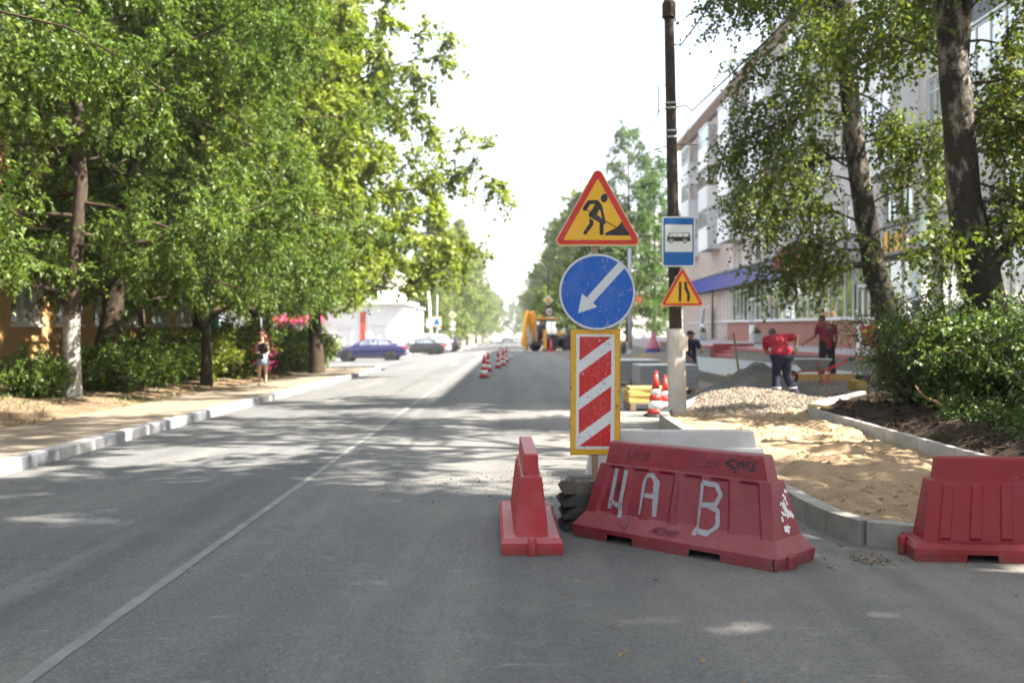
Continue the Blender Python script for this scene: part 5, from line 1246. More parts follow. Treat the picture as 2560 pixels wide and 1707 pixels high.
def m_fascia():
    t = NT('blue_fascia'); sp = t.n('ShaderNodeSeparateXYZ'); t.l(t.coord(), sp.inputs[0])
    c = t.ramp(t.math('MULTIPLY', sp.outputs[1], .0115), [(.25, (.13, .075, .095)), (.48, (.16, .12, .20)), (.58, (.17, .16, .36)), (.76, (.10, .11, .46)), (.90, (.03, .035, .55))])
    st = t.noise(1.6, 5, .6, stretch=(1, 3, .25)); c = t.mix(t.ramp(st, [(.5, 0.0), (.75, .4)]), c, (.42, .36, .40))
    t.bsdf(c, .25, .1, None, .5); return t.mat
M_fascia = m_fascia()
mb = MB(); mb.box((-.02, 0, 4.44), (.62, 62.2, .92), rz=-.011); fs = part('fascia', mb, M_fascia, blk); fs.location = (FX(53) - .26, 53, 0); 
fs.data.transform(Matrix.Translation((0, 53, 0))); fs.location.y = 0
part('fascia_cap', MB().box((FX(53) - .28, 53, 4.93), (.72, 62.3, .06), rz=-.011), M_iron, blk); part('canopy_soffit', MB().box((FX(53) - .28, 53, 3.955), (.60, 62.0, .05), rz=-.011), M_iron, blk)
# domed awning over a shop door: ribbed quarter dome
M_awn = mat('awning_dark_red', (.16, .02, .025), .6, .2, 4); M_awn2 = mat('awning_red', (.42, .09, .09), .5, .15, 4)
def awning(y0, y1, m, label, off):
    t = thing('awning', label, 'awning', (FX(45) - .58, (y0 + y1) / 2, 4.05)); n = 9; w_ = (y1 - y0) / 2
    rings = []
    for i in range(n + 1):
        a = math.pi * i / n; yy = -w_ * math.cos(a); hh = math.sin(a) ** .75
        rings.append([(-.95 * hh * math.cos(b) - .02, yy, 1.35 * hh * math.sin(b)) for b in np.linspace(0, math.pi / 2, 7)] )
    mb = MB(); o0 = 0
    for r_ in rings: mb.v += r_
    for i in range(n):
        for j in range(6): a = i * 7 + j; mb.f.append([a, a + 7, a + 8, a + 1]); mb.mi.append(0)
    part('canopy', mb, m, t, smooth=True); mf = MB()
    for r_ in rings[1:-1:2]: part('rib', MB().tube(r_, .014, 5), M_black, t)
    return t
awning(46.2, 48.6, M_awn, 'dark red domed awning over the shop windows, the left of two', 0)
awning(43.0, 45.4, M_awn2, 'faded red domed awning over the shop windows, the right of two', 0)
def text_mesh(s_, size, m, extrude=.01):
    cu = bpy.data.curves.new('lettering', 'FONT'); cu.body = s_; cu.size = size; cu.extrude = extrude; cu.align_x = 'CENTER'
    ob = bpy.data.objects.new('lettering', cu); C.objects.link(ob); bpy.context.view_layer.update()
    me = bpy.data.meshes.new_from_object(ob.evaluated_get(bpy.context.evaluated_depsgraph_get())); bpy.data.objects.remove(ob); me.materials.clear(); me.materials.append(m); return me
M_signlet = mat('white_letters', (.80, .80, .80), .5, .03)
o = link('lettering', text_mesh('РЕМ', .62, M_signlet), blk, (FX(41) - .60, 41.4, 4.22)); o.rotation_euler = (R(90), 0, R(-90))
# shop signs near the birches
M_green = mat('green_sign', (.03, .42, .05), .4, .1, 3); M_lgreen = mat('pale_green_sign', (.40, .62, .28), .4, .1, 3); M_yel = mat('yellow_letters', (.75, .42, .02), .45, .15, 3)
XR = Matrix.Rotation(R(-90), 4, 'Y')
def sgn_round(y, z, r_, m, label):
    t = thing('shop_sign', label, 'sign', (FX(y) - .62, y, z)); part('disc', MB().lathe([(r_, 0), (r_, .06), (r_ * .96, .08)], 32, XR), m, t, smooth=True, sharp=40); part('emblem', MB().prism([(-.5 * r_, -.1 * r_), (.2 * r_, -.5 * r_), (.55 * r_, .15 * r_), (-.1 * r_, .55 * r_)], .01, Matrix.Translation((-.082, 0, 0)) @ XR), M_signlet, t)
sgn_round(31.1, 4.55, .55, M_lgreen, 'round pale green shop sign left of the right birch'); sgn_round(28.6, 4.45, .62, M_green, 'round bright green shop sign right of the right birch')
t = thing('shop_sign', 'yellow lettered shop sign between the two birch trunks', 'sign', (FX(34) - .6, 34.2, 4.05))
for k, (w_, h_) in enumerate(((.16, .55), (.30, .75), (.12, .6), (.35, .7), (.2, .95))): part('letter', MB().box((0, 1.0 - .48 * k, h_ / 2), (.06, w_, h_)), M_yel, t)
t = thing('banner', 'grey upright advertising banner against the shop window', 'banner', (FX(32.6) - .35, 32.7, .6)); part('cloth', MB().box((0, 0, 1.75), (.02, .75, 2.5)), M_gpanel, t); part('print_block', MB().box((-.013, 0, 1.55), (.006, .6, .42)), M_iron, t); part('foot', MB().box((0, 0, .02), (.4, .8, .04)), M_iron, t); part('rod', MB().box((.02, 0, 1.6), (.02, .03, 3.1)), M_iron, t)
# black downpipe
o = part('downpipe', MB().tube([(-.65, -1.9, 3.95), (-.5, -1.2, 3.7), (-.35, -.3, 3.45), (-.30, .0, 3.2), (-.30, 0, .65)], .055, 8), M_black, blk, smooth=True); o.location = (FX(69), 69.2, 0)

# ------------------------------------------------------------------ peach building on the left
M_peach = mat('peach_render', (.58, .34, .14), .9, .12, 1.5, .25, 40, dirt=(.40, .26, .14), dirt_amt=.4, dscale=1.2); M_plinth = mat('plinth_brown', (.065, .035, .03), .85, .2, 2, .2, 40); M_wbars = mat('white_window_bars', (.66, .66, .62), .5, .1, 4)
pb = thing('peach_building', 'peach rendered building with barred windows and dark plinth behind the left trees', 'building', (0, 0, 0))
PX = -12.4
wins = [(y, y + 1.35) for y in np.arange(14.9, 40, 2.35)]
hl = [(a, b, 1.55, 3.25) for a, b in wins] + [(a, b, 4.7, 6.3) for a, b in wins]
zg = -.6; mb = MB(); facade(mb, 13, 41, .62, 7.6, hl, .16, lambda y: PX, -1)
mb.add([(PX, 41, .6), (PX - 10, 41, .6), (PX - 10, 41, 7.6), (PX, 41, 7.6)], [(0, 1, 2, 3)]); mb.add([(PX, 13, .6), (PX - 10, 13, .6), (PX - 10, 13, 7.6), (PX, 13, 7.6)], [(0, 1, 2, 3)])
part('wall', mb, M_peach, pb, fix=False); part('plinth', MB().box((PX - 5, 27, -.2), (10.1, 28.1, 1.64)), M_plinth, pb, bevel=.02)
part('string_course', MB().box((PX + .02, 27, 1.12), (.05, 28.0, .03)), M_peach, pb); part('string_course', MB().box((PX + .03, 27, 4.1), (.08, 28.0, .16)), M_peach, pb)
part('roof', MB().prism([(-.5, 0), (5, 2.0), (10.5, 0), (10.5, -.15), (-.5, -.15)], 29, Matrix.Translation((PX - 10, 41.5, 7.75)) @ Matrix.Rotation(R(90), 4, 'X')), M_roofm, pb)
part('interior', MB().box((PX - 5, 27, 3.6), (9, 26, 6)), M_soffit, pb)
barm = None
for (a, b, c, d) in hl:
    o = window(pb, PX, (a + b) / 2, c, b - a - .01, d - c - .01, M_pvc, M_pane, (.5,), .7, False, .10, -1); o['label'] = o.get('label', 'white framed window'); del o['label']
    part_s = link('sill', (FM.setdefault('psill', MB().box((.10, 0, -.03), (.2, 1.5, .05)).mesh('sill', M_wpanel))), o, (.1, 0, 0))
    if c < 2:
        if barm is None:
            barm = MB()
            for k in range(10): barm.box((.12, -.62 + .138 * k, .85), (.018, .018, 1.66))
            barm.box((.12, 0, .05), (.02, 1.33, .03)).box((.12, 0, 1.62), (.02, 1.33, .03)); barm = barm.mesh('window_grille', M_wbars)
        link('window_grille', barm, o, (.1, 0, 0))

# ------------------------------------------------------------------ white shop with red trim beyond the side street
M_whitew = mat('white_render', (.74, .72, .69), .8, .06, 1.2, dirt=(.55, .5, .45), dirt_amt=.3); M_redtrim = mat('red_shop_trim', (.50, .06, .03), .5, .15, 2); M_awn3 = mat('crimson_awning', (.48, .04, .09), .6, .12, 2)
ws = thing('white_shop', 'sunlit white shop building with red trim behind the parked cars', 'building', (-16.7, 84, zrf(-11, 84) - .1), 0)
hl = [(-5.2, -3.9, 1.2, 2.8), (-2.8, -1.5, 1.2, 2.8), (1.4, 2.6, .2, 2.6), (4.4, 5.6, 1.2, 2.8)]
# front faces the camera (-Y)
mb = MB()
xs_ = sorted(set([-7, 7] + [h[0] for h in hl] + [h[1] for h in hl])); zs_ = sorted(set([0, 4.6] + [h[2] for h in hl] + [h[3] for h in hl]))
for a, b in zip(xs_, xs_[1:]):
    for c, d in zip(zs_, zs_[1:]):
        if any(h[0] < (a + b) / 2 < h[1] and h[2] < (c + d) / 2 < h[3] for h in hl): continue
        mb.add([(a, 0, c), (b, 0, c), (b, 0, d), (a, 0, d)], [(0, 1, 2, 3)])
for (a, b, c, d) in hl: mb.add([(a, 0, c), (b, 0, c), (b, 0, d), (a, 0, d), (a, .15, c), (b, .15, c), (b, .15, d), (a, .15, d)], [(0, 1, 5, 4), (1, 2, 6, 5), (2, 3, 7, 6), (3, 0, 4, 7), (4, 5, 6, 7)])
mb.box((0, 5.1, 2.3), (13.98, 10, 4.6)); part('wall', mb, M_whitew, ws, fix=False)
part('roof', MB().box((0, 5, 4.75), (14.6, 10.8, .3)), M_whitew, ws); part('upper_block', MB().box((3.2, 5.4, 6.0), (6.0, 8.5, 2.4)), M_whitew, ws); part('upper_roof', MB().box((3.2, 5.4, 7.3), (6.4, 9.0, .18)), M_gpanel, ws)
for (a, b, c, d) in hl:
    f = part('window', MB().box(((a + b) / 2, .1, c + .05), (b - a, .06, .1)).box(((a + b) / 2, .1, d - .05), (b - a, .06, .1)).box((a + .05, .1, (c + d) / 2), (.1, .06, d - c - .2)).box((b - .05, .1, (c + d) / 2), (.1, .06, d - c - .2)), M_pvc, ws); part('pane', MB().box(((a + b) / 2, .12, (c + d) / 2), (b - a - .1, .01, d - c - .1)), M_pane, f)
for x in (-3.35, -.6, 3.6): part('red_pilaster', MB().box((x, -.06, 2.0), (.42, .12, 4.0)), M_redtrim, ws)
part('awning_canopy', MB().prism([(0, 0), (-1.1, -.55), (-1.1, -.75), (0, -.3)], 4.2, Matrix.Translation((-3.9, 0, 3.7)) @ Matrix(((0, 0, 1, 0), (1, 0, 0, 0), (0, 1, 0, 0), (0, 0, 0, 1)))), M_awn3, ws)
part('ramp_rail', MB().bar((-6.6, -1.6, 1.2), (-3.9, -1.6, .5), .06).bar((-6.6, -1.6, .8), (-3.9, -1.6, .1), .06).bar((-6.5, -1.6, 0), (-6.5, -1.6, 1.2), .06).bar((-4.0, -1.6, 0), (-4.0, -1.6, .55), .06), M_redtrim, ws)
part('red_steps', MB().box((-2.2, -.6, .12), (3.2, 1.2, .24)), M_redtrim, ws)
hb = thing('grey_kiosk_block', 'pale building with dark doorway beyond the white shop', 'building', (-11.1, 97, zrf(-11, 97) - .1)); part('wall', MB().box((0, 3, 2.3), (2.6, 6, 4.6)), M_whitew, hb); part('door_recess', MB().box((.55, -.02, 1.6), (.9, .06, 3.0)), M_gpanel, hb); part('cornice', MB().box((0, 3, 4.7), (3, 6.4, .2)), M_gpanel, hb)

# ------------------------------------------------------------------ pale tall block beyond the conical trees
tb = thing('tower_block', 'hazy pale block with a red band beyond the end of the brick block', 'building', (20.5, 150, -1.0))
part('wall', MB().box((0, 8, 10), (12, 16, 20)), M_whitew, tb); part('red_band', MB().box((-2, -.1, 6.2), (8.2, .25, 2.0)), M_redtrim, tb)
for r_ in range(5):
    for c_ in range(4): f = part('window', MB().box((-4.2 + 2.8 * c_, -.02, 8.6 + 2.7 * r_), (1.5, .06, 1.5)), M_pvc, tb); part('pane', MB().box((-4.2 + 2.8 * c_, -.055, 8.6 + 2.7 * r_), (1.3, .02, 1.3)), M_pane, f)
part('green_sign', MB().box((-6.3, -.6, 6.9), (.3, .8, .8)).box((-6.3, -.6, 6.9), (.32, .3, 1.6)), M_green, tb)
# ------------------------------------------------------------------ vehicles
def m_paint(name, col, rough=.25):
    t = NT(name); k = t.bsdf(t.ramp(t.noise(3, 3), [(.3, tuple(np.array(col) * .93)), (.7, tuple(np.minimum(np.array(col) * 1.05, .9)))]), rough, .15, None, .5); k.inputs['Coat Weight'].default_value = .8; k.inputs['Coat Roughness'].default_value = .05; return t.mat
M_blue = m_paint('dark_blue_paint', (.020, .020, .085)); M_blackp = m_paint('black_paint', (.012, .012, .013)); M_whitep = m_paint('white_paint', (.70, .71, .72)); M_silver = m_paint('silver_paint', (.45, .47, .49))
M_tyre = mat('tyre_rubber', (.022, .022, .023), .85, .2, 6, .3, 40, dirt=(.12, .11, .10), dirt_amt=.5); M_rim = mat('alloy_rim', (.55, .56, .58), .35, .08, 6, metal=.6); M_cglass = m_pane('car_glass', (.03, .035, .04), .35, (.22, .23, .24)); M_lampred = mat('tail_lamp', (.50, .02, .02), .2, .05); M_lampw = mat('head_lamp', (.70, .72, .72), .15, .05)
def ring_body(x, zb, zt, w_, crown=.06):
    L_ = [(-w_ * .80, zb), (-w_ * .97, zb + .05), (-w_, zb + (zt - zb) * .45), (-w_ * .985, zb + (zt - zb) * .78), (-w_ * .90, zt - .02), (-w_ * .55, zt + crown * .6)]
    P = [(x, y, z) for y, z in L_] + [(x, 0, zt + crown)] + [(x, -y, z) for y, z in L_[::-1]]
    return P
def wheel(parent, x, y, r_, wd, side, tm=M_tyre, rm=M_rim, spokes=7):
    q = Matrix.Translation((x, y, r_)) @ Matrix.Rotation(R(-90) * side, 4, 'X')
    w_ = part('wheel', MB().lathe([(r_ * .62, -wd / 2), (r_ * .93, -wd / 2), (r_, -wd * .3), (r_, wd * .3), (r_ * .93, wd / 2), (r_ * .62, wd / 2)], 26, q), tm, parent, smooth=True, sharp=50)
    mb = MB().lathe([(r_ * .66, -wd * .3), (r_ * .66, wd * .42), (r_ * .60, wd * .46), (r_ * .58, wd * .2), (r_ * .12, wd * .25), (r_ * .10, wd * .42)], 22, q)
    for k in range(spokes):
        a = 6.2832 * k / spokes; mb.bar(q @ Vector((0, 0, wd * .34)), q @ Vector((r_ * .62 * math.cos(a), r_ * .62 * math.sin(a), wd * .40)), r_ * .13, wd * .12)
    part('rim', mb, rm, w_); return w_
def car(label, loc, rz, paint, kind='sedan', cat='car', s_=1.0):
    t = thing('parked_car' if kind != 'far' else 'distant_car', label, cat, loc, rz, 'cars at the junction'); t.scale = (s_,) * 3
    if kind == 'wagon':
        st = [(-2.3, .42, .86, .78), (-2.22, .30, .98, .86), (-1.5, .24, 1.02, .90), (-.4, .22, 1.0, .91), (.8, .22, .98, .91), (1.45, .22, .96, .89), (2.05, .25, .86, .83), (2.28, .36, .70, .68)]
        gh = [(-2.18, .96, 1.30, .80, .70), (-2.0, 1.0, 1.56, .82, .66), (-1.0, 1.0, 1.64, .84, .68), (.0, .99, 1.63, .84, .68), (.5, .98, 1.54, .84, .66), (1.25, .94, 1.0, .82, .76)]
        wn = [[(-1.95, 1.07), (-1.85, 1.47), (-1.05, 1.52), (-1.05, 1.06)], [(-.97, 1.06), (-.97, 1.53), (-.05, 1.52), (-.05, 1.05)], [(.03, 1.05), (.03, 1.51), (.42, 1.46), (1.05, 1.03)]]
    else:
        st = [(-2.35, .48, .80, .72), (-2.27, .34, .98, .83), (-1.6, .24, 1.03, .88), (-.5, .20, 1.0, .90), (.8, .20, .95, .90), (1.45, .20, .93, .88), (2.05, .23, .80, .82), (2.33, .34, .62, .66)]
        gh = [(-1.85, .98, 1.02, .80, .72), (-1.1, 1.0, 1.36, .82, .62), (-.3, 1.0, 1.45, .83, .64), (.25, .98, 1.42, .83, .63), (1.2, .92, .96, .82, .74)]
        wn = [[(-1.55, 1.06), (-1.08, 1.30), (-.62, 1.36), (-.62, 1.05)], [(-.55, 1.05), (-.55, 1.365), (.0, 1.375), (.0, 1.03)], [(.06, 1.03), (.06, 1.37), (.28, 1.345), (.98, .99)]]
    b = part('body', MB().loft([ring_body(*q) for q in st]), paint, t, smooth=True, sharp=48)
    rings = []
    for (x, zb, zt, wb, wt) in gh: rings.append([(x, -wb, zb), (x, -(wb * .35 + wt * .65), zb + (zt - zb) * .7), (x, -wt, zt - .015), (x, -wt * .5, zt + .015), (x, 0, zt + .02), (x, wt * .5, zt + .015), (x, wt, zt - .015), (x, wb * .35 + wt * .65, zb + (zt - zb) * .7), (x, wb, zb)])
    part('roof', MB().loft(rings), paint, t, smooth=True, sharp=48)
    def ys_at(x, z):
        xs_ = [g_[0] for g_ in gh]; zb = np.interp(x, xs_, [g_[1] for g_ in gh]); zt = np.interp(x, xs_, [g_[2] for g_ in gh]); wb = np.interp(x, xs_, [g_[3] for g_ in gh]); wt = np.interp(x, xs_, [g_[4] for g_ in gh]); f = min(1, max(0, (z - zb) / max(zt - zb, .02)))
        return (wb + (wb * .35 + wt * .65 - wb) * f / .7 if f < .7 else (wb * .35 + wt * .65) + (wt - (wb * .35 + wt * .65)) * (f - .7) / .3)
    for s2 in (-1, 1):
        for q in wn:
            mb = MB(); o_ = [(x, s2 * (ys_at(x, z) + .012), z) for x, z in q]; mb.add(o_, [(0, 1, 2, 3)]); part('side_window', mb, M_cglass, t)
        for x in (-.75, .2): part('handle', MB().box((x, s2 * .905, .86), (.16, .03, .03)), paint, t, bevel=.008)
        part('mirror', MB().box((.95, s2 * .98, 1.0), (.12, .16, .11)), paint, t, bevel=.03)
        part('arch', MB().lathe([(.385, -.012), (.385, .012)], 24, Matrix.Translation((1.42, s2 * .885, .33)) @ Matrix.Rotation(R(90), 4, 'X')), M_black, t); part('arch', MB().lathe([(.385, -.012), (.385, .012)], 24, Matrix.Translation((-1.38, s2 * .885, .33)) @ Matrix.Rotation(R(90), 4, 'X')), M_black, t)
        wheel(t, 1.42, s2 * .82, .325, .20, s2); wheel(t, -1.38, s2 * .82, .325, .20, s2)
        part('tail_light', MB().box((-2.22, s2 * .66, .86), (.22, .30, .17)), M_lampred, t, bevel=.03); part('headlight', MB().box((2.14, s2 * .62, .66), (.26, .30, .14)), M_lampw, t, bevel=.04)
        part('sill', MB().box((0, s2 * .865, .25), (2.3, .06, .12)), M_black, t, bevel=.02)
    f0, f1 = gh[-2], gh[-1]; r0, r1 = gh[0], gh[1]
    part('windscreen', MB().add([(f1[0] - .08, -f1[4] * .95, f1[2] + .025), (f1[0] - .08, f1[4] * .95, f1[2] + .025), (f0[0] + .06, f0[4] * .92, f0[2] + .0), (f0[0] + .06, -f0[4] * .92, f0[2])], [(0, 1, 2, 3)]), M_cglass, t)
    part('rear_window', MB().add([(r0[0] + .05, -r0[4] * .92, r0[2] + .03), (r0[0] + .05, r0[4] * .92, r0[2] + .03), (r1[0] - .08, r1[4] * .9, r1[2] + .01), (r1[0] - .08, -r1[4] * .9, r1[2] + .01)], [(0, 1, 2, 3)]), M_cglass, t)
    part('bumper', MB().box((2.26, 0, .40), (.14, 1.4, .2)), paint, t, bevel=.05); part('bumper', MB().box((-2.28, 0, .45), (.14, 1.45, .22)), paint, t, bevel=.05)
    part('number_plate', MB().box((-2.36, 0, .62), (.02, .5, .11)), M_sgnW2, t)
    return t
car('dark blue sedan turning out of the side street, side-on', (-10.0, 67.5, zrf(-10, 67.5) + .01), R(178), M_blue, s_=1.06)
car('black sedan waiting just behind the blue one', (-8.6, 86, zrf(-8.6, 86) + .01), R(172), M_blackp, s_=1.02)
car('pale silver estate car behind the black sedan', (-9.0, 92, zrf(-9.0, 92) + .01), R(176), M_silver, 'wagon', s_=1.18)
car('dark car almost hidden behind the silver estate car', (-8.0, 98, zrf(-8.0, 98) + .01), R(170), M_blackp, 'wagon')
car('white car far down the street, nearest of the distant ones', (-1.9, 185, zrf(-1.9, 185)), R(-92), M_whitep, 'sedan', s_=1.0)
car('silver car far down the street, right of the distant white one', (.4, 215, zrf(.4, 215)), R(-90), M_silver, 'wagon')
car('second white car parked far down the left kerb', (-3.9, 175, zrf(-3.9, 175)), R(-90), M_whitep, 'wagon')

# yellow backhoe loader
M_jy = mat('machine_yellow', (.74, .33, .015), .45, .1, 3, dirt=(.35, .2, .06), dirt_amt=.4); M_jk = mat('machine_black', (.03, .032, .035), .55, .2, 4, dirt=(.15, .13, .11), dirt_amt=.5); M_jg = mat('machine_grey', (.09, .095, .105), .6, .15, 4); M_buck = mat('worn_bucket_steel', (.30, .29, .28), .45, .2, 4, metal=.4); M_jo = mat('rim_orange', (.60, .20, .02), .5, .15, 5, dirt=(.3, .2, .1)); M_chrome = mat('cylinder_steel', (.72, .72, .74), .2, .03, metal=.8)
bh = thing('backhoe_loader', 'yellow backhoe loader with raised folded boom parked on the right of the road', 'backhoe', (2.15, 84.6, zrf(2, 84.6)), math.atan2(.78, .62)); bh.scale = (.96,) * 3
for (x, y, s2) in ((0, -.92, -1), (0, .92, 1), (2.25, -.92, -1), (2.25, .92, 1)):
    w_ = wheel(bh, x, y, .70, .46, s2, M_tyre, M_jo, 5)
    mb = MB()
    for k in range(22):
        a = 6.2832 * k / 22; c = Vector((x, y, .70)); mb.bar(c + Vector((.69 * math.cos(a), -.2, .69 * math.sin(a))), c + Vector((.69 * math.cos(a + .12), .2, .69 * math.sin(a + .12))), .07, .05)
    part('tread', mb, M_tyre, w_)
    P = [(x + .88 * math.cos(a), .70 + .84 * math.sin(a)) for a in np.linspace(R(25), R(155), 9)]; P += [(x + .80 * math.cos(a), .70 + .77 * math.sin(a)) for a in np.linspace(R(155), R(25), 9)]
    mb = MB(); n = 9
    for i in range(n - 1): mb.prism([P[i], P[i + 1], P[2 * n - 2 - i], P[2 * n - 1 - i]], .56, Matrix.Translation((0, y + .28, 0)) @ FRONT)
    part('fender', mb, M_jg, bh)
part('chassis', MB().box((1.0, 0, .75), (3.6, .95, .5)), M_jk, bh, bevel=.03)
part('bonnet', MB().prism([(1.25, 1.0), (3.0, 1.0), (3.0, 1.45), (2.6, 1.66), (1.25, 1.78)], 1.0, Matrix.Translation((0, .5, 0)) @ FRONT), M_jy, bh, bevel=.04)
part('grille', MB().box((3.02, 0, 1.2), (.04, .8, .4)), M_jk, bh)
cab = part('cab', MB().prism([(-.75, 1.15), (1.15, 1.15), (1.15, 1.9), (1.0, 2.78), (-.7, 2.78), (-.82, 1.8)], 1.5, Matrix.Translation((0, .75, 0)) @ FRONT), M_jk, bh, bevel=.03)
for s2 in (-1, 1):
    part('pane', MB().add([(x, s2 * .765, z) for x, z in [(-.62, 1.5), (.15, 1.4), (.15, 2.62), (-.58, 2.62)]], [(0, 1, 2, 3)]), M_cglass, cab); part('pane', MB().add([(x, s2 * .765, z) for x, z in [(.24, 1.4), (1.0, 1.5), (.88, 2.62), (.24, 2.62)]], [(0, 1, 2, 3)]), M_cglass, cab)
part('pane', MB().add([(-.80, y, 1.75 + 0 * y) for y in (-.6, .6)] + [(-.73, .6, 2.65), (-.73, -.6, 2.65)], [(0, 1, 2, 3)]), M_cglass, cab)
part('roof', MB().box((.12, 0, 2.88), (2.05, 1.62, .16)), M_jy, bh, bevel=.05); part('beacon', MB().lathe([(.10, 2.95), (.13, 2.97), (.10, 3.14), (.04, 3.18)], 12, Matrix.Translation((-.1, .1, 0))), M_jo, bh, smooth=True)
part('exhaust', MB().tube([(1.5, -.45, 1.7), (1.5, -.45, 2.45)], .05, 8), M_jk, bh); part('mirror', MB().box((1.25, -1.05, 2.25), (.05, .18, .34)).bar((1.05, -.78, 2.5), (1.25, -1.05, 2.4), .03), M_jk, bh)
part('hitch_frame', MB().box((-.98, 0, .75), (.22, 2.1, .5)), M_jk, bh, bevel=.02)
for s2 in (-1, 1):
    st_ = part('stabiliser', MB().box((-1.12, s2 * 1.02, 1.05), (.26, .24, 1.7)), M_jy, bh, bevel=.03); part('foot', MB().box((-1.12, s2 * 1.02, .14), (.4, .36, .08)), M_jk, st_)
# boom up from the king post, dipper down behind, bucket curled in
def arm(name, pts, hs, w_, y, m):
    mb = MB(); rings = []
    P = [Vector((p[0], 0, p[1])) for p in pts]
    for i, p in enumerate(P):
        d = (P[min(i + 1, len(P) - 1)] - P[max(i - 1, 0)]).normalized(); n_ = Vector((-d.z, 0, d.x)) * hs[i] / 2
        rings.append([(p.x + n_.x, y - w_ / 2, p.z + n_.z), (p.x + n_.x, y + w_ / 2, p.z + n_.z), (p.x - n_.x, y + w_ / 2, p.z - n_.z), (p.x - n_.x, y - w_ / 2, p.z - n_.z)])
    return part(name, mb.loft(rings), m, bh, bevel=.03)
arm('boom', [(-1.1, .85), (-1.25, 1.7), (-1.48, 2.6), (-1.55, 3.2), (-1.7, 3.45)], [.34, .50, .56, .56, .40], .36, .02, M_jy)
arm('dipper', [(-1.62, 3.52), (-1.85, 2.9), (-2.12, 1.9), (-2.28, 1.0), (-2.22, .45)], [.46, .62, .56, .50, .40], .38, .36, M_jy)
part('name_plate', MB().add([(-2.06, .160, 2.35), (-1.88, .160, 2.30), (-2.08, .160, 1.35), (-2.26, .160, 1.40)], [(0, 1, 2, 3)]), M_sgnW2, bh)
part('ram', MB().tube([(-1.25, -.22, 1.0), (-1.42, -.22, 2.2)], .06, 8), M_chrome, bh); part('ram', MB().tube([(-1.62, .36, 3.0), (-1.75, .36, 1.6)], .06, 8), M_chrome, bh)
mb = MB(); pr = [(-2.15, .60), (-1.85, .55), (-1.5, .75), (-1.35, 1.15), (-1.5, 1.5), (-1.6, 1.2), (-1.7, .95), (-1.95, .8)]
mb.prism(pr, .75, Matrix.Translation((0, .70, 0)) @ FRONT); bk = part('bucket', mb, M_buck, bh, bevel=.02)
for k in range(5): part('tooth', MB().box((-1.46, .02 + .16 * k, 1.56), (.06, .08, .2)), M_buck, bk)
for s2 in (-1, 1): part('loader_arm', MB().bar((1.3, s2 * .62, 1.5), (3.2, s2 * .62, .75), .14, .26), M_jy, bh)
part('loader_bucket', MB().prism([(3.15, .15), (4.05, .12), (4.05, .18), (3.45, .3), (3.3, .75), (3.5, 1.05), (3.3, 1.08), (3.12, .8)], 2.3, Matrix.Translation((0, 1.15, 0)) @ FRONT), M_buck, bh)
# ------------------------------------------------------------------ people
def capsule(mb, a, b, ra, rb, n=12, flat=None, ends=3):
    a = Vector(a); b = Vector(b); d = (b - a); L_ = d.length; d = d.normalized() if L_ > 1e-6 else Vector((0, 0, 1))
    u = Vector((1, 0, 0)) if abs(d.x) < .8 else Vector((0, 1, 0)); u = (u - d * u.dot(d)).normalized(); v_ = d.cross(u); rings = []
    for k in range(ends, -1, -1):
        t = math.pi / 2 * k / ends * .97; rings.append((a - d * ra * math.sin(t), ra * math.cos(t)))
    for k in range(0, ends + 1):
        t = math.pi / 2 * k / ends * .97; rings.append((b + d * rb * math.sin(t), rb * math.cos(t)))
    RR = []
    for c, r_ in rings:
        row = []
        for j in range(n):
            t = 2 * math.pi * j / n; o = u * math.cos(t) * r_ + v_ * math.sin(t) * r_
            if flat: ax, f = flat; ax = Vector(ax); o = o - ax * o.dot(ax) * (1 - f)
            row.append(tuple(c + o))
        RR.append(row)
    mb.loft(RR); return mb
def ellip(mb, c, r_, mtx=None, n=14):
    c = Vector(c); RR = []
    for i in range(1, 10):
        t = math.pi * i / 10; row = []
        for j in range(n):
            p = 2 * math.pi * j / n; o = Vector((r_[0] * math.sin(t) * math.cos(p), r_[1] * math.sin(t) * math.sin(p), -r_[2] * math.cos(t)))
            if mtx: o = mtx @ o
            row.append(tuple(c + o))
        RR.append(row)
    mb.loft(RR); return mb
def organic(name, mb, m, parent, vox=.012, smooth=4):
    o = part(name, mb, m, parent, smooth=True)
    r_ = o.modifiers.new('remesh', 'REMESH'); r_.mode = 'VOXEL'; r_.voxel_size = vox; r_.use_smooth_shade = True
    s_ = o.modifiers.new('smooth', 'SMOOTH'); s_.factor = .5; s_.iterations = smooth
    return o
M_skinT = mat('skin_tanned', (.30, .155, .095), .6, .08, 12); M_skinD = mat('skin_brown', (.22, .11, .065), .6, .08, 12); M_skinL = mat('skin_light', (.55, .34, .25), .6, .06, 12)
M_hairK = mat('hair_black', (.015, .013, .012), .6, .3, 40); M_hairG = mat('hair_dark_grey', (.05, .048, .046), .7, .3, 40); M_hairB = mat('hair_brown', (.16, .065, .03), .55, .3, 30)
def cloth(name, col, var=.15): return mat(name, col, .9, var, 7, .25, 90)
M_redT = cloth('red_tshirt', (.26, .010, .024)); M_navyW = cloth('navy_work_trousers', (.010, .012, .035)); M_reflect = cloth('reflective_band', (.30, .30, .30), .05); M_maroon = cloth('maroon_tshirt', (.20, .014, .035)); M_blackC = cloth('black_trousers', (.010, .010, .013)); M_navyT = cloth('navy_tshirt', (.008, .013, .03)); M_jeans = cloth('faded_jeans', (.17, .22, .27), .3); M_denim = cloth('denim_skirt', (.26, .36, .46), .25); M_blacktop = cloth('black_top', (.010, .010, .012)); M_shoe = cloth('dark_shoe', (.02, .02, .025)); M_glove = cloth('green_glove', (.01, .22, .08)); M_susp = cloth('grey_braces', (.045, .05, .065)); M_cap = cloth('dark_cap', (.015, .018, .03))
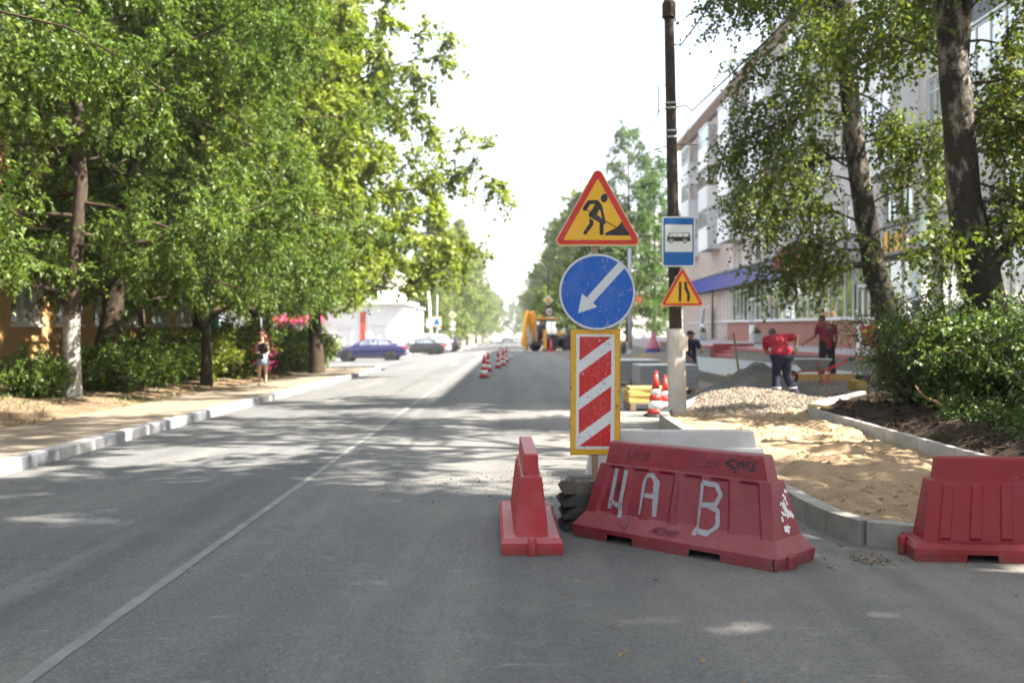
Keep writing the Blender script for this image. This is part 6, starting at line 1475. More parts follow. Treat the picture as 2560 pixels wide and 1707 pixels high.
def hand(mb, w_, fwd, palm_n, s_=1.0, curl=.6):
    """palm, four curled fingers of unequal length and a thumb, grown from the wrist w_"""
    w_ = Vector(w_); f = Vector(fwd).normalized(); n_ = Vector(palm_n); n_ = (n_ - f * n_.dot(f)).normalized(); sd = f.cross(n_)
    capsule(mb, w_, w_ + f * .075 * s_, .026 * s_, .034 * s_, flat=(n_, .55))
    for k, ln in enumerate((.070, .080, .074, .058)):
        b = w_ + f * .085 * s_ + sd * (-.030 + .020 * k) * s_; d1 = (f + n_ * curl * .5).normalized(); m_ = b + d1 * ln * .5 * s_; d2 = (f * (1 - curl) + n_ * curl).normalized()
        capsule(mb, b, m_, .0095 * s_, .009 * s_, 8); capsule(mb, m_, m_ + d2 * ln * .5 * s_, .009 * s_, .008 * s_, 8)
    b = w_ + f * .025 * s_ - sd * .028 * s_; m_ = b + (f * .6 - sd * .7 + n_ * .3).normalized() * .038 * s_
    capsule(mb, b, m_, .011 * s_, .010 * s_, 8); capsule(mb, m_, m_ + (f * .8 + n_ * .5).normalized() * .03 * s_, .010 * s_, .009 * s_, 8)
def head(mb, c, look, up, s_=1.0):
    """skull, jaw, nose, ears"""
    c = Vector(c); lk = Vector(look).normalized(); up = Vector(up); up = (up - lk * up.dot(lk)).normalized(); rt = lk.cross(up); m = Matrix((rt, lk, up)).transposed()
    ellip(mb, c + up * .025 * s_, (.074 * s_, .094 * s_, .098 * s_), m); ellip(mb, c + lk * .030 * s_ - up * .055 * s_, (.055 * s_, .060 * s_, .062 * s_), m)
    capsule(mb, c + lk * .088 * s_ + up * .005 * s_, c + lk * .104 * s_ - up * .022 * s_, .011 * s_, .014 * s_, 8)
    capsule(mb, c + lk * .075 * s_ - up * .058 * s_ - rt * .018 * s_, c + lk * .075 * s_ - up * .058 * s_ + rt * .018 * s_, .010 * s_, .010 * s_, 8)
    for s2 in (-1, 1): ellip(mb, c + rt * .078 * s2 * s_ - up * .005 * s_ - lk * .005 * s_, (.012 * s_, .022 * s_, .034 * s_), m)
    return rt, lk, up, m
def eyes(parent, c, fr, s_=1.0):
    rt, lk, up, m = fr; c = Vector(c)
    for s2 in (-1, 1): part('eye', ellip(MB(), c + lk * .086 * s_ + up * .012 * s_ + rt * .032 * s2 * s_, (.012 * s_, .008 * s_, .007 * s_), m, 8), M_hairK, parent, smooth=True)
def hair_cap(mb, c, fr, s_=1.0, back=0.0):
    rt, lk, up, m = fr; c = Vector(c)
    ellip(mb, c + up * .040 * s_ - lk * .012 * s_, (.081 * s_, .098 * s_, .092 * s_), m); ellip(mb, c - lk * .045 * s_ - up * .01 * s_, (.074 * s_, .055 * s_, .075 * s_), m)
def shoe(mb, a, toe, s_=1.0):
    a = Vector(a); d = Vector((toe[0], toe[1], 0)).normalized()
    capsule(mb, a + Vector((0, 0, -.035)) - d * .04, a + d * .15 * s_ + Vector((0, 0, -.05)), .042, .034, flat=((0, 0, 1), .85)); capsule(mb, a, a + Vector((0, 0, -.03)), .042, .045)
def chain(mb, pts, rad, **kw):
    for i in range(len(pts) - 1): capsule(mb, pts[i], pts[i + 1], rad[i], rad[i + 1], **kw)

# --- worker bent over a shovel, seen from behind
P1 = (5.2, 19.4, .075)
w1 = thing('person', 'worker in red t-shirt and navy trousers bending over a shovel', 'person', P1, R(4))
pel = (-.07, 0, .86); ch = (-.06, .27, 1.10); nk = (-.05, .46, 1.22); hc = (-.06, .60, 1.26)
LS, RS = (-.25, .38, 1.15), (.15, .37, 1.20); RE, RW = (.37, .38, 1.24), (.315, .34, .99); LE, LW = (-.22, .52, .92), (-.02, .47, .76)
LH, RH_ = (-.16, 0, .84), (.03, 0, .84); LK, RK = (-.155, .07, .47), (.06, .09, .47); LA, RA = (-.18, -.02, .10), (.18, -.07, .10)
mb = MB(); chain(mb, [pel, (-.065, .13, .98), ch, nk], [.13, .14, .145, .06]); capsule(mb, nk, hc, .055, .055); fr = head(mb, hc, (0, .8, -.6), (0, .6, .8))
chain(mb, [LS, LE, LW], [.055, .042, .03]); chain(mb, [RS, RE, RW], [.055, .042, .03]); chain(mb, [LH, LK, LA], [.085, .058, .04]); chain(mb, [RH_, RK, RA], [.085, .058, .04]); capsule(mb, LS, RS, .07, .07)
hand(mb, LW, (.3, -.2, -.9), (1, 0, -.1)); hand(mb, RW, (-.35, -.05, -.9), (-1, .2, 0))
organic('body', mb, M_skinT, w1, .011)
mb = MB(); chain(mb, [(pel[0], .03, .95), (-.065, .12, 1.02), (-.06, .27, 1.11), (-.05, .40, 1.19)], [.16, .175, .185, .12], flat=((0, .4, .9), .78)); capsule(mb, LS, RS, .095, .095); chain(mb, [LS, (-.24, .45, 1.03)], [.082, .075]); chain(mb, [RS, (.27, .375, 1.215)], [.086, .078]); chain(mb, [(-.15, .0, .92), (.02, .0, .92)], [.14, .14])
organic('t_shirt', mb, M_redT, w1, .014)
mb = MB(); capsule(mb, (-.17, 0, .84), (.04, 0, .84), .135, .135); chain(mb, [LH, LK, (-.18, -.015, .13)], [.115, .085, .085]); chain(mb, [RH_, RK, (.175, -.06, .13)], [.115, .085, .085])
organic('trousers', mb, M_navyW, w1, .014)
for a, k in ((LA, LK), (RA, RK)):
    p = Vector(a).lerp(Vector(k), .33); part('reflective_band', MB().lathe([(.089, -.03), (.091, 0), (.090, .03)], 16, Matrix.Translation(p)), M_reflect, w1, smooth=True)
mb = MB(); shoe(mb, LA, (-.1, .9)); organic('shoe', mb, M_shoe, w1, .012); mb = MB(); shoe(mb, RA, (.5, .6)); organic('shoe', mb, M_shoe, w1, .012)
mb = MB(); hair_cap(mb, hc, fr); organic('hair', mb, M_hairG, w1, .014)
mb = MB(); hand(mb, RW, (-.35, -.05, -.9), (-1, .2, 0), 1.14); organic('glove', mb, M_glove, w1, .010, 2); mb = MB(); hand(mb, LW, (.3, -.2, -.9), (1, 0, -.1), 1.14); organic('glove', mb, M_glove, w1, .010, 2)
sv = thing('shovel', 'long handled shovel held by the bending worker', 'shovel', P1, R(4))
a = Vector((.29, .33, .90)); b = Vector((-.42, .42, .16)); M_handle = mat('shovel_handle', (.22, .15, .085), .7, .2, 8)
part('handle', MB().tube([a + (a - b) * .12, a, b], .016, 8), M_handle, sv, smooth=True); part('grip', MB().tube([a + (a - b) * .02, a.lerp(b, .22)], .021, 8), M_black, sv)
d = (b - a).normalized(); part('blade', MB().prism([(-.10, 0), (.10, 0), (.10, .20), (0, .28), (-.10, .20)], .008, Matrix.Translation(b - d * .02) @ d.to_track_quat('Y', 'Z').to_matrix().to_4x4()), M_buck, sv)

# --- worker in maroon with braces, from behind
P2 = (8.55, 27.6, .10)
w2 = thing('person', 'worker in maroon t-shirt and braces standing beyond the wheelbarrow', 'person', P2, R(8))
pel = (0, 0, .92); hc = (-.13, .06, 1.60); LS, RS = (-.23, .02, 1.40), (.19, 0, 1.40); LE, LW = (-.30, .12, 1.13), (-.48, .30, .97); RE, RW = (.28, .0, 1.12), (.29, .08, .90); LH, RH_ = (-.10, 0, .90), (.10, 0, .90); LK, RK = (-.13, .03, .50), (.14, .02, .50); LA, RA = (-.17, -.02, .10), (.16, -.04, .10)
mb = MB(); chain(mb, [pel, (-.01, .02, 1.12), (-.02, .0, 1.32), (-.06, .02, 1.45)], [.15, .165, .16, .07]); capsule(mb, (-.06, .02, 1.45), hc, .06, .055); fr = head(mb, hc, (-.85, .45, -.1), (0, 0, 1)); capsule(mb, LS, RS, .075, .075)
chain(mb, [LS, LE, LW], [.058, .046, .032]); chain(mb, [RS, RE, RW], [.058, .046, .032]); chain(mb, [LH, LK, LA], [.09, .06, .042]); chain(mb, [RH_, RK, RA], [.09, .06, .042]); hand(mb, LW, (-.6, .3, -.5), (.2, .5, -.6), 1, .4); hand(mb, RW, (0, .1, -1), (-1, 0, 0), 1, .5)
organic('body', mb, M_skinD, w2, .011)
mb = MB(); chain(mb, [(0, 0, .93), (-.005, .03, 1.08), (-.02, 0, 1.25), (-.03, 0, 1.38)], [.195, .21, .205, .15], flat=((0, 1, 0), .82)); capsule(mb, LS, RS, .10, .10); chain(mb, [LS, (-.265, .07, 1.26)], [.088, .08]); chain(mb, [RS, (.235, 0, 1.26)], [.088, .08]); organic('t_shirt', mb, M_maroon, w2, .014)
mb = MB(); capsule(mb, (-.09, 0, .92), (.09, 0, .92), .145, .145); chain(mb, [LH, LK, (-.165, -.015, .12)], [.125, .10, .095]); chain(mb, [RH_, RK, (.16, -.03, .12)], [.125, .10, .095]); organic('trousers', mb, M_blackC, w2, .014)
mb = MB(); hair_cap(mb, hc, fr); organic('hair', mb, M_hairK, w2, .014)
for nm, toe, A in (('shoe', (-.3, .8), LA), ('shoe', (.3, .8), RA)): mb = MB(); shoe(mb, A, toe); organic(nm, mb, M_shoe, w2, .012)
for s2 in (-1, 1): part('brace', MB().tube([(.02 + s2 * .13, -.06, 1.47), (.0 + s2 * .12, -.13, 1.40), (.02, -.195, 1.22), (.02, -.20, 1.20)], .017, 6), M_susp, w2)
part('brace', MB().tube([(.02, -.195, 1.22), (.09, -.195, 1.05), (.12, -.175, .93)], .017, 6), M_susp, w2)

# --- worker smoking beside the wrapped slabs
P3 = (4.66, 26.6, -.20)
w3 = thing('person', 'man in navy t-shirt, faded jeans and cap leaning with hand to mouth', 'person', P3, 0)
pel = (-.05, .03, .80); hc = (-.06, .02, 1.47); NS, FS = (.05, -.10, 1.27), (-.10, .14, 1.27); S1, S2_ = (.09, -.10, 1.28), (-.19, -.02, 1.28); E1, W1 = (.22, -.18, 1.03), (.09, -.15, 1.27); E2, W2 = (-.27, -.08, 1.03), (-.13, -.18, .86); LH, RH_ = (-.10, 0, .80), (.02, .06, .80); LK, RK = (.10, -.03, .46), (.13, .10, .45); LA, RA = (.0, -.04, .09), (.08, .10, .09)
mb = MB(); chain(mb, [pel, (-.05, .03, 1.0), (-.06, .03, 1.18), (-.06, .03, 1.32)], [.125, .125, .13, .06]); capsule(mb, (-.06, .03, 1.32), hc, .052, .05); fr = head(mb, hc, (.93, -.25, -.05), (0, 0, 1)); capsule(mb, S1, S2_, .065, .065)
chain(mb, [S1, E1, W1], [.05, .04, .028]); chain(mb, [S2_, E2, W2], [.05, .04, .028]); chain(mb, [LH, LK, LA], [.08, .055, .04]); chain(mb, [RH_, RK, RA], [.08, .055, .04]); hand(mb, W1, (-.15, .2, .95), (-.8, .6, 0), .95, .6); hand(mb, W2, (.7, -.2, -.5), (0, .8, -.4), .95, .4); organic('body', mb, M_skinT, w3, .011); eyes(w3, hc, fr)
mb = MB(); chain(mb, [(-.05, .02, .80), (-.05, .03, 1.0), (-.06, .03, 1.18), (-.055, .03, 1.27)], [.155, .155, .165, .12], flat=((0, 1, 0), .80)); capsule(mb, S1, S2_, .088, .088); chain(mb, [S1, (.15, -.14, 1.16)], [.075, .07]); chain(mb, [S2_, (-.23, -.05, 1.15)], [.075, .07]); organic('t_shirt', mb, M_navyT, w3, .014)
mb = MB(); capsule(mb, LH, RH_, .125, .125); chain(mb, [LH, LK, (.0, -.04, .10)], [.108, .08, .075]); chain(mb, [RH_, RK, (.08, .10, .10)], [.108, .08, .075]); organic('jeans', mb, M_jeans, w3, .014)
for A in (LA, RA): mb = MB(); shoe(mb, A, (.9, -.2)); organic('shoe', mb, M_shoe, w3, .012)
mb = MB(); rt, lk, up, m_ = fr; c = Vector(hc); ellip(mb, c + up * .055, (.088, .104, .075), m_); ellip(mb, c + up * .055 + lk * .115, (.070, .075, .012), m_); organic('cap', mb, M_cap, w3, .010, 2)
part('cap_badge', ellip(MB(), c + up * .085 + lk * .085, (.03, .02, .02), m_), M_whiteP, w3)
part('cigarette', MB().tube([(.10, -.10, 1.415), (.15, -.13, 1.425)], .005, 6), M_whiteP, w3)

# --- woman walking on the left pavement, facing us
P4 = (-7.25, 28.2, zrf(-7.25, 28.2) + .13)
w4 = thing('person', 'young woman in black crop top and denim skirt walking along the pavement', 'person', P4, 0)
hc = (-.02, -.02, 1.40); LS, RS = (-.13, 0, 1.19), (.13, 0, 1.19); LE, LW = (-.18, .02, .96), (-.13, -.13, .90); RE, RW = (.17, .02, .95), (.07, -.15, .79); LH, RH_ = (-.075, 0, .74), (.075, 0, .74); LK, RK = (-.085, -.04, .41), (.085, .02, .41); LA, RA = (-.095, .0, .075), (.10, -.06, .075)
mb = MB(); chain(mb, [(0, 0, .76), (0, 0, .93), (0, 0, 1.10), (0, .01, 1.22)], [.12, .095, .11, .045], flat=((0, 1, 0), .8)); capsule(mb, (0, .01, 1.22), hc, .04, .04); fr = head(mb, hc, (.1, -.95, -.2), (0, 0, 1), .92); capsule(mb, LS, RS, .05, .05)
chain(mb, [LS, LE, LW], [.038, .031, .022]); chain(mb, [RS, RE, RW], [.038, .031, .022]); chain(mb, [LH, LK, LA], [.075, .05, .032]); chain(mb, [RH_, RK, RA], [.075, .05, .032]); hand(mb, LW, (.5, -.6, .2), (0, .2, .9), .85, .6); hand(mb, RW, (-.5, -.3, -.6), (0, .9, -.2), .85, .5)
for A in (LA, RA): mb2 = capsule(mb, Vector(A) + Vector((0, 0, -.05)), Vector(A) + Vector((0, -.13, -.06)), .032, .026)
organic('body', mb, M_skinL, w4, .010)
mb = MB(); chain(mb, [(0, 0, .97), (0, 0, 1.10)], [.115, .128], flat=((0, 1, 0), .86)); 
for s2 in (-1, 1): capsule(mb, (s2 * .09, -.06, 1.13), (s2 * .09, 0, 1.225), .02, .02); ellip(mb, (s2 * .055, -.075, 1.09), (.05, .045, .05))
organic('crop_top', mb, M_blacktop, w4, .011)
part('skirt', MB().lathe([(.118, .90), (.145, .80), (.175, .66), (.185, .58)], 22, Matrix.Diagonal((1, .82, 1, 1))), M_denim, w4, smooth=True)
part('shoulder_bag', MB().box((-.03, -.17, .84), (.20, .07, .15)), M_black, w4, bevel=.03); part('bag_strap', MB().tube([(-.10, -.15, .90), (-.05, -.14, 1.10), (.10, -.04, 1.23), (.10, .07, 1.18), (.0, .12, .95)], .008, 5), M_black, w4)
mb = MB(); hair_cap(mb, hc, fr, .95); capsule(mb, (-.075, .03, 1.40), (-.10, .0, 1.18), .04, .028); capsule(mb, (.075, .03, 1.40), (.11, .0, 1.17), .04, .028); ellip(mb, (0, .06, 1.30), (.10, .05, .16)); organic('hair', mb, M_hairB, w4, .012)
part('sunglasses', MB().box((-.03 + .0, -.115, 1.415), (.05, .012, .03)).box((.035, -.11, 1.415), (.05, .012, .03)).box((.0, -.113, 1.425), (.12, .008, .008)), M_black, w4, bevel=.005)
for A in (LA, RA): part('sandal', MB().box((A[0], A[1] - .05, .012), (.08, .22, .02)), M_shoe, w4, bevel=.008)

# ------------------------------------------------------------------ tools and materials on the site
M_tray = mat('galvanised_tray', (.36, .37, .37), .5, .2, 4, metal=.45, dirt=(.30, .28, .25), dirt_amt=.7); M_redf = mat('red_frame_paint', (.48, .035, .02), .5, .2, 6, dirt=(.25, .15, .1), dirt_amt=.4); M_yrim = mat('yellow_rim', (.55, .36, .03), .5, .2, 6)
wb = thing('wheelbarrow', 'grey tray wheelbarrow with red frame between the two workers', 'wheelbarrow', (7.25, 24.6, .06), R(-12))
def tray_ring(z, x0, x1, w_): return [(x0, -w_, z), (x1, -w_ * 1.05, z), (x1 + .02, 0, z), (x1, w_ * 1.05, z), (x0, w_, z), (x0 - .03, 0, z)]
mb = MB(); mb.loft([tray_ring(.36, -.20, .26, .20), tray_ring(.62, -.42, .42, .33), tray_ring(.645, -.45, .44, .35)], caps=False); mb.add(tray_ring(.36, -.20, .26, .20), [(0, 1, 2, 3, 4, 5)])
o = part('tray', mb, M_tray, wb, smooth=False); sd = o.modifiers.new('solid', 'SOLIDIFY'); sd.thickness = .008
part('sand_load', MB().loft([[(x * .93, y * .93, .50) for x, y, z in tray_ring(.5, -.33, .35, .27)], [(x * .5, y * .5, .57) for x, y, z in tray_ring(.5, -.33, .35, .27)]]), M_greysand, wb, smooth=True)
for s2 in (-1, 1):
    part('frame_rail', MB().tube([(-.55, s2 * .07, .20), (-.28, s2 * .18, .33), (.30, s2 * .26, .36), (.95, s2 * .29, .66)], .016, 8), M_redf, wb, smooth=True); part('leg', MB().tube([(.18, s2 * .25, .36), (.26, s2 * .26, .0), (.36, s2 * .26, .0), (.42, s2 * .27, .40)], .014, 8), M_redf, wb); part('stay', MB().tube([(.16, s2 * .27, .36), (.10, s2 * .33, .60)], .012, 6), M_redf, wb); part('grip', MB().tube([(.85, s2 * .285, .615), (.99, s2 * .29, .68)], .021, 8), M_black, wb)
q = Matrix.Translation((-.50, 0, .185)) @ Matrix.Rotation(R(90), 4, 'X'); ww = part('wheel', MB().lathe([(.12, -.045), (.165, -.04), (.182, 0), (.165, .04), (.12, .045)], 22, q), M_tyre, wb, smooth=True); part('rim', MB().lathe([(.125, -.03), (.10, -.045), (.03, -.05), (.03, .05), (.10, .045), (.125, .03)], 18, q), M_yrim, ww)
pc = thing('plate_compactor', 'small yellow plate compactor at the edge of the gravel by the shrub', 'compactor', (7.15, 20.9, .06), R(20)); part('base_plate', MB().box((0, 0, .04), (.62, .42, .06)), M_jg, pc, bevel=.02); part('engine', MB().box((-.05, 0, .22), (.30, .26, .22)), mat('dull_yellow_paint', (.30, .21, .04), .6, .3, 8, dirt=(.15, .12, .08)), pc, bevel=.04); part('fuel_tank', MB().box((.1, 0, .38), (.22, .26, .12)), M_black, pc, bevel=.03); part('handle', MB().tube([(.25, -.15, .12), (.70, -.17, .78), (.70, .17, .78), (.25, .15, .12)], .014, 6), M_iron, pc)
st = part('timber_stake', MB().bar((0, 0, -.05), (-.17, .05, 1.25), .045, .03), M_handle); st.location = (5.15, 23.0, .10); tag(st, 'tall wooden stake leaning upright behind the grey sand heap', 'stake')
M_board = mat('ochre_board', (.46, .27, .085), .75, .15, 3, .2, 40); o = part('formwork_board', MB().box((0, 0, .09), (3.9, .04, .20)), M_board); o.location = (7.45, 26.35, .06); o.rotation_euler = (0, 0, R(2)); tag(o, 'long ochre formwork board edging the fresh concrete', 'board')
M_yboard = mat('yellow_boards', (.55, .38, .12), .7, .15, 3, .2, 40); M_pal = mat('grey_pallet_wood', (.24, .18, .125), .85, .25, 5, .3, 50); M_film = m_pane('plastic_wrap', (.40, .41, .42), .16, (.62, .63, .64)) if False else None
def pallet(label, loc, rz, L_=1.2, W_=.9):
    t = thing('pallet', label, 'pallet', loc, rz, 'wooden pallets')
    for k in range(5): part('deck_board', MB().box((0, -W_ / 2 + .06 + (W_ - .12) * k / 4, .13), (L_, .11, .022)), M_pal, t)
    for k in range(3): part('bearer', MB().box((-L_ / 2 + .06 + (L_ - .12) * k / 2, 0, .068), (.10, W_, .095)), M_pal, t); part('base_board', MB().box((-L_ / 2 + .06 + (L_ - .12) * k / 2, 0, .010), (.11, W_, .018)), M_pal, t)
    return t
zz = zrf(2.6, 19.5) + .02
pallet('grey wooden pallet under the yellow boards', (2.68, 19.6, zz), R(4), 1.1, .8)
for k in range(5):
    o = part('yellow_board', MB().box((0, 0, .03), (1.12 - .05 * (k % 2), .62, .058)), M_yboard, bevel=.006); o.location = (2.66 + (.02, -.015, .03, -.03, .05)[k], 19.55 + .02 * (k % 2), zz + .143 + .0605 * k); o.rotation_euler = (0, 0, R((4, 5, 3, 6, 2)[k]))
    tag(o, f'yellow board, {("lowest", "second from the bottom", "middle one", "second from the top", "topmost")[k]} of the short stack by the cones', 'board', 'stack of yellow boards')
def m_wrap():
    t = NT('wrapped_slabs'); sp = t.n('ShaderNodeSeparateXYZ'); t.l(t.coord(), sp.inputs[0])
    st = t.noise(2.0, 6, .6, stretch=(1, 1, 9), dist=.6); c = t.ramp(st, [(.3, (.16, .16, .165)), (.6, (.27, .27, .275)), (.8, (.42, .42, .43))])
    k = t.bsdf(c, .28, 0, t.bump(t.noise(7, 5, .6, dist=1.5), .5, .03), .5); return t.mat
M_wrap = m_wrap(); M_wraptop = mat('wrap_top_sheet', (.60, .61, .63), .3, .12, 5, .4, 12)
def slabs(label, loc, rz, L_=1.3, W_=1.05, H_=.56, n=7):
    t = thing('slab_stack', label, 'paving slabs', loc, rz, 'wrapped stacks of paving slabs'); hh = H_ / n
    for k in range(n): part('slab_layer', MB().box(((-1) ** k * .004, 0, hh * (k + .5)), (L_, W_ - .006 * (k % 2), hh - .006)), M_wrap, t, bevel=.004)
    part('film', MB().box((0, 0, H_ + .004), (L_ + .02, W_ + .02, .008)), M_wraptop, t); return t
for k, (x, y, rz, h_, lb) in enumerate(((3.62, 24.6, 4, .56, 'film wrapped stack of grey paving slabs behind the concrete pole stub'), (3.35, 28.8, 2, .56, 'wrapped slab stack second back from the concrete pole stub'), (3.6, 32.0, -3, .5, 'low slab stack beside the yellow sand heap'))):
    z = float(wg_z(np.array(x), np.array(y))) + .01; pallet(('pallet under the nearest wrapped slab stack', 'pallet under the second wrapped slab stack', 'pallet under the low slab stack by the sand heap')[k], (x, y, z), R(rz), 1.3, 1.05); slabs(lb, (x, y, z + .143), R(rz), 1.42 if k == 0 else 1.3, 1.05, h_)
# planters and bin on the terrace
M_planter = m_concrete('planter_concrete', (.44, .42, .40), (.56, .54, .51)); PLT = shrub_mesh(91, .30, .5, 16, 5, 6, .06, .5, M_lfA)
def planter(label, loc, L_=1.2):
    t = thing('planter', label, 'planter', loc, R(85)); mb = MB(); mb.box((0, 0, .30), (L_, .5, .46), taper=1.04); part('trough', mb, M_planter, t, bevel=.02)
    for k in range(3): part('panel', MB().box((-L_ / 3 + L_ / 3 * k, .26, .32), (L_ / 3 - .08, .03, .28)), M_planter, t, bevel=.01)
    part('feet', MB().box((0, 0, .035), (L_ * .8, .4, .07)), M_planter, t); o = link('plants', PLT[1], t, (0, 0, .50)); o.scale = (1.0, .5, 1.0); return t
planter('concrete planter with green plants against the tiled shop wall', (12.3, 51.5, .60), 1.35); planter('second concrete planter, half hidden by the timber pole', (12.2, 66, .60))
lb_ = thing('litter_bin', 'red litter bin hung in a frame beside the maroon worker', 'bin', (10.9, 31.0, .60), R(20)); mb = MB(); mb.box((0, 0, .62), (.34, .28, .62), taper=1.25); part('bin_body', mb, M_redf, lb_, bevel=.02)
for s2 in (-1, 1): part('post', MB().tube([(s2 * .27, 0, 0), (s2 * .27, 0, 1.25)], .018, 8), M_redf, lb_)
part('top_bar', MB().tube([(-.42, 0, 1.25), (.27, 0, 1.25)], .016, 8), M_iron, lb_); part('pivot_bar', MB().tube([(-.27, 0, .85), (.27, 0, .85)], .012, 6), M_iron, lb_)
lb2 = thing('door_leaf', 'white glazed door leaf leaning against the tiled shop wall', 'door', (12.85, 70.3, .6), R(0)); part('frame', MB().bar((0, -.6, 0), (.32, -.6, 2.3), .10, .05).bar((0, .6, 0), (.32, .6, 2.3), .10, .05).bar((0, -.6, .05), (0, .6, .05), .1, .05).bar((.31, -.6, 2.25), (.31, .6, 2.25), .1, .05), M_pvc, lb2); part('lower_panel', MB().add([(.0, -.55, .02), (.0, .55, .02), (.15, .55, 1.1), (.15, -.55, 1.1)], [(0, 1, 2, 3)]), M_wpanel, lb2); part('pane', MB().add([(.15, -.55, 1.1), (.15, .55, 1.1), (.31, .55, 2.2), (.31, -.55, 2.2)], [(0, 1, 2, 3)]), M_pane, lb2)
# wood offcut and roots in the bed
o = part('timber_offcut', MB().box((0, 0, .02), (.42, .09, .035)), M_yboard, bevel=.006); o.location = (4.78, 15.75, .222); o.rotation_euler = (0, R(3), R(-55)); tag(o, 'pale timber offcut lying on the bed kerb corner', 'timber')
M_root = mat('torn_root', (.30, .16, .085), .8, .3, 9); rg = rnd(31)
for k, (x, y, L_, lb) in enumerate(((5.15, 15.4, .5, 'torn brown root near the bed kerb corner'), (5.9, 13.6, .7, 'pale torn root below the shrub'), (6.05, 13.3, .6, 'thin split root beside the pale one'), (5.75, 13.9, .55, 'short root poking from the soil bank'), (5.55, 9.9, .45, 'thin bare twig above the right red barrier'))):
    mb = MB(); p = Vector((0, 0, 0)); d = Vector((rg.uniform(-1, 1), rg.uniform(-1, .2), rg.uniform(.15, .7))).normalized(); pts = [p]
    for j in range(6): d = (d + Vector((rg.gauss(0, .3), rg.gauss(0, .3), rg.gauss(-.05, .3)))).normalized(); p = p + d * L_ / 6; pts.append(p)
    mb.tube(pts, [.022 * (1 - .12 * j) * L_ / .5 for j in range(7)], 7); mb.tube([pts[2], pts[2] + Vector((.1, -.05, .12)), pts[2] + Vector((.18, -.02, .15))], [.012, .008, .004], 5)
    o = part('root', mb, M_root, smooth=True); o.location = (x, y, float(bed_z(np.array(x), np.array(y))) - .01); tag(o, lb, 'root', 'roots and twigs in the bed')
# ------------------------------------------------------------------ wires, far poles and signs
M_cable = mat('cable_sheath', (.03, .05, .05), .6, .1); M_paleconc = m_concrete('pole_concrete', (.45, .42, .38), (.58, .55, .50)); M_greymet = mat('grey_painted_steel', (.46, .48, .50), .5, .08, 3, dirt=(.35, .3, .26))
def cable(label, a, b, sag, r_=.011):
    a = Vector(a); b = Vector(b); P = []
    for k in range(25):
        t = k / 24; p = a.lerp(b, t); p.z -= sag * 4 * t * (1 - t); P.append(p - a)
    o = part('overhead_cable', MB().tube(P, r_, 6), M_cable, smooth=True); o.location = a; return tag(o, label, 'cable', 'cables on the timber pole')
cable('overhead cable running from the pole hook out over the top of the picture', (2.65, 16.35, 6.08), (4.6, -18, 8.6), .55)
cable('overhead cable leaving the pole bracket towards the right birch', (2.84, 16.33, 5.02), (6.6, -18, 8.8), .55)
cable('thin cable dropping from the pole bracket towards the far street', (2.32, 16.35, 5.05), (3.6, 62, 6.4), 1.1, .008)
cable('short cable slung between the two pole brackets', (2.84, 16.33, 5.02), (2.66, 16.36, 4.40), .06, .006)
# far lamp post with three signs
lp = thing('street_lamp', 'far street lamp carrying a diamond, a round and a plate sign', 'street lamp', (2.9, 96, zrf(2.9, 96)))
part('post', MB().tube([(0, 0, 0), (0, 0, 7.6)], [.11, .08], 10), M_polewood, lp, smooth=True); part('arm', MB().tube([(0, 0, 7.5), (-.5, 0, 8.15), (-1.1, 0, 8.45)], .045, 8), M_greymet, lp, smooth=True); part('lamp_head', MB().box((-1.45, 0, 8.52), (.75, .26, .14)), M_greymet, lp, bevel=.05)
def far_disc(parent, x, z, r_, m, nm='round_sign', y=-.16): return part(nm, MB().prism(disc(x, z, r_, 24), .03, Matrix.Translation((0, y, 0)) @ FRONT), m, parent)
def far_diamond(parent, x, z, d_, y=-.16):
    o = part('diamond_sign', MB().prism([(x, z - d_), (x + d_, z), (x, z + d_), (x - d_, z)], .03, Matrix.Translation((0, y, 0)) @ FRONT), M_sgnW2, parent); part('yellow_field', MB().prism([(x, z - d_ * .6), (x + d_ * .6, z), (x, z + d_ * .6), (x - d_ * .6, z)], .01, Matrix.Translation((0, y - .03, 0)) @ FRONT), M_sgnY, o)
far_diamond(lp, 0, 4.7, .52); o = far_disc(lp, .1, 3.6, .37, M_sgnR); part('white_field', MB().prism(disc(.1, 3.6, .31, 24), .01, Matrix.Translation((0, -.19, 0)) @ FRONT), M_sgnW2, o); part('truck_mark', MB().prism([(-.08, 3.5), (.28, 3.5), (.28, 3.72), (.1, 3.66), (-.08, 3.6)], .01, Matrix.Translation((0, -.20, 0)) @ FRONT), M_sgnK, o)
o = part('plate_sign', MB().box((.15, -.17, 2.95), (.80, .03, .36)), M_sgnW2, lp); part('plate_mark', MB().box((.15, -.19, 2.93), (.5, .01, .10)), M_sgnK, o)
gp = thing('steel_post', 'pale grey steel post standing on the site behind the arrow sign', 'post', (6.75, 60, -.2)); part('shaft', MB().tube([(0, 0, 0), (-.03, 0, 6.4)], [.13, .10], 12), M_greymet, gp, smooth=True); part('base_plate', MB().lathe([(.22, 0), (.22, .04), (.15, .3)], 12), M_greymet, gp)
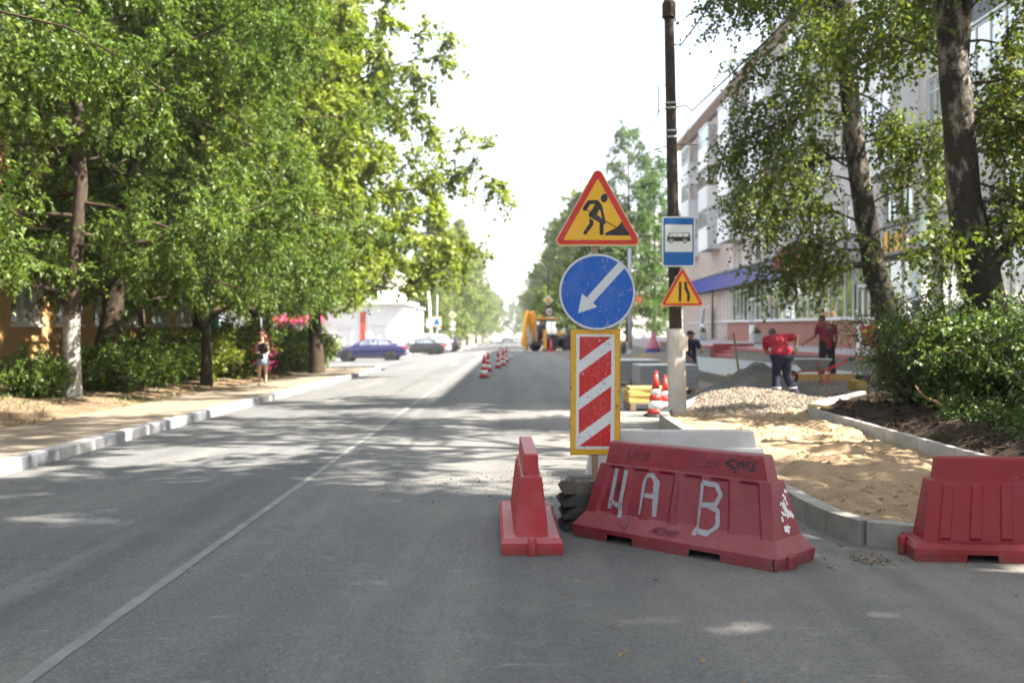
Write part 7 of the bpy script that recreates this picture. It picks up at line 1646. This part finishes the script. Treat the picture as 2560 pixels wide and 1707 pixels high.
# far left: bare pole, crossing sign, round sign, diamond
pz = zrf(-9, 100)
t = thing('utility_pole', 'slanting pale pole behind the silver estate car', 'utility pole', (-8.6, 100, pz)); part('shaft', MB().tube([(0, 0, 0), (-.45, 0, 7.0)], [.17, .12], 10), M_paleconc, t, smooth=True); part('meter_box', MB().box((-.35, -.16, 3.0), (.5, .25, .9)), M_greymet, t)
t = thing('crossing_sign', 'pedestrian crossing sign with yellow edge on a thin far pole', 'road sign', (-7.75, 95, zrf(-7.7, 95))); part('post', MB().tube([(0, 0, 0), (.05, 0, 5.6)], .06, 8), M_greymet, t); o = part('plate', MB().box((-.02, -.1, 3.0), (.95, .03, .95)), M_sgnY, t); o2 = part('white_field', MB().box((-.02, -.12, 3.0), (.82, .015, .82)), M_sgnW2, o); part('blue_triangle', MB().prism([(-.02 - .3, 2.72), (-.02 + .3, 2.72), (-.02 + .1, 3.28), (-.02 - .1, 3.28)], .012, Matrix.Translation((0, -.13, 0)) @ FRONT), M_sgnB2, o)
t = thing('parking_sign', 'round sign above two plates beside the far cars', 'road sign', (-8.9, 90, zrf(-8.9, 90))); part('post', MB().tube([(0, 0, 0), (0, 0, 3.6)], .05, 8), M_greymet, t); far_disc(t, 0, 3.2, .40, M_sgnW2, 'round_sign', -.08); part('plate', MB().box((0, -.08, 2.35), (.66, .03, .6)), M_sgnW2, t); part('plate', MB().box((0, -.08, 1.7), (.66, .03, .55)), M_sgnW2, t); part('bar_mark', MB().box((0, -.12, 3.2), (.08, .02, .45)), M_galv, t)
t = thing('priority_sign', 'diamond and round sign on a thin post at the far corner', 'road sign', (-7.1, 108, zrf(-7.1, 108))); part('post', MB().tube([(0, 0, 0), (0, 0, 4.2)], .05, 8), M_greymet, t); far_diamond(t, 0, 3.9, .48, -.08); far_disc(t, 0, 2.95, .36, M_sgnW2, 'round_sign', -.08); part('plate', MB().box((0, -.08, 2.35), (.7, .03, .32)), M_sgnW2, t)
# far pavement strip and kerb beyond the junction
sheet('far_pavement', lambda y: [-12, -9, -7.2], list(np.arange(108, 300, 12)), lambda x, y: zr(x, y) + .12, M_walk)
kf = bpy.data.objects.new('far_kerb', None); C.objects.link(kf); struct(kf); kmf = [stone_mesh('kerb_stone', 3.0, .2, .18, (M_kwhite, M_kerb)[k], 60 + k) for k in range(2)]
kerb_run(kf, [(-7.1, 107), (-7.1, 170)], 3.0, .2, .18, kmf, zr)
# odds and ends
t = thing('bell_bin', 'pink bell shaped plastic bin on a blue foot far across the site', 'bin', (8.0, 59, -.1)); part('bell', MB().lathe([(.42, .25), (.40, .4), (.22, .75), (.14, 1.0), (.13, 1.3)], 16), mat('faded_pink_plastic', (.55, .16, .20), .6, .1), t, smooth=True); part('foot', MB().lathe([(.45, 0), (.45, .24)], 16), mat('blue_plastic', (.03, .08, .30), .6, .1), t)
for k in range(6): pallet(f'empty pallet, {("bottom", "second from the bottom", "third from the bottom", "third from the top", "second from the top", "topmost")[k]} of the far pile by the grey steel post', (6.0, 61.5, -.33 + .145 * k), R(3 + (k * 37) % 7), 1.2, 1.0)
t = thing('electric_cabinet', 'green cabinet glimpsed between trunk and shrubs on the left', 'cabinet', (-10.4, 33.5, vz(-10.4, 33.5))); part('case', MB().box((0, 0, 1.0), (.55, .4, 2.0)), mat('green_enamel', (.01, .30, .10), .4, .1), t, bevel=.02); part('door', MB().box((.0, -.21, 1.05), (.48, .02, 1.7)), mat('green_enamel_door', (.015, .34, .12), .4, .1), t)
M_pinkfl = m_leaf('pink_petal', [(0, (.55, .03, .20)), (1, (.75, .10, .35))], .4, .03); PK = shrub_mesh(92, 1.5, .25, 7, 3, 4, .07, .8, M_pinkfl)
t = thing('flowering_shrub', 'slim shrub with vivid pink blossom right behind the woman', 'shrub', (-8.05, 31.6, vz(-8.1, 31.6))); link('stems', PK[0], t); link('blossom', PK[1], t)
# rubble at the verge and by the kerb
for k, (x, y, s_, lb) in enumerate(((-7.95, 12.9, .09, 'pale broken brick lying on the verge'), (-8.15, 13.05, .06, 'small stone beside the broken brick'))):
    mb = MB().box((0, 0, s_ * .5), (s_ * 2.4, s_ * 1.3, s_), taper=.9); o = part('broken_brick', mb, M_kerb, bevel=.012); o.location = (x, y, vz(x, y)); o.rotation_euler = (R(8), R(-6), .6 + k); tag(o, lb, 'stone')

# ------------------------------------------------------------------ summer haze down the street
hz = NT('haze_air'); pv = hz.n('ShaderNodeVolumePrincipled'); pv.inputs['Color'].default_value = (.95, .97, 1, 1); pv.inputs['Density'].default_value = .00048; pv.inputs['Anisotropy'].default_value = .2
hz.l(pv.outputs[0], hz.out.inputs['Volume'])
o = part('haze', MB().box((0, 700, 8), (3400, 4800, 50)), hz.mat); o['kind'] = 'stuff'; tag(o, 'thin bright summer haze filling the street', 'haze')
